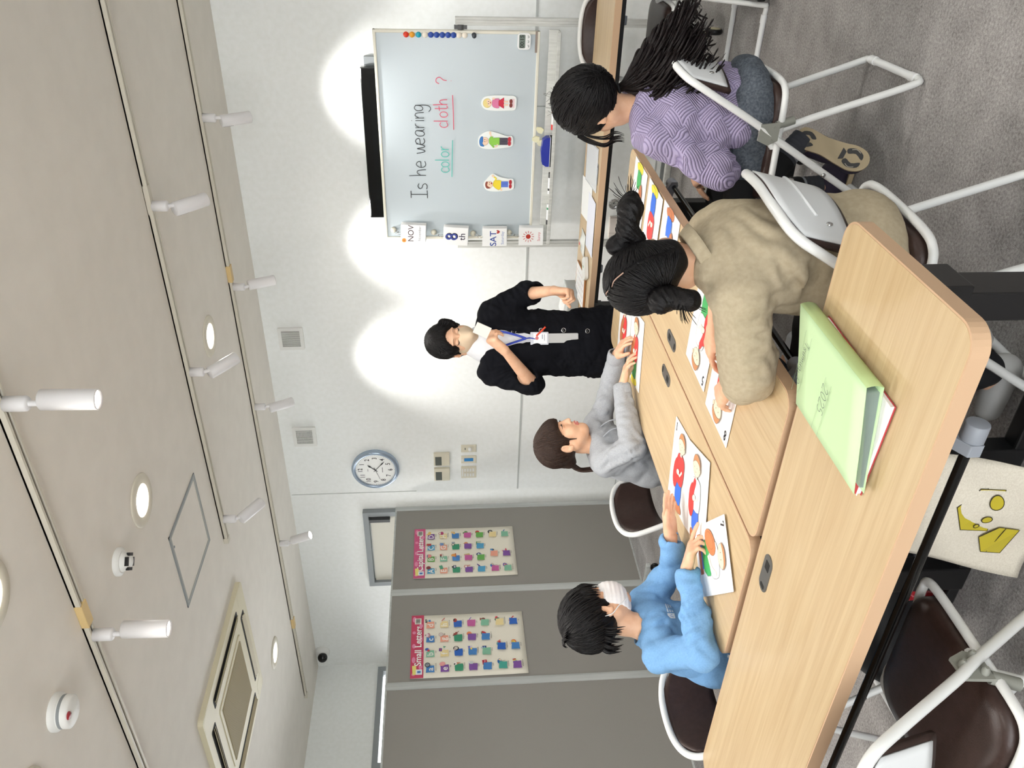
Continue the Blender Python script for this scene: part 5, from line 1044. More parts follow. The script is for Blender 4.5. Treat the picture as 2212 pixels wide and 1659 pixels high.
CR_TEACH = [[7,[[-2.255,3.375,1.268],[-2.215,3.398,1.21],[-2.198,3.408,1.162]]],[7,[[-2.273,3.364,1.232],[-2.238,3.385,1.195],[-2.216,3.397,1.157]]],[7,[[-2.283,3.358,1.19],[-2.252,3.376,1.163],[-2.239,3.384,1.142]]],[6,[[-2.209,3.401,1.298],[-2.192,3.411,1.235],[-2.171,3.424,1.188]]],[7,[[-1.853,3.609,1.182],[-1.902,3.58,1.152]]],[7,[[-1.835,3.619,1.156],[-1.893,3.585,1.12]]],[7,[[-1.824,3.626,1.124],[-1.885,3.59,1.089]]],[6,[[-1.875,3.596,1.219],[-1.924,3.568,1.194]]],[6,[[-1.909,3.576,1.287],[-1.937,3.56,1.235],[-1.955,3.55,1.22]]],[5,[[-1.957,3.548,1.017],[-1.95,3.552,0.859],[-1.938,3.559,0.727]]],[5,[[-2.151,3.435,1.02],[-2.167,3.426,0.862],[-2.178,3.42,0.729]]]]
CR_PURP = [[-5,[[-0.697,2.666,0.643],[-0.743,2.654,0.685],[-0.8,2.638,0.719]]],[7,[[-0.85,2.625,0.6],[-0.885,2.615,0.541],[-0.877,2.618,0.512]]],[7,[[-0.92,2.606,0.598],[-0.94,2.6,0.549],[-0.928,2.604,0.507]]],[7,[[-0.623,2.686,0.616],[-0.645,2.68,0.555],[-0.674,2.672,0.49]]],[6,[[-0.586,2.696,0.611],[-0.601,2.692,0.56],[-0.615,2.689,0.5]]],[6,[[-0.766,2.648,0.776],[-0.781,2.644,0.733],[-0.773,2.646,0.708]]],[6,[[-0.815,2.634,0.667],[-0.819,2.633,0.624],[-0.796,2.64,0.592]]]]

def creases(G, lines, toward, w=.012, gain=1.0):
    """ridges and valleys pressed into a garment along the given lines; each point is dropped on the cloth along `toward`"""
    t = nrm(V(*toward)); segs = []
    for hgt, pts in lines:
        q = np.array(spline([V(*p) for p in pts], 6))+t*.32; live = np.ones(len(q), bool)
        for _ in range(60):
            d = G.ev(q); live = d > .0008; q = q-t*(np.maximum(d, 0)*.8)[:, None]
            if not live.any(): break
        k = G.ev(q) < .02; q = q[k]
        if len(q) > 2: segs.append((hgt*.001*gain, q.astype(np.float32)))
    def fn(P):
        out = np.zeros(len(P), np.float32)
        for hh, q in segs:
            lo, hi = q.min(0)-.05, q.max(0)+.05; m = ((P > lo) & (P < hi)).all(1)
            if not m.any(): continue
            X = P[m]; D = np.full(len(X), 9., np.float32); T = np.zeros(len(X), np.float32)
            for i in range(len(q)):
                dd = ((X-q[i])**2).sum(1); c = dd < D; D[c] = dd[c]; T[c] = i/(len(q)-1)
            env = np.sqrt(np.clip(np.sin(np.pi*np.clip(T*.9+.05, 0, 1)), 0, 1)); D = np.sqrt(D)
            out[m] -= hh*env*(np.exp(-(D/w)**2)-.45*np.exp(-((D-w*1.7)/(w*.8))**2))
        return out
    return fn
# ------------------------------------------------------------------ people
SKIN = noisy('skin', '#e3b798', '#dcab8a', nscale=40, rough=.5, spec=.35); LIP = mat('lips', '#c4726a', .4); NAIL = mat('nail', '#e3b0a0', .3)
def hairmat(n, c1, c2): return noisy(n, c1, c2, scale=(1, 1, 1), nscale=160, detail=2, rough=.45, spec=.22, bump=.3, bscale=340)
HBLK = hairmat('black_hair', '#080708', '#110e0f'); HBRN = hairmat('dark_brown_hair', '#2a1d18', '#3a2a22')
def facing(f, roll=0):
    """head frame: x = own right, y = where the face points, z = up"""
    y = nrm(f); x = nrm(np.cross(y, V(0, 0, 1))); z = np.cross(x, y); R = np.stack([x, y, z], 1)
    return R@roty(roll)
def head(S, R, o, sc, jaw=1.0):
    S.frame(R, o, sc)
    S.ell((0, -.012, .030), (.075, .095, .086), k=.01); S.ell((0, .034, -.03), (.061, .056, .074), k=.03)
    S.cone((0, .050, -.072), (0, .062, -.096), .032*jaw, .021, .03)
    for s in (-1, 1):
        S.cone((s*.05, .0, -.055), (s*.022, .052, -.092), .024, .02, .03); S.ell((s*.035, .060, -.036), (.026, .024, .026), k=.02)
    S.ell((0, .079, .027), (.048, .014, .011), k=.015)
    for s in (-1, 1): S.ell((s*.030, .101, .004), (.017, .014, .009), k=.014, op='s'); S.ell((s*.030, .083, .003), (.013, .008, .0075), k=.006)
    S.cone((0, .087, .012), (0, .103, -.028), .0075, .0105, .012)
    for s in (-1, 1): S.ell((s*.0105, .094, -.033), (.0075, .008, .0065), k=.006)
    S.ell((0, .0905, -.0575), (.021, .0085, .0055), k=.008); S.ell((0, .089, -.0675), (.017, .0085, .006), k=.006)
    for s in (-1, 1):
        T = rotz(-s*.35)@rotx(-.15); S.ell((s*.077, -.010, -.012), (.010, .020, .031), T, .006); S.ell((s*.086, -.004, -.010), (.006, .011, .019), T, .006, 's'); S.ell((s*.080, .001, -.034), (.007, .008, .009), T, .005)
    S.frame()
def surf(S, R, o, sc, x, z, off=0):
    y = np.linspace(.13, .02, 120); P = o+(np.stack([np.full(120, x), y, np.full(120, z)], 1)*sc)@R.T
    d = S.ev(P); k = int(np.argmax(d < 0)); return P[k]+R[:, 1]*off
def hand(S, w, fd, back, side, sc, curl=(.25, .3, .35, .4), thumb=.6, spread=.10, thcurl=.35, kk=.004):
    """w wrist, fd finger direction, back = normal of the back of the hand, side = +1 when the thumb is on the x side of (fd x back)"""
    y = nrm(fd); z = nrm(back-np.dot(back, y)*y); x = np.cross(y, z)*side; R = np.stack([x, y, z], 1)
    L = lambda p: w+R@(np.array(p)*sc)
    kx = (.030, .010, -.010, -.028); ky = (.088, .092, .088, .079); fl = ((.040, .026, .021), (.045, .029, .022), (.041, .027, .021), (.033, .020, .019)); fr = (.0092, .0095, .0090, .0080)
    for i in range(4): S.cone(L((kx[i]*.55, .004, 0)), L((kx[i], ky[i], 0)), .0175*sc, .0135*sc, .014*sc)
    S.ell(L((0, .045, -.006)), np.array((.033, .042, .013))*sc, R, .012*sc)
    for i in range(4):
        p = np.array((kx[i], ky[i], 0.)); a = 0; d = np.array((math.sin(spread*(1.5-i)), math.cos(spread*(1.5-i)), 0.)); r = fr[i]
        cu = curl[i] if hasattr(curl[i], '__len__') else (curl[i], curl[i]*1.2, curl[i]*.8)
        for j in range(3):
            a += cu[j]; q = p+fl[i][j]*(d*math.cos(a)+np.array((0, 0, -1.))*math.sin(a)); S.cone(L(p), L(q), r*sc, r*.92*sc, kk*sc if j else .010*sc); p = q; r *= .92
    t0 = np.array((.024, .022, -.006)); d1 = nrm((math.sin(thumb), math.cos(thumb), -thcurl)); t1 = t0+d1*.040; d2 = nrm((math.sin(thumb*.55), math.cos(thumb*.55), -thcurl*1.2)); t2 = t1+d2*.032; d3 = nrm((math.sin(thumb*.3), math.cos(thumb*.3), -thcurl*1.5)); t3 = t2+d3*.024
    S.cone(L(t0), L(t1), .0155*sc, .0115*sc, .014*sc); S.cone(L(t1), L(t2), .0112*sc, .0102*sc, .005*sc); S.cone(L(t2), L(t3), .0102*sc, .0082*sc, .004*sc)
    return R
def limbs(S, J, a, sc, k=.02):
    """whole figure from its joints; a = adult factor for thickness"""
    hp, ck = V(*J['hip']), V(*J['neck']); ch = hp*.35+ck*.65; fw = V(*J['fwd'])
    S.cone(hp, hp*.6+ch*.4, .118*a, .105*a, .04, flat=(fw, .78)); S.cone(hp*.6+ch*.4, ch, .105*a, .122*a, .04, flat=(fw, .74)); S.cone(V(*J['shR']), V(*J['shL']), .047*a, .047*a, .05*a)
    S.cone(ch, (V(*J['shR'])+V(*J['shL']))/2-V(0, 0, .03), .10*a, .07*a, .05, flat=(fw, .75))
    hd = V(*J['head']); S.cone((V(*J['shR'])+V(*J['shL']))/2*.5+ck*.5, hd*.45+ck*.55, .052*a, .047*a, .03); S.cone(hd*.4+ck*.6, hd-V(0, 0, .02), .045*a, .05*a, .02)
    for s in 'RL':
        S.cone(J['sh'+s], J['el'+s], .044*a, .036*a, .03); S.cone(J['el'+s], J['wr'+s], .036*a, .0225*a, .02)
        S.cone(J['hp'+s], J['kn'+s], .078*a, .055*a, .03); S.cone(J['kn'+s], J['an'+s], .055*a, .036*a, .02); S.cone(J['an'+s], J['to'+s], .034*a, .026*a, .02)
    return S
def person(name, label, J, S, h, matfn=None, mats=None):
    base = (J['hip'][0], J['hip'][1], 0)
    o = sdf_mb(S, h, matfn=matfn).build(name, mats or [SKIN, LIP], base=base); return tag(o, label, 'person')
def strands(mb, root_fn, n, r, seed, k=8, m=0):
    rs = np.random.RandomState(seed)
    for i in range(n):
        p = root_fn(i/n, rs); q = spline(p, 5); N = len(q); mb.tube(q, [r*(.35+1.0*math.sin(PI*min(1, .12+.80*j/N)))*.8 if j < N-1 else r*.05 for j in range(N)], 6, m, caps=False)
def comb(R, o, sc, crown=(0, -.04, .1), fr=34, amp=.0022, wob=2.0):
    """fine grooves running away from the crown"""
    c = nrm(crown); F = axis_frame(c)
    def fn(P):
        L = ((P-o)@R)/sc; q = L@F; a = np.arctan2(q[:, 1], q[:, 0]); r = np.hypot(q[:, 0], q[:, 1])
        return ((np.abs(np.sin(a*fr/2+wob*np.sin(r*60)+.8*np.sin(q[:, 2]*50)))-.6)*amp*np.minimum(1, r/.03)+np.sin(a*fr*1.7+r*30)*amp*.35).astype(np.float32)
    return fn
def both(*fs): return lambda P: sum(f(P) for f in fs)
def skullcap(R, o, sc, grow=.012, k=.008):
    S = SDF().frame(R, o, sc); S.ell((0, -.014, .033), (.076+grow, .096+grow, .087+grow), k=k); return S

# ---- the teacher
tf = nrm(V(.60, -.80, 0)); trt = V(tf[1], -tf[0], 0)
J = dict(head=(-2.062, 3.478, 1.456), neck=(-2.085, 3.485, 1.325), fwd=tf, hip=(-2.085, 3.48, .84), shR=(-2.205, 3.412, 1.262), shL=(-1.955, 3.562, 1.255), elR=(-2.222, 3.318, 1.068), elL=(-1.872, 3.598, 1.085), wrR=(-2.015, 3.285, 1.205), wrL=(-1.778, 3.448, .972))
for s, q in (('R', 1), ('L', -1)): J['hp'+s] = V(-2.085, 3.48, .76)+trt*.06*q; J['kn'+s] = V(-2.085, 3.48, .45)+trt*.075*q+tf*.02; J['an'+s] = V(-2.085, 3.48, .075)+trt*.08*q; J['to'+s] = V(-2.085, 3.48, .035)+trt*.095*q+tf*.15
TR = facing(V(.70*.94, -.71*.94, -.34), .03); to, tsc = V(*J['head']), .98
S = SDF(); limbs(S, J, .98, 1); head(S, TR, to, tsc)
cb = V(-.81, .0, 0)
hand(S, V(-2.008, 3.287, 1.212), V(.14, .03, .16), V(-.62, -.74, .25), -1, .92, curl=((1.0, 1.1, .5), (1.15, 1.2, .6), (1.2, 1.2, .6), (1.2, 1.2, .6)), thumb=.35, thcurl=.55, spread=.03)
hand(S, V(*J['wrL']), V(.10, -.30, -.75), V(.80, .55, -.1), -1, .92, curl=((1.1, 1.3, .7), (1.2, 1.3, .7), (1.2, 1.3, .7), (1.25, 1.3, .7)), thumb=.3, thcurl=.9, spread=.02)
P1 = person('person', 'standing person in a black cardigan and beige mask holding up a small white card', J, S, .0035)
SH = S
# hair: centre parting, tied behind
H = skullcap(TR, to, tsc, .013); H.ell((0, .085, -.055), (.056, .07, .085), k=.02, op='s'); H.ell((0, .105, .022), (.049, .052, .047), rotx(.0), .01, 's')
for s in (-1, 1): H.ell((s*.068, .050, .034), (.020, .030, .050), rotz(s*-.4)@roty(s*.35), .012); H.cone((s*.070, .045, .02), (s*.076, .034, -.03), .010, .004, .012)
H.plane((0, -.04, -.085), (0, -.1, -1), .02)
H.ell((0, -.105, -.035), (.04, .035, .045), k=.02); H.disp = comb(TR, to, tsc, (0, .05, .1), 60, .0012); mb = sdf_mb(H, .0035); H.frame()
n_ = 520; e_ = rdirs(n_, 5, -.75, .1); st = np.stack([np.sign(e_[:, 0])*.03, np.random.RandomState(2).uniform(-.3, .75, n_), np.full(n_, .75)], 1); e_[:, 1] -= .35
lay_strands(mb, H, TR, to, tsc, st, e_, .0018, seed=3)
mb.build('hair', HBLK, P1)
MK = mat('beige_mask', '#d6bfa2', .75); WM = mat('white_mask', '#eceaea', .7)
M = SDF().frame(TR, to, tsc); M.ell((0, .030, -.045), (.071, .076, .069), k=.01); M.cone((0, .085, -.012), (0, .122, -.052), .010, .007, .045); M.cone((0, .122, -.052), (0, .078, -.108), .007, .012, .045)
M.plane((0, .028, 0), (.0, -1, .28), .003); M.plane((0, .09, .0), (0, .28, 1), .004); M.plane((0, 0, -.112), (0, -.5, -1), .006); mb = sdf_mb(M, .0035); mb.build('face_mask', MK, P1)
b = MB()
for s in (-1, 1):
    W = lambda p: to+TR@(np.array(p)*tsc)
    b.tube(spline([W((s*.067, .034, -.012)), W((s*.078, .012, .006)), W((s*.083, -.010, .014))], 5), .0018, 6); b.tube(spline([W((s*.060, .030, -.085)), W((s*.077, .006, -.05)), W((s*.083, -.016, -.036))], 5), .0018, 6)
b.build('mask_strap', BLACK, P1)
def eyes(parent, S, R, o, sc, z=.003, look='down', w=.0135):
    b = MB(); c = MB()
    for s in (-1, 1):
        pts = [surf(S, R, o, sc, s*.030+u*w, z-.0045*(1-u*u)*(1 if look == 'down' else -.9)+(-.002 if look == 'down' else 0), .0006) for u in np.linspace(-1, 1, 9)]
        b.tube(pts, [.0010, .0026, .0036, .0042, .0044, .0042, .0036, .0026, .0010], 8, flat=.6)
        pts = [surf(S, R, o, sc, s*.031+u*.017, .024+.004*(1-u*u)-.002*u*s, .0002) for u in np.linspace(-1, 1, 8)]; c.tube(pts, [.0006, .0014, .0018, .002, .002, .0018, .0014, .0006], 6, flat=.5)
    b.build('eyelashes', mat('lash_black', '#15100f', .5), parent); c.build('eyebrows', mat('brow_dark', '#3a2a24', .7), parent)
eyes(P1, SH, TR, to, tsc)
# white turtleneck, cardigan, trousers, shoes
NV = noisy('black_cardigan_knit', '#0d0e13', '#121319', nscale=500, rough=.92, bump=.1, bscale=700, spec=.15)
G = SDF(); nk = V(*J['neck']); G.cone(nk+V(.004, -.004, -.035), nk+V(.014, -.014, .040), .064, .056, .02); G.cone(nk+V(0, 0, -.04), nk*.4+V(*J['hip'])*.6, .098, .128, .04, flat=(tf, .86)); G.disp = waves(11, 6, (50, 120), .0012)
sdf_mb(G, .005).build('turtleneck', mat('white_jersey', '#dfe0e4', .8), P1)
G = SDF(); hp = V(*J['hip'])
G.cone(hp+V(0, 0, .22), V(-2.08, 3.485, 1.20), .140, .140, .05, flat=(tf, .78)); G.cone(hp-V(0, 0, .35), hp+V(0, 0, .22), .200, .150, .05, flat=(tf, .74)); G.cone(V(*J['shR'])+V(0, 0, -.004), V(*J['shL'])+V(0, 0, -.004), .056, .056, .06)
for s in 'RL':
    e, w_ = V(*J['el'+s]), V(*J['wr'+s]); G.cone(V(*J['sh'+s]), e, .063, .058, .03); q = e+nrm(w_-e)*(.02 if s == 'R' else .055); G.cone(e, q, .058, .056, .012)
    G.cone(e+nrm(w_-e)*(.06 if s == 'R' else .095), e+nrm(w_-e)*.16, .047, .047, .008, 's'); G.plane(e+nrm(w_-e)*2.2, nrm(w_-e)) if 0 else None
fr0 = V(-2.085, 3.48, 1.2)+tf*.14+trt*-.018
G.cone(fr0+V(0, 0, .15)-tf*.06, fr0-V(0, 0, .12)-tf*.01, .070, .030, .02, 's'); G.cone(fr0-V(0, 0, .10)-tf*.01, fr0-V(0, 0, .34)-tf*.012, .030, .024, .006, 's'); G.cone(nk-V(0, 0, .02), nk+V(.02, -.02, .12), .066, .085, .02, 's')
G.disp = both(waves(3, 7, (14, 36), .010), waves(4, 6, (60, 120), .002), elbow_folds(J, .004), creases(G, CR_TEACH, (.504, -.864, 0), .010)); sdf_mb(G, .0055).build('cardigan', NV, P1)
for i, (x, y, z) in enumerate(((-1.962, 3.383, 1.157), (-1.953, 3.376, 1.025), (-1.951, 3.370, .915), (-1.953, 3.362, .80))):
    n = nrm(V(.5, -.86, 0)); p = V(x, y, z)
    for _ in range(60):
        if G.ev((p-n*.001)[None])[0] < .0: break
        p = p-n*.003
    F = axis_frame(n); b = MB(); b.lathe([(0, .0045), (.0095, .0045), (.0098, .003), (.009, 0)], p, F, n=20, m=0); b.lathe([(.0097, .004), (.0115, .0045), (.0117, .001)], p, F, n=20, m=1, cap=False); b.build('button', [BLACK, CHROME], P1)
G = SDF()
for s in 'RL': G.cone(V(*J['hp'+s])-V(0, 0, .12), J['kn'+s], .078, .07, .03); G.cone(J['kn'+s], V(*J['an'+s])+V(0, 0, .02), .07, .06, .02)
sdf_mb(G, .008).build('trousers', mat('black_trousers', '#101013', .9), P1)
for s in 'RL':
    G = SDF(); G.cone(V(*J['an'+s])-tf*.02-V(0, 0, .03), V(*J['to'+s])+V(0, 0, .01), .045, .038, .02); G.plane((0, 0, .002), (0, 0, -1), .004); sdf_mb(G, .006).build('shoe', mat('dark_shoe', '#1c1a1c', .5), P1)
# lanyard, badge and pouch
tfp = nrm(V(.5, -.86, 0))
def onfront(x, y, z, off=.004):
    p = V(x, y, z)+tfp*.10
    for _ in range(200):
        if min(G2.ev((p-tfp*.001)[None])[0] for G2 in (GC, GT)) < 0: break
        p = p-tfp*.002
    return p+tfp*off
GC = SDF(); GC.p = []; hp = V(*J['hip'])
GC.cone(hp+V(0, 0, .22), V(-2.08, 3.485, 1.20), .140, .140, .05, flat=(tf, .78)); GC.cone(hp-V(0, 0, .35), hp+V(0, 0, .22), .192, .148, .05, flat=(tf, .68)); GT = SDF(); GT.cone(nk+V(.004, -.004, -.035), nk+V(.014, -.014, .040), .064, .056, .02); GT.cone(nk+V(0, 0, -.04), nk*.4+V(*J['hip'])*.6, .085, .112, .04, flat=(tf, .74))
BLU = mat('lanyard_blue', '#1f3aa8', .5)
b = MB(); cn = onfront(-2.0, 3.38, 1.10)
for sx in (-1, 1):
    pts = [nk+trt*-sx*.055+V(0, 0, .008)-tf*.02, nk+trt*-sx*.058+tf*.052+V(0, 0, -.03), onfront(*(V(-2.03, 3.43, 1.21)-trt*sx*.035)), onfront(*(V(-2.01, 3.40, 1.14)-trt*sx*.014)), cn]; b.tube(spline(pts, 6), .0055, 8, flat=.4)
b.tube(spline([cn, cn+V(.004, -.002, -.02), cn+V(0, -.004, -.045)], 4), .005, 8, flat=.5); b.build('lanyard', BLU, P1)
bu = nrm(np.cross(V(0, 0, 1), -tfp)); bu = -bu if np.dot(bu, V(1, 0, 0)) < 0 else bu
bc = onfront(-1.995, 3.37, 1.035, .008); b = MB(); b.prism(rrect(.062, .088, .004), bc, bu, (0, 0, 1), .003); bd = b.build('badge_holder', mat('clear_vinyl', '#c8ccd6', .15, spec=.7), P1)
A = Art(bc+tfp*.0006, bu, (0, 0, 1)); A.rect(0, -.004, .05, .066, '#eef0f4'); A.ell(.002, .012, .009, .008, '#c86a6a'); A.rect(.008, -.014, .022, .004, '#8a90a0'); A.rect(.004, -.024, .03, .003, '#8a90a0'); A.build('badge', P1)
b = MB(); b.prism(rrect(.046, .15, .006), bc+V(0, 0, -.115)-tfp*.003, bu, (0, 0, 1), .004); b.prism(rrect(.044, .03, .003), bc+V(0, 0, -.175)-tfp*.002, bu, (0, 0, 1), .004); b.build('pouch', mat('milky_pouch', '#b9bbbb', .18, spec=.7), P1)
b = MB(); b.tube([bc+bu*.012+V(0, 0, .015)-tfp*.001, bc+bu*.055+V(0, 0, -.03)], .0048, 10); b.build('red_pen', mat('orange_red', '#d8401c', .35), P1)
t = thing('flash_card', 'small blank white card held up by the standing person', 'card', (-1.895, 3.283, 1.32)); b = MB(); e1, e2 = nrm(V(-.028, -.015, -.068)), nrm(V(-.055, -.009, .008)); nn = nrm(np.cross(e1, e2)); b.box(V(-1.893, 3.281, 1.318)+V(0, 0, 0), (.072, .056, .003), R=np.stack([e1, np.cross(nn, e1), nn], 1)); b.build('card', mat('greyish_card', '#d8d6cf', .6), t)

def seat_legs(J, fw, rt, hip, kn, an, w=.07):
    for s, q in (('R', 1), ('L', -1)):
        J['hp'+s] = V(*hip)+rt*w*q; J['kn'+s] = V(*kn)+rt*(w+.01)*q; J['an'+s] = V(*an)+rt*(w)*q; J['to'+s] = V(*an)+rt*w*q+fw*.13-V(0, 0, .045)

# ---- the girl in grey
gf = nrm(V(.97, .24, 0)); grt = V(gf[1], -gf[0], 0)
J = dict(head=(-2.075, 2.66, 1.013), neck=(-2.09, 2.655, .878), fwd=gf, hip=(-2.19, 2.62, .52), shR=(-2.105, 2.548, .845), shL=(-2.075, 2.775, .845), elR=(-1.985, 2.50, .762), elL=(-1.935, 2.90, .775), wrR=(-1.845, 2.715, .775), wrL=(-1.80, 2.895, .770))
seat_legs(J, gf, grt, (-2.17, 2.62, .50), (-1.83, 2.70, .47), (-1.80, 2.72, .08))
GR = facing(V(.93, .34, .02), -.03); go, gs = V(*J['head']), .90
S = SDF(); limbs(S, J, .80, 1); head(S, GR, go, gs, .95)
hand(S, V(-1.838, 2.722, .772), V(.97, .25, -.12), V(.1, .3, .95), -1, .80, curl=((.15, .35, .3), (.2, .4, .3), (.25, .45, .3), (.3, .45, .3)), thumb=.5, spread=.05)
hand(S, V(-1.798, 2.893, .768), V(.9, -.40, -.15), V(.1, .3, .95), 1, .80, curl=((.12, .3, .25), (.15, .35, .3), (.2, .4, .3), (.25, .4, .3)), thumb=.45, spread=.06)
def lips(R, o, sc):
    def fn(C):
        L = ((C-o)@R)/sc; return ((np.abs(L[:, 0]) < .0225) & (L[:, 1] > .084) & (L[:, 2] < -.0535) & (L[:, 2] > -.0745)).astype(int)
    return fn
P2 = person('person', 'smiling person in a light grey hoodie with brown ponytail seated at the table', J, S, .0035, lips(GR, go, gs)); SG = S
eyes(P2, SG, GR, go, gs, .004, 'up', .013)
b = MB()
pts = [surf(SG, GR, go, gs, u*.013, -.0625+.0022*u*u, .0008) for u in np.linspace(-1, 1, 9)]; b.tube(pts, [.0008, .0016, .002, .0022, .0024, .0022, .002, .0016, .0008], 6); b.build('teeth', mat('teeth', '#f0ece4', .3), P2)
H = skullcap(GR, go, gs, .012); H.ell((0, .050, .040), (.068, .058, .052), k=.02); H.box((0, .10, -.085), (.062, .075, .107), .02, k=.006, op='s')
for s in (-1, 1): H.ell((s*.084, -.008, -.014), (.02, .018, .03), k=.010, op='s'); H.cone((s*.070, .030, .0), (s*.068, .036, -.06), .006, .002, .010)
H.plane((0, -.05, -.075), (0, -.3, -1), .015); H.ell((0, -.10, -.03), (.03, .03, .034), k=.03)
H.disp = comb(GR, go, gs, (0, -.005, .1), 66, .0010); mb = sdf_mb(H, .0035); H.frame()
n_ = 420; e_ = rdirs(n_, 15, -.7, .0); e_[:, 1] -= .5; lay_strands(mb, H, GR, go, gs, np.stack([np.random.RandomState(4).normal(size=n_)*.1, np.random.RandomState(5).uniform(-.3, .2, n_), np.ones(n_)], 1), e_, .0017, seed=6)
n_ = 150; rr_ = np.random.RandomState(7); xx = rr_.uniform(-.62, .62, n_); lay_strands(mb, H, GR, go, gs, np.stack([xx*.35, np.full(n_, .05), np.ones(n_)], 1), np.stack([xx, np.full(n_, .95), rr_.uniform(-.16, -.04, n_)], 1), .0016, seed=8, jit=.02, t1=(.97, 1))
rs = np.random.RandomState(3)
Wg = lambda p: go+GR@(np.array(p)*gs)
def pt(i, rs):
    a = rs.uniform(0, 6.28); r = rs.uniform(.2, 1)*.017; x, y = r*math.cos(a), r*math.sin(a)
    return [Wg((x*.8, -.105, -.035+y)), Wg((x*1.1+.008, -.135, -.075+y)), Wg((x*1.3+.02, -.132, -.13)), Wg((x*1.6+.025, -.118+y, -.20)), Wg((x*1.2+.03, -.105+y, -.245-rs.uniform(0, .03)))]
strands(mb, pt, 40, .0048, 4)
for i in range(0):
    x = -.052+.005*i; mb.tube(spline([Wg((x*.55, .05, .118)), Wg((x*.9, .092, .085)), Wg((x*1.02, .103, .045)), Wg((x*1.04, .098, .016-.004*(i % 3)))], 4), [.0035]*10+[.002, .001, .0006], 6, caps=False)
mb.build('hair', HBRN, P2)
HOOD = noisy('grey_marl_jersey', '#a9acb0', '#9da0a5', nscale=220, rough=.92, bump=.12, bscale=420, spec=.15)
def top(J, kf, a, seed, sl=1.0, fold=.006, hip_r=.135, ch_r=.135, arm=(.058, .05, .047, .040), cut=None, extra=None, hem=.0, hemrem=None, sh_r=.052, cr=None):
    G = SDF(); hp, nk = V(*J['hip']), V(*J['neck']); ch = hp*.4+nk*.6; fw = J['fwd']
    G.cone(hp+V(0, 0, hem), hp*.6+ch*.4, hip_r, ch_r*.97, .05, flat=(fw, .80)); G.cone(hp*.6+ch*.4, ch+V(0, 0, .0), ch_r*.97, ch_r, .05, flat=(fw, .76)); G.cone(ch, (V(*J['shR'])+V(*J['shL']))/2-V(0, 0, .02), ch_r*.9, .085, .05, flat=(fw, .75)); G.cone(J['shR'], J['shL'], sh_r, sh_r, .05)
    for s in 'RL':
        e, w_ = V(*J['el'+s]), V(*J['wr'+s]); G.cone(J['sh'+s], e, arm[0], arm[1], .03)
        if sl > 0: q = e+(w_-e)*sl; G.cone(e, q, arm[2], arm[3], .02); G.cone(q, q+nrm(w_-e)*.05, arm[3]*.82, arm[3]*.82, .004, 's')
        else: q = e+nrm(e-V(*J['sh'+s]))*.03
    if extra: extra(G)
    G.frame(); G.cone(nk+V(0, 0, -.01), V(*J['head'])*.6+nk*.4, .052*a, .075*a, .02, 's')
    G.disp = both(waves(seed, 6, kf or (14, 34), fold), waves(seed+1, 6, (40, 80), fold*.14), elbow_folds(J, fold*.32), *([creases(G, cr[0], cr[1], cr[2])] if cr else [])); return G
def hoodx(G):
    nk = V(-2.09, 2.655, .878)
    G.cone(nk+V(-.055, .045, -.01), nk+V(-.065, -.055, -.02), .034, .034, .02); G.cone(nk+V(-.065, -.055, -.02), nk+V(.03, -.075, -.03), .032, .022, .02); G.cone(nk+V(-.055, .045, -.01), nk+V(.045, .06, -.03), .03, .02, .02); G.ell(nk+V(-.095, -.005, -.06), (.035, .07, .05), None, .03)
    for w_ in ('wrR', 'wrL'): pass
G = top(J, 0, .8, 21, .97, .013, .122, .125, (.054, .048, .047, .036), extra=hoodx, sh_r=.047, cr=(CR_GIRL, (.631, -.776, 0), .010)); o = sdf_mb(G, .005).build('hoodie', HOOD, P2)
for s in 'RL':
    e, w_ = V(*J['el'+s]), V(*J['wr'+s]); d = nrm(w_-e); b = MB(); F = axis_frame(d); b.lathe([(.028, .0), (.0345, -.004), (.036, -.022), (.0355, -.045), (.032, -.05)], w_+d*.012, F, n=28, cap=False); b.build('cuff', HOOD, P2, solid=.003)
b = MB()
for s in (-1, 1): b.tube(spline([V(-2.035, 2.655+s*.035, .862), V(-1.995, 2.66+s*.03, .82), V(-1.985, 2.66+s*.028, .76)], 5), .003, 6)
b.build('hood_cord', HOOD, P2)
def lower(J, P, nm, m, r=(.088, .07, .062, .05), shoe='#4a4c52'):
    G = SDF()
    for s in 'RL': G.cone(J['hp'+s], J['kn'+s], r[0], r[1], .03); G.cone(J['kn'+s], V(*J['an'+s])+V(0, 0, .03), r[2], r[3], .02)
    G.disp = waves(9, 6, (20, 50), .004); sdf_mb(G, .008).build(nm, m, P)
    for s in 'RL':
        G = SDF(); a, t_ = V(*J['an'+s]), V(*J['to'+s]); G.cone(a-V(0, 0, .03), t_+V(0, 0, .008), .042, .034, .02); G.plane((0, 0, .004), (0, 0, -1), .004); sdf_mb(G, .006).build('shoe', mat('shoe_'+shoe[1:], shoe, .6), P)
lower(J, P2, 'trousers', mat('dark_trousers', '#2a2c34', .9), shoe='#d0d2d4')

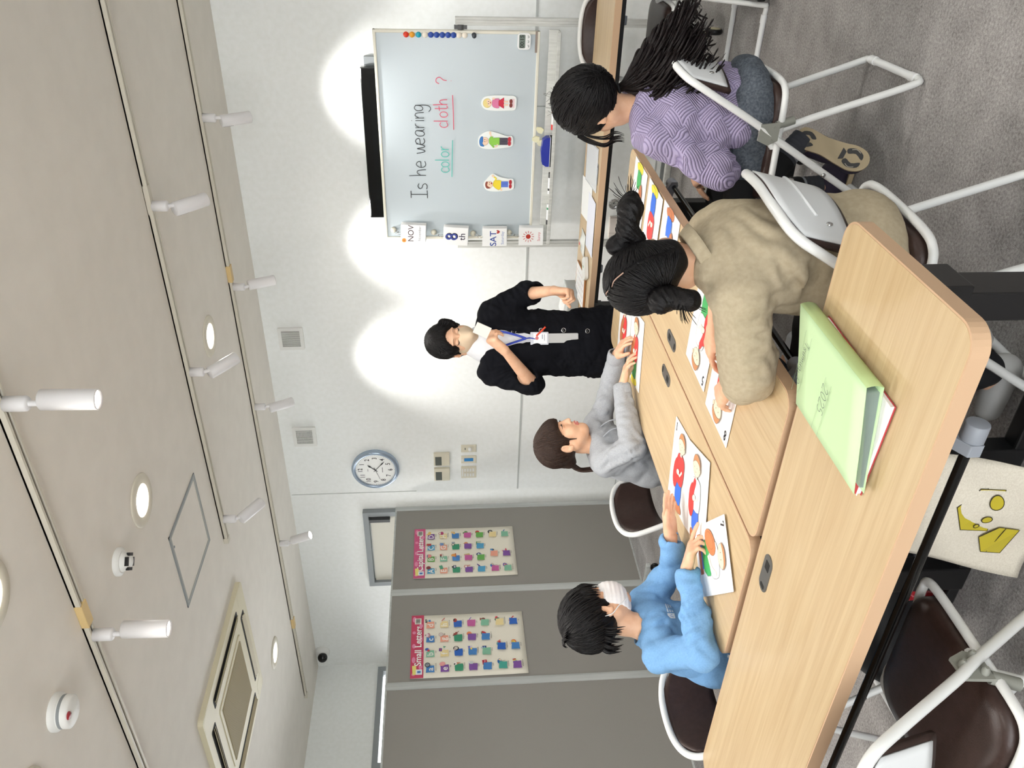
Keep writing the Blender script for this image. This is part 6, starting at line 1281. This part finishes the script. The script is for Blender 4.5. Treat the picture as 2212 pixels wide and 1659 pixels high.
# ---- the boy in blue
bf = nrm(V(.95, .30, 0)); brt = V(bf[1], -bf[0], 0)
J = dict(head=(-2.095, 1.765, 1.012), neck=(-2.12, 1.725, .878), fwd=bf, hip=(-2.195, 1.655, .52), shR=(-2.10, 1.605, .84), shL=(-2.135, 1.845, .828), elR=(-1.945, 1.475, .768), elL=(-2.02, 1.875, .745), wrR=(-1.835, 1.70, .772), wrL=(-1.872, 1.862, .775))
seat_legs(J, bf, brt, (-2.18, 1.655, .50), (-1.86, 1.75, .47), (-1.84, 1.77, .08))
BR = facing(V(.42, .905, -.05), .0); bo, bs = V(*J['head']), .92
S = SDF(); limbs(S, J, .80, 1); head(S, BR, bo, bs)
hand(S, V(-1.832, 1.706, .772), V(.93, .30, -.16), V(.05, .25, .96), -1, .80, curl=((.0, .12, .1), (.5, 1.0, .5), (.6, 1.1, .6), (.65, 1.1, .6)), thumb=.35, spread=.05)
hand(S, V(-1.866, 1.872, .776), V(.62, .78, -.04), V(-.55, .45, .70), 1, .80, curl=((.02, .08, .06), (.04, .1, .08), (.06, .12, .1), (.08, .14, .1)), thumb=.75, spread=.02, thcurl=.25)
P3 = person('person', 'masked person in a light blue long-sleeved shirt with short black hair', J, S, .0035); SB = S
H = skullcap(BR, bo, bs, .018); H.box((0, .105, -.085), (.085, .072, .112), .02, k=.008, op='s')
for s in (-1, 1): H.ell((s*.098, .004, -.028), (.034, .021, .034), k=.008, op='s')
H.plane((0, -.06, -.070), (0, .25, -1), .012); H.plane((0, .05, -.01), (0, .9, -1), .012) if 0 else None
H.disp = comb(BR, bo, bs, (.0, -.055, .09), 54, .0014, 2.4); mb = sdf_mb(H, .0035); H.frame()
n_ = 900; e_ = rdirs(n_, 25, -.80, .25); lay_strands(mb, H, BR, bo, bs, np.array([0, -.55, .9])+np.random.RandomState(9).normal(size=(n_, 3))*.12, e_, .0021, off=.003, seed=10, t1=(.55, 1.02), jit=.07, minr=.060)
rs = np.random.RandomState(8); Wb = lambda p: bo+BR@(np.array(p)*bs)
for i in range(150):
    a = rs.uniform(-1.9, 5.05) if i < 110 else rs.uniform(.6, 2.5); sx, sy = math.cos(a), math.sin(a); zz = -.045 if sy < .1 else .035
    if abs(sx) > .8 and sy > -.45: zz = .028
    e = rs.uniform(.9, 1.05); L0 = (sx*.070, -.014+sy*.086, zz+.05); L1 = (sx*.092*e, -.012+sy*.113*e, zz+.022); L2 = (sx*.090*e+rs.normal()*.006, -.010+sy*.112*e+rs.normal()*.004, zz-.022+rs.normal()*.008)
    mb.tube(spline([Wb(L0), Wb(L1), Wb(L2)], 4), [.005, .0055, .0055, .005, .0042, .0034, .0024, .0014, .0004], 6, caps=False)
for i in range(26):
    a = rs.uniform(0, 6.28); c0 = (0.01*math.cos(a), -.075+.01*math.sin(a), .115); mb.tube(spline([Wb(c0), Wb((.03*math.cos(a), -.075+.03*math.sin(a), .126)), Wb((.055*math.cos(a), -.07+.045*math.sin(a), .118+rs.normal()*.004))], 4), [.004]*5+[.003, .002, .001, .0004], 6, caps=False)
mb.build('hair', HBLK, P3)
M = SDF().frame(BR, bo, bs); M.ell((0, .030, -.048), (.075, .081, .072), k=.01); M.ell((0, .085, -.045), (.045, .030, .050), k=.03); M.plane((0, .028, 0), (.0, -1, .15), .003); M.plane((0, .10, -.004), (0, .20, 1), .004); M.plane((0, 0, -.110), (0, -.5, -1), .006)
zz = BR[:, 2]; M.disp = lambda P: (np.sin(((P-bo)@zz).astype(np.float32)*420)*.0009).astype(np.float32)
sdf_mb(M, .0035).build('face_mask', WM, P3); b = MB()
for s in (-1, 1):
    b.tube(spline([Wb((s*.066, .045, -.022)), Wb((s*.080, .020, .000)), Wb((s*.084, -.012, .012)), Wb((s*.086, -.026, .0))], 5), .0017, 6); b.tube(spline([Wb((s*.058, .045, -.098)), Wb((s*.077, .012, -.062)), Wb((s*.084, -.016, -.038)), Wb((s*.086, -.028, -.01))], 5), .0017, 6)
b.build('mask_strap', WHITE, P3)
eyes(P3, SB, BR, bo, bs, .004, 'up', .012)
BLUE = noisy('light_blue_jersey', '#7ba7d3', '#729eca', nscale=200, rough=.9, bump=.08, bscale=420, spec=.15)
G = top(J, 0, .82, 31, .96, .013, .122, .128, (.051, .045, .045, .036), sh_r=.048, cr=(CR_BOY, (.809, -.588, 0), .011)); sdf_mb(G, .005).build('shirt', BLUE, P3); GB = G
b = MB(); nk = V(*J['neck']); nax = nrm(V(*J['head'])*.6+nk*.4-nk+V(0, 0, .01)); b.lathe([(.058, -.012), (.0555, .004), (.052, .010)], nk+V(0, 0, -.006), axis_frame(nax), n=36, cap=False); b.build('collar', BLUE, P3, solid=.004)
def decal(P, G, o, u, v, n, fn, nm):
    A = Art((0, 0, 0), (1, 0, 0), (0, 1, 0)); fn(A); out = []
    u = nrm(u); n = nrm(n); v = nrm(v)
    for x, y, z in A.mb.v:
        p = V(*o)+u*x+v*y+n*.06
        for _ in range(120):
            if G.ev(p[None])[0] < .0012: break
            p = p-n*.0015
        out.append(tuple(p+n*(.0022+z)))
    A.mb.v = out; return A.build(nm, P)
dn = nrm(V(.87, -.48, .1)); du = nrm(np.cross(V(0, 0, 1), dn)); dv = np.cross(dn, du)
def lg(A):
    A.poly([(-.026, -.012), (-.008, -.012), (-.008, .012), (-.016, .012), (-.026, .004)], '#dfe8f0'); A.line([(-.022, -.006), (-.016, .006), (-.012, -.004)], .002, '#5a90cc')
    for j in range(3): A.rect(.012, .008-.008*j, .032, .0045, '#c8d6e4')
decal(P3, GB, V(-2.00, 1.70, .795), du, dv, dn, lg, 'chest_logo')
def ad(A):
    for j in range(3): A.poly([(-.018+.013*j, -.008), (-.010+.013*j, -.008), (-.004+.013*j, .004+.007*j), (-.012+.013*j, .006+.007*j)], '#eef2f6')
decal(P3, GB, V(-2.10, 1.565, .62), nrm(V(.9, .3, 0)), V(0, 0, 1), V(.3, -.95, 0), ad, 'hem_logo')
lower(J, P3, 'trousers', mat('black_trackpants', '#16171c', .9), shoe='#2c2c34')

# ---- the girl in beige, seen from behind
ef = nrm(V(-.95, .31, 0)); ert = V(ef[1], -ef[0], 0)
J = dict(head=(-.838, 1.702, .998), neck=(-.800, 1.712, .912), fwd=ef, hip=(-.800, 1.722, .53), shR=(-.772, 1.815, .832), shL=(-.852, 1.592, .826), elR=(-.94, 1.90, .762), elL=(-1.045, 1.565, .775), wrR=(-1.08, 1.86, .768), wrL=(-1.16, 1.70, .768))
seat_legs(J, nrm(V(-1, .05, 0)), V(.05, 1, 0), (-.80, 1.735, .51), (-1.16, 1.74, .48), (-1.10, 1.74, .08))
ER = facing(V(-.66, .62, -.30), -.40); eo, es = V(*J['head']), .93
S = SDF(); limbs(S, J, .82, 1); head(S, ER, eo, es)
hand(S, V(-1.165, 1.705, .766), V(-.8, .55, -.05), V(0, 0, 1), 1, .8, curl=(.2, .25, .3, .35)); hand(S, V(-1.085, 1.862, .768), V(-.95, .2, -.05), V(0, 0, 1), -1, .8, curl=(.25, .3, .35, .4))
P4 = person('person', 'person in a beige shirt with two hair buns, seen from behind', J, S, .0035)
We = lambda p: eo+ER@(np.array(p)*es)
H = skullcap(ER, eo, es, .010); H.ell((0, .11, -.06), (.066, .08, .09), k=.015, op='s'); H.ell((0, -.048, -.045), (.048, .040, .05), k=.03); H.plane((0, -.06, -.086), (0, .1, -1), .012)
for s in (-1, 1): H.ell((s*.086, -.006, -.02), (.018, .02, .03), k=.01, op='s')
H.cone((0, .03, .134), (0, -.075, .108), .0045, .0035, .006, 's'); H.cone((0, -.075, .108), (0, -.118, .03), .0035, .0015, .005, 's')
def comb2(R, o, sc, amp=.0022):
    def fn(P):
        L = ((P-o)@R)/sc; x = np.abs(L[:, 0]); tx = np.stack([x-.085, L[:, 1]+.045, L[:, 2]-.0], 1); a = np.arctan2(tx[:, 2]*1.0, tx[:, 1]+.0001)
        return ((np.abs(np.sin(a*26+3*np.sin(x*50)))-.6)*amp+np.sin(a*60+x*30)*amp*.35).astype(np.float32)
    return fn
H.disp = comb2(ER, eo, es, .0010); mb = sdf_mb(H, .0035); H.frame(); n_ = 640; r_ = np.random.RandomState(31); ph = r_.uniform(.15, 4.1, n_); sg = np.sign(r_.normal(size=n_)); lay_strands(mb, H, ER, eo, es, np.stack([sg*.04, np.cos(ph), np.sin(ph)], 1), np.stack([sg*.95, np.full(n_, -.62)+.10*np.cos(ph), -.28+.12*np.sin(ph)], 1)+r_.normal(size=(n_, 3))*.05, .0017, seed=33, jit=.03, minr=.055)
mb.build('hair', HBLK, P4); HE = H
for s in (-1, 1):
    B = SDF().frame(ER, eo, es); r0 = V(s*.082, -.058, .0)
    if s > 0: B.cone(r0, r0+V(.026, -.018, .012), .022, .026, .012); B.cone(r0+V(.030, -.02, .010), r0+V(.068, -.034, -.020), .026, .031, .008); B.cone(r0+V(.068, -.034, -.02), r0+V(.090, -.040, -.034), .030, .016, .012); B.ell(r0+V(.010, -.004, .046), (.026, .022, .034), rotx(.2), .008)
    else: B.cone(r0, r0+V(-.022, -.020, -.004), .024, .028, .012); B.ell(r0+V(-.012, -.02, .022), (.034, .03, .036), None, .008); B.cone(r0+V(-.030, -.024, -.012), r0+V(-.052, -.036, -.034), .024, .026, .008)
    L0 = We(r0); ax = ER@nrm(V(s*.9, -.3, .2)); F = axis_frame(ax)
    def gd(P, L0=L0, F=F): q = (P-L0)@F; a = np.arctan2(q[:, 1], q[:, 0]); return ((np.abs(np.sin(a*9+q[:, 2]*70))-.6)*.0028+np.sin(a*31+q[:, 2]*40)*.0008).astype(np.float32)
    B.disp = gd; mb = sdf_mb(B, .0028); rs = np.random.RandomState(20+s)
    for i in range(26):
        a = rs.uniform(0, 6.28); c = r0+V(s*(.03 if s < 0 else .075), -.036, -.026 if s > 0 else -.02); d = V(s*rs.uniform(.02, .05), .02*math.cos(a), .022*math.sin(a)); mb.tube(spline([We(c+d*.3), We(c+d), We(c+d*1.5+V(0, 0, -.004))], 4), [.0007]*8+[.0003], 5, caps=False)
    mb.build('hair_bun', HBLK, P4)
    c = We(r0+V(s*.024, -.012, .008)); b = MB(); b.tube([c+F[:, 0]*.023*math.cos(a)+F[:, 1]*.023*math.sin(a) for a in np.linspace(0, 2*PI, 18, endpoint=False)], .006, 8, closed=True); b.build('hair_tie', mat('hair_tie_black', '#0b0b10', .7), P4)
pp = []
for a in np.linspace(1.25, 2.75, 16):
    dd = ER@nrm(V(.0, math.cos(a), math.sin(a))); q_ = We((0, -.012, .03)); r_ = .16
    for _ in range(30): r_ -= HE.ev((q_+dd*r_)[None])[0]*.8
    pp.append(q_+dd*(r_+.0035))
b = MB(); b.tube(spline(pp[::3], 4), .0018, 8, flat=.6); b.build('parting', mat('scalp', '#a98a7a', .6), P4)
BEI = noisy('beige_cotton', '#b0a38b', '#a79a82', nscale=90, rough=.9, bump=.08, bscale=500, spec=.15)
def bx_(G):
    hp = V(*J['hip']); nk = V(*J['neck']); G.ell(hp+V(.0, 0, -.04), (.125, .158, .085), rotz(-.2), .05)
    e = V(*J['elL']); G.cone(V(*J['shL']), e, .058, .056, .03); G.cone(e, e+V(-.055, .045, .0), .056, .050, .02); G.cone(e+V(.02, .0, -.01), e+V(.06, .01, -.05), .05, .02, .03)
    e = V(*J['elR']); G.cone(V(*J['shR'])-V(.02, 0, .01), e, .056, .05, .03)
G = top(J, (8, 24), .70, 41, 0, .011,  .146, .142, (.056, .052, .053, .036), extra=bx_, hem=-.02, sh_r=.052, cr=(CR_BEIGE, (.413, -.911, 0), .013)); G.plane((0, 0, .452), (.0, 0, -1), .01); G.p.insert(len(G.p), G.p.pop())
sdf_mb(G, .0055).build('shirt', BEI, P4); GE = G
b = MB(); nk = V(*J['neck']); nax = nrm(V(*J['head'])-nk+V(-.02, 0, 0)); F = axis_frame(nax)
b.lathe([(.072, -.030), (.0675, -.016), (.063, -.003), (.0595, .0)], nk+V(0, 0, -.004), F, n=40, cap=False)
b.build('neckband', BEI, P4, solid=.004)
lower(J, P4, 'trousers', mat('charcoal_trousers', '#17171b', .9), shoe='#b8b8b6')

# ---- the girl in lavender, seen from behind
pf = nrm(V(-.90, .44, 0)); prt = V(pf[1], -pf[0], 0)
J = dict(head=(-.705, 2.667, .998), neck=(-.714, 2.662, .882), fwd=pf, hip=(-.700, 2.665, .50), shR=(-.640, 2.745, .815), shL=(-.778, 2.588, .808), elR=(-.78, 2.86, .60), elL=(-.865, 2.52, .592), wrR=(-.93, 2.80, .585), wrL=(-.925, 2.655, .60))
J.update(hpR=V(-.70, 2.735, .49), hpL=V(-.71, 2.595, .49), knR=V(-1.06, 2.77, .475), knL=V(-1.04, 2.615, .465), anR=V(-1.02, 2.79, .08), anL=V(-.83, 2.69, .27), toR=V(-1.14, 2.79, .035), toL=V(-.87, 2.67, .14))
PR = facing(V(-.84, .50, -.20), .04); po, ps = V(*J['head']), .94
S = SDF(); limbs(S, J, .80, 1); head(S, PR, po, ps)
hand(S, V(-.928, 2.66, .602), V(-.55, .80, .10), V(-.2, .1, .95), 1, .8, curl=(.3, .35, .4, .45), thumb=.7); hand(S, V(-.935, 2.80, .588), V(-.9, -.3, -.1), V(0, 0, 1), -1, .8)
P5 = person('person', 'person in a lavender quilted sweater with a long wavy black ponytail', J, S, .0035)
Wp = lambda p: po+PR@(np.array(p)*ps)
H = skullcap(PR, po, ps, .018); H.ell((0, .12, -.06), (.072, .075, .09), k=.015, op='s'); H.plane((0, -.05, -.075), (0, .1, -1), .012); H.ell((0, -.06, .01), (.085, .08, .085), k=.03)
for s in (-1, 1): H.ell((s*.090, .008, -.035), (.022, .024, .034), k=.012, op='s')
H.disp = both(comb(PR, po, ps, (0, -.1, -.05), 70, .0012), waves(17, 5, (60, 140), .0012)); mb = sdf_mb(H, .0035); H.frame()
n_ = 620; s_ = rdirs(n_, 35, -.4, 1); s_[:, 1] = np.abs(s_[:, 1])*.9-.1; lay_strands(mb, H, PR, po, ps, s_, np.array([0, -.9, -.42])+np.random.RandomState(11).normal(size=(n_, 3))*.10, .0019, off=.003, seed=12, jit=.06)
rs = np.random.RandomState(12)
for i in range(44):      # flyaway strands and the curls over the temple
    a = rs.uniform(0, PI); b0 = rs.uniform(-.3, 1.2); p = V(math.cos(a)*.094*math.cos(b0), -.01+.1*math.sin(b0)*-.6, .03+.1*math.sin(a)); q = p*1.14+rs.normal(size=3)*.012; mb.tube(spline([Wp(p), Wp(p*1.08+rs.normal(size=3)*.006), Wp(q)], 4), .0005, 4, caps=False)
for i in range(12):
    y0 = rs.uniform(.03, .075); mb.tube(spline([Wp((-.07, y0, .06)), Wp((-.082, y0+.025, .02)), Wp((-.088-rs.uniform(0, .02), y0+.03, -.03)), Wp((-.075, y0+.035+rs.normal()*.01, -.07)), Wp((-.088, y0+.03, -.10))], 5), [.0022]*16+[.0016, .0012, .0008, .0005, .0003], 5, caps=False)
mb.build('hair', HBLK, P5)
mb = MB(); rt0 = V(-.655, 2.675, .918)
camr = nrm(V(.965, .261, 0)); nv = nrm(V(.261, -.965, 0))
def tail(i, rs):
    a = rs.uniform(0, 6.28); r = math.sqrt(rs.uniform(0, 1)); sp = r*math.cos(a); dp = r*math.sin(a)
    L = rs.uniform(.20, .31); dr = nrm(V(0, 0, -1)*(.78)+camr*(.50+.42*sp)); pts = [rt0+camr*sp*.012+nv*dp*.012]; ph = rs.uniform(0, 6.28); fq = rs.uniform(1.6, 3.0)
    for j in range(1, 15):
        t = j/14; wv = (.008+.022*t)*math.sin(fq*6.28*t+ph)*min(1, t*2); w2 = (.008+.020*t)*math.cos(fq*6.28*t+ph)*min(1, t*2); spread = min(1, t*2.4)
        pts.append(rt0+dr*L*t+camr*(sp*.055*spread+wv)+nv*(.012+dp*.045*spread+w2+.05*math.sin(t*1.6))+V(0, 0, -.02*t*t))
    return pts
strands(mb, tail, 210, .0046, 5); strands(mb, tail, 90, .0014, 6)
mb.build('ponytail', hairmat('dark_wavy_hair', '#0e0a0a', '#1c1413'), P5)
b = MB(); F = axis_frame(nrm(V(.3, .0, -.8))); b.tube([rt0+F[:, 0]*.0165*math.cos(a)+F[:, 1]*.0165*math.sin(a) for a in np.linspace(0, 2*PI, 18, endpoint=False)], .004, 8, closed=True); b.build('hair_tie', MATS['hair_tie_black'], P5)
def knit():
    m = mat('lavender_quilted_knit', '#a79bb9', .9, spec=.15); bs = m.node_tree.nodes['Principled BSDF']; tc = nd(m, 'ShaderNodeTexCoord'); mp = nd(m, 'ShaderNodeMapping'); mp.inputs['Rotation'].default_value = (.3, .15, -.35); lk(m, tc.outputs['Object'], mp.inputs[0])
    sx = nd(m, 'ShaderNodeSeparateXYZ'); lk(m, mp.outputs[0], sx.inputs[0])
    def M(op, a, b=None, c=None):
        n = nd(m, 'ShaderNodeMath', operation=op)
        for i, v in enumerate((a, b, c)):
            if v is None: continue
            if isinstance(v, (int, float)): n.inputs[i].default_value = v
            else: lk(m, v, n.inputs[i])
        return n.outputs[0]
    h = M('MULTIPLY', M('ADD', sx.outputs[0], sx.outputs[1]), .85); z = sx.outputs[2]; a = M('ADD', h, z); bb = M('SUBTRACT', h, z)
    s1 = M('FLOOR', M('MULTIPLY', a, 13.0)); s2 = M('FLOOR', M('MULTIPLY', bb, 13.0)); ck = M('ABSOLUTE', M('MODULO', M('ADD', s1, s2), 2.0))
    w1 = M('ABSOLUTE', M('SINE', M('MULTIPLY', a, 290.0))); w2 = M('ABSOLUTE', M('SINE', M('MULTIPLY', bb, 290.0)))
    mixn = M('ADD', M('MULTIPLY', w1, ck), M('MULTIPLY', w2, M('SUBTRACT', 1.0, ck)))
    r = nd(m, 'ShaderNodeValToRGB'); e = r.color_ramp.elements; e[0].position = .05; e[1].position = .6; e[0].color = (*lin('#8b80a2'), 1); e[1].color = (*lin('#aea3c2'), 1); lk(m, mixn, r.inputs[0]); lk(m, r.outputs[0], bs.inputs['Base Color'])
    bp = nd(m, 'ShaderNodeBump', Strength=.9, Distance=.004); lk(m, mixn, bp.inputs['Height']); lk(m, bp.outputs[0], bs.inputs['Normal']); return m
KN = knit()
def px(G):
    hp = V(*J['hip']); nk = V(*J['neck']); G.cone(hp+V(-.01, 0, .05), hp*.5+nk*.5+V(-.01, 0, 0), .142, .14, .05, flat=(pf, .62))
G = top(J, 0, .74, 51, .86, .012, .120, .126, (.060, .060, .062, .050), extra=px, hem=.05, sh_r=.052, cr=(CR_PURP, (.261, -.965, 0), .012)); sdf_mb(G, .0055).build('sweater', KN, P5)
DEN = noisy('grey_denim', '#4a5058', '#646a72', nscale=140, rough=.9, bump=.2, bscale=500, spec=.15)
G = SDF(); G.ell(V(-.685, 2.665, .50), (.135, .15, .075), rotz(-.4), .04)
for s in 'RL': G.cone(J['hp'+s], V(*J['hp'+s])*.42+V(*J['kn'+s])*.58, .088, .086, .04)
G.plane(V(-.90, 2.66, .47), (-1, .1, 0), .004); G.disp = waves(61, 7, (20, 60), .005); sdf_mb(G, .006).build('denim_shorts', DEN, P5)
G = SDF(); LEG = mat('black_leggings', '#0c0c10', .85)
for s in 'RL': G.cone(J['hp'+s], J['kn'+s], .070, .058, .03); G.cone(J['kn'+s], V(*J['kn'+s])*.3+V(*J['an'+s])*.7, .056, .044, .02)
sdf_mb(G, .006).build('leggings', LEG, P5)
sk = mat('dark_sock', '#3a3c42', .95); sb = mat('sock_stripe', '#8f9298', .95)
for s in 'RL':
    k_, a_ = V(*J['kn'+s]), V(*J['an'+s]); d = nrm(a_-k_); F = axis_frame(d); b = MB(); L = np.linalg.norm(a_-k_)
    for i in range(10): b.lathe([(.043-.0006*i, L*.52+.016*i), (.0445-.0006*i, L*.52+.016*i+.008), (.043-.0006*i, L*.52+.016*(i+1))], k_, F, n=24, m=i % 2 if i < 7 else 0, cap=False)
    b.build('sock', [sk, sb], P5)
    t_ = V(*J['to'+s]); heel = a_+(nrm(a_-t_) if s == 'L' else V(.9, 0, 0))*.04
    if s == 'L':
        sn = nrm(V(.42, -.76, .40)); fd = V(-.40, -.12, -.9); fd = nrm(fd-sn*np.dot(sn, fd)); c0 = V(-.845, 2.635, .175)
    else: fd = nrm(V(-1, 0, -.0)); sn = V(0, 0, -1.); c0 = V(-1.05, 2.79, .035)
    sd = np.cross(fd, sn); R = np.stack([sd, fd, sn], 1)
    G = SDF().frame(R, c0, 1.0); G.cone((0, -.085, -.022), (0, .065, -.016), .038, .034, .03); G.cone((0, -.075, -.045), (0, -.02, -.05), .038, .036, .03); G.ell((0, .07, -.012), (.043, .05, .028), k=.03); G.plane((0, 0, .012), (0, 0, 1), .004); sh = sdf_mb(G, .0045).build('shoe', mat('purple_black_shoe', '#2c2438', .7), P5)
    ol = [(-.030, -.118), (-.036, -.085), (-.031, -.03), (-.036, .03), (-.042, .07), (-.034, .108), (-.008, .126), (.022, .116), (.04, .08), (.037, .03), (.029, -.03), (.034, -.085), (.028, -.118), (0, -.13)]
    b = MB(); b.prism([tuple(p) for p in spline([V(*p) for p in ol], 4, True)], c0+sn*.026, sd, fd, .018); so = b.build('sole', mat('tan_sole', '#b3a283', .7), P5, bevel=.004)
    A = Art(c0+sn*.0268, sd, fd)
    for sgn in (-1, 1):
        A.poly([(sgn*.004, .10), (sgn*.022, .098), (sgn*.032, .07), (sgn*.022, .045), (sgn*.008, .052), (sgn*.016, .075)], '#1f1d1c', 3); A.poly([(sgn*.004, -.115), (sgn*.02, -.11), (sgn*.026, -.085), (sgn*.012, -.062), (sgn*.006, -.075), (sgn*.014, -.09)], '#1f1d1c', 3); A.line([(sgn*.024, .058), (sgn*.030, .072), (sgn*.024, .088)], .002, '#b8b0a0', 3)
    A.poly([(-.02, .03), (.02, .03), (.012, .045), (-.012, .045)], '#1f1d1c'); A.build('tread', P5)

for _o in bpy.data.objects:
    if '_b' in _o: del _o['_b']
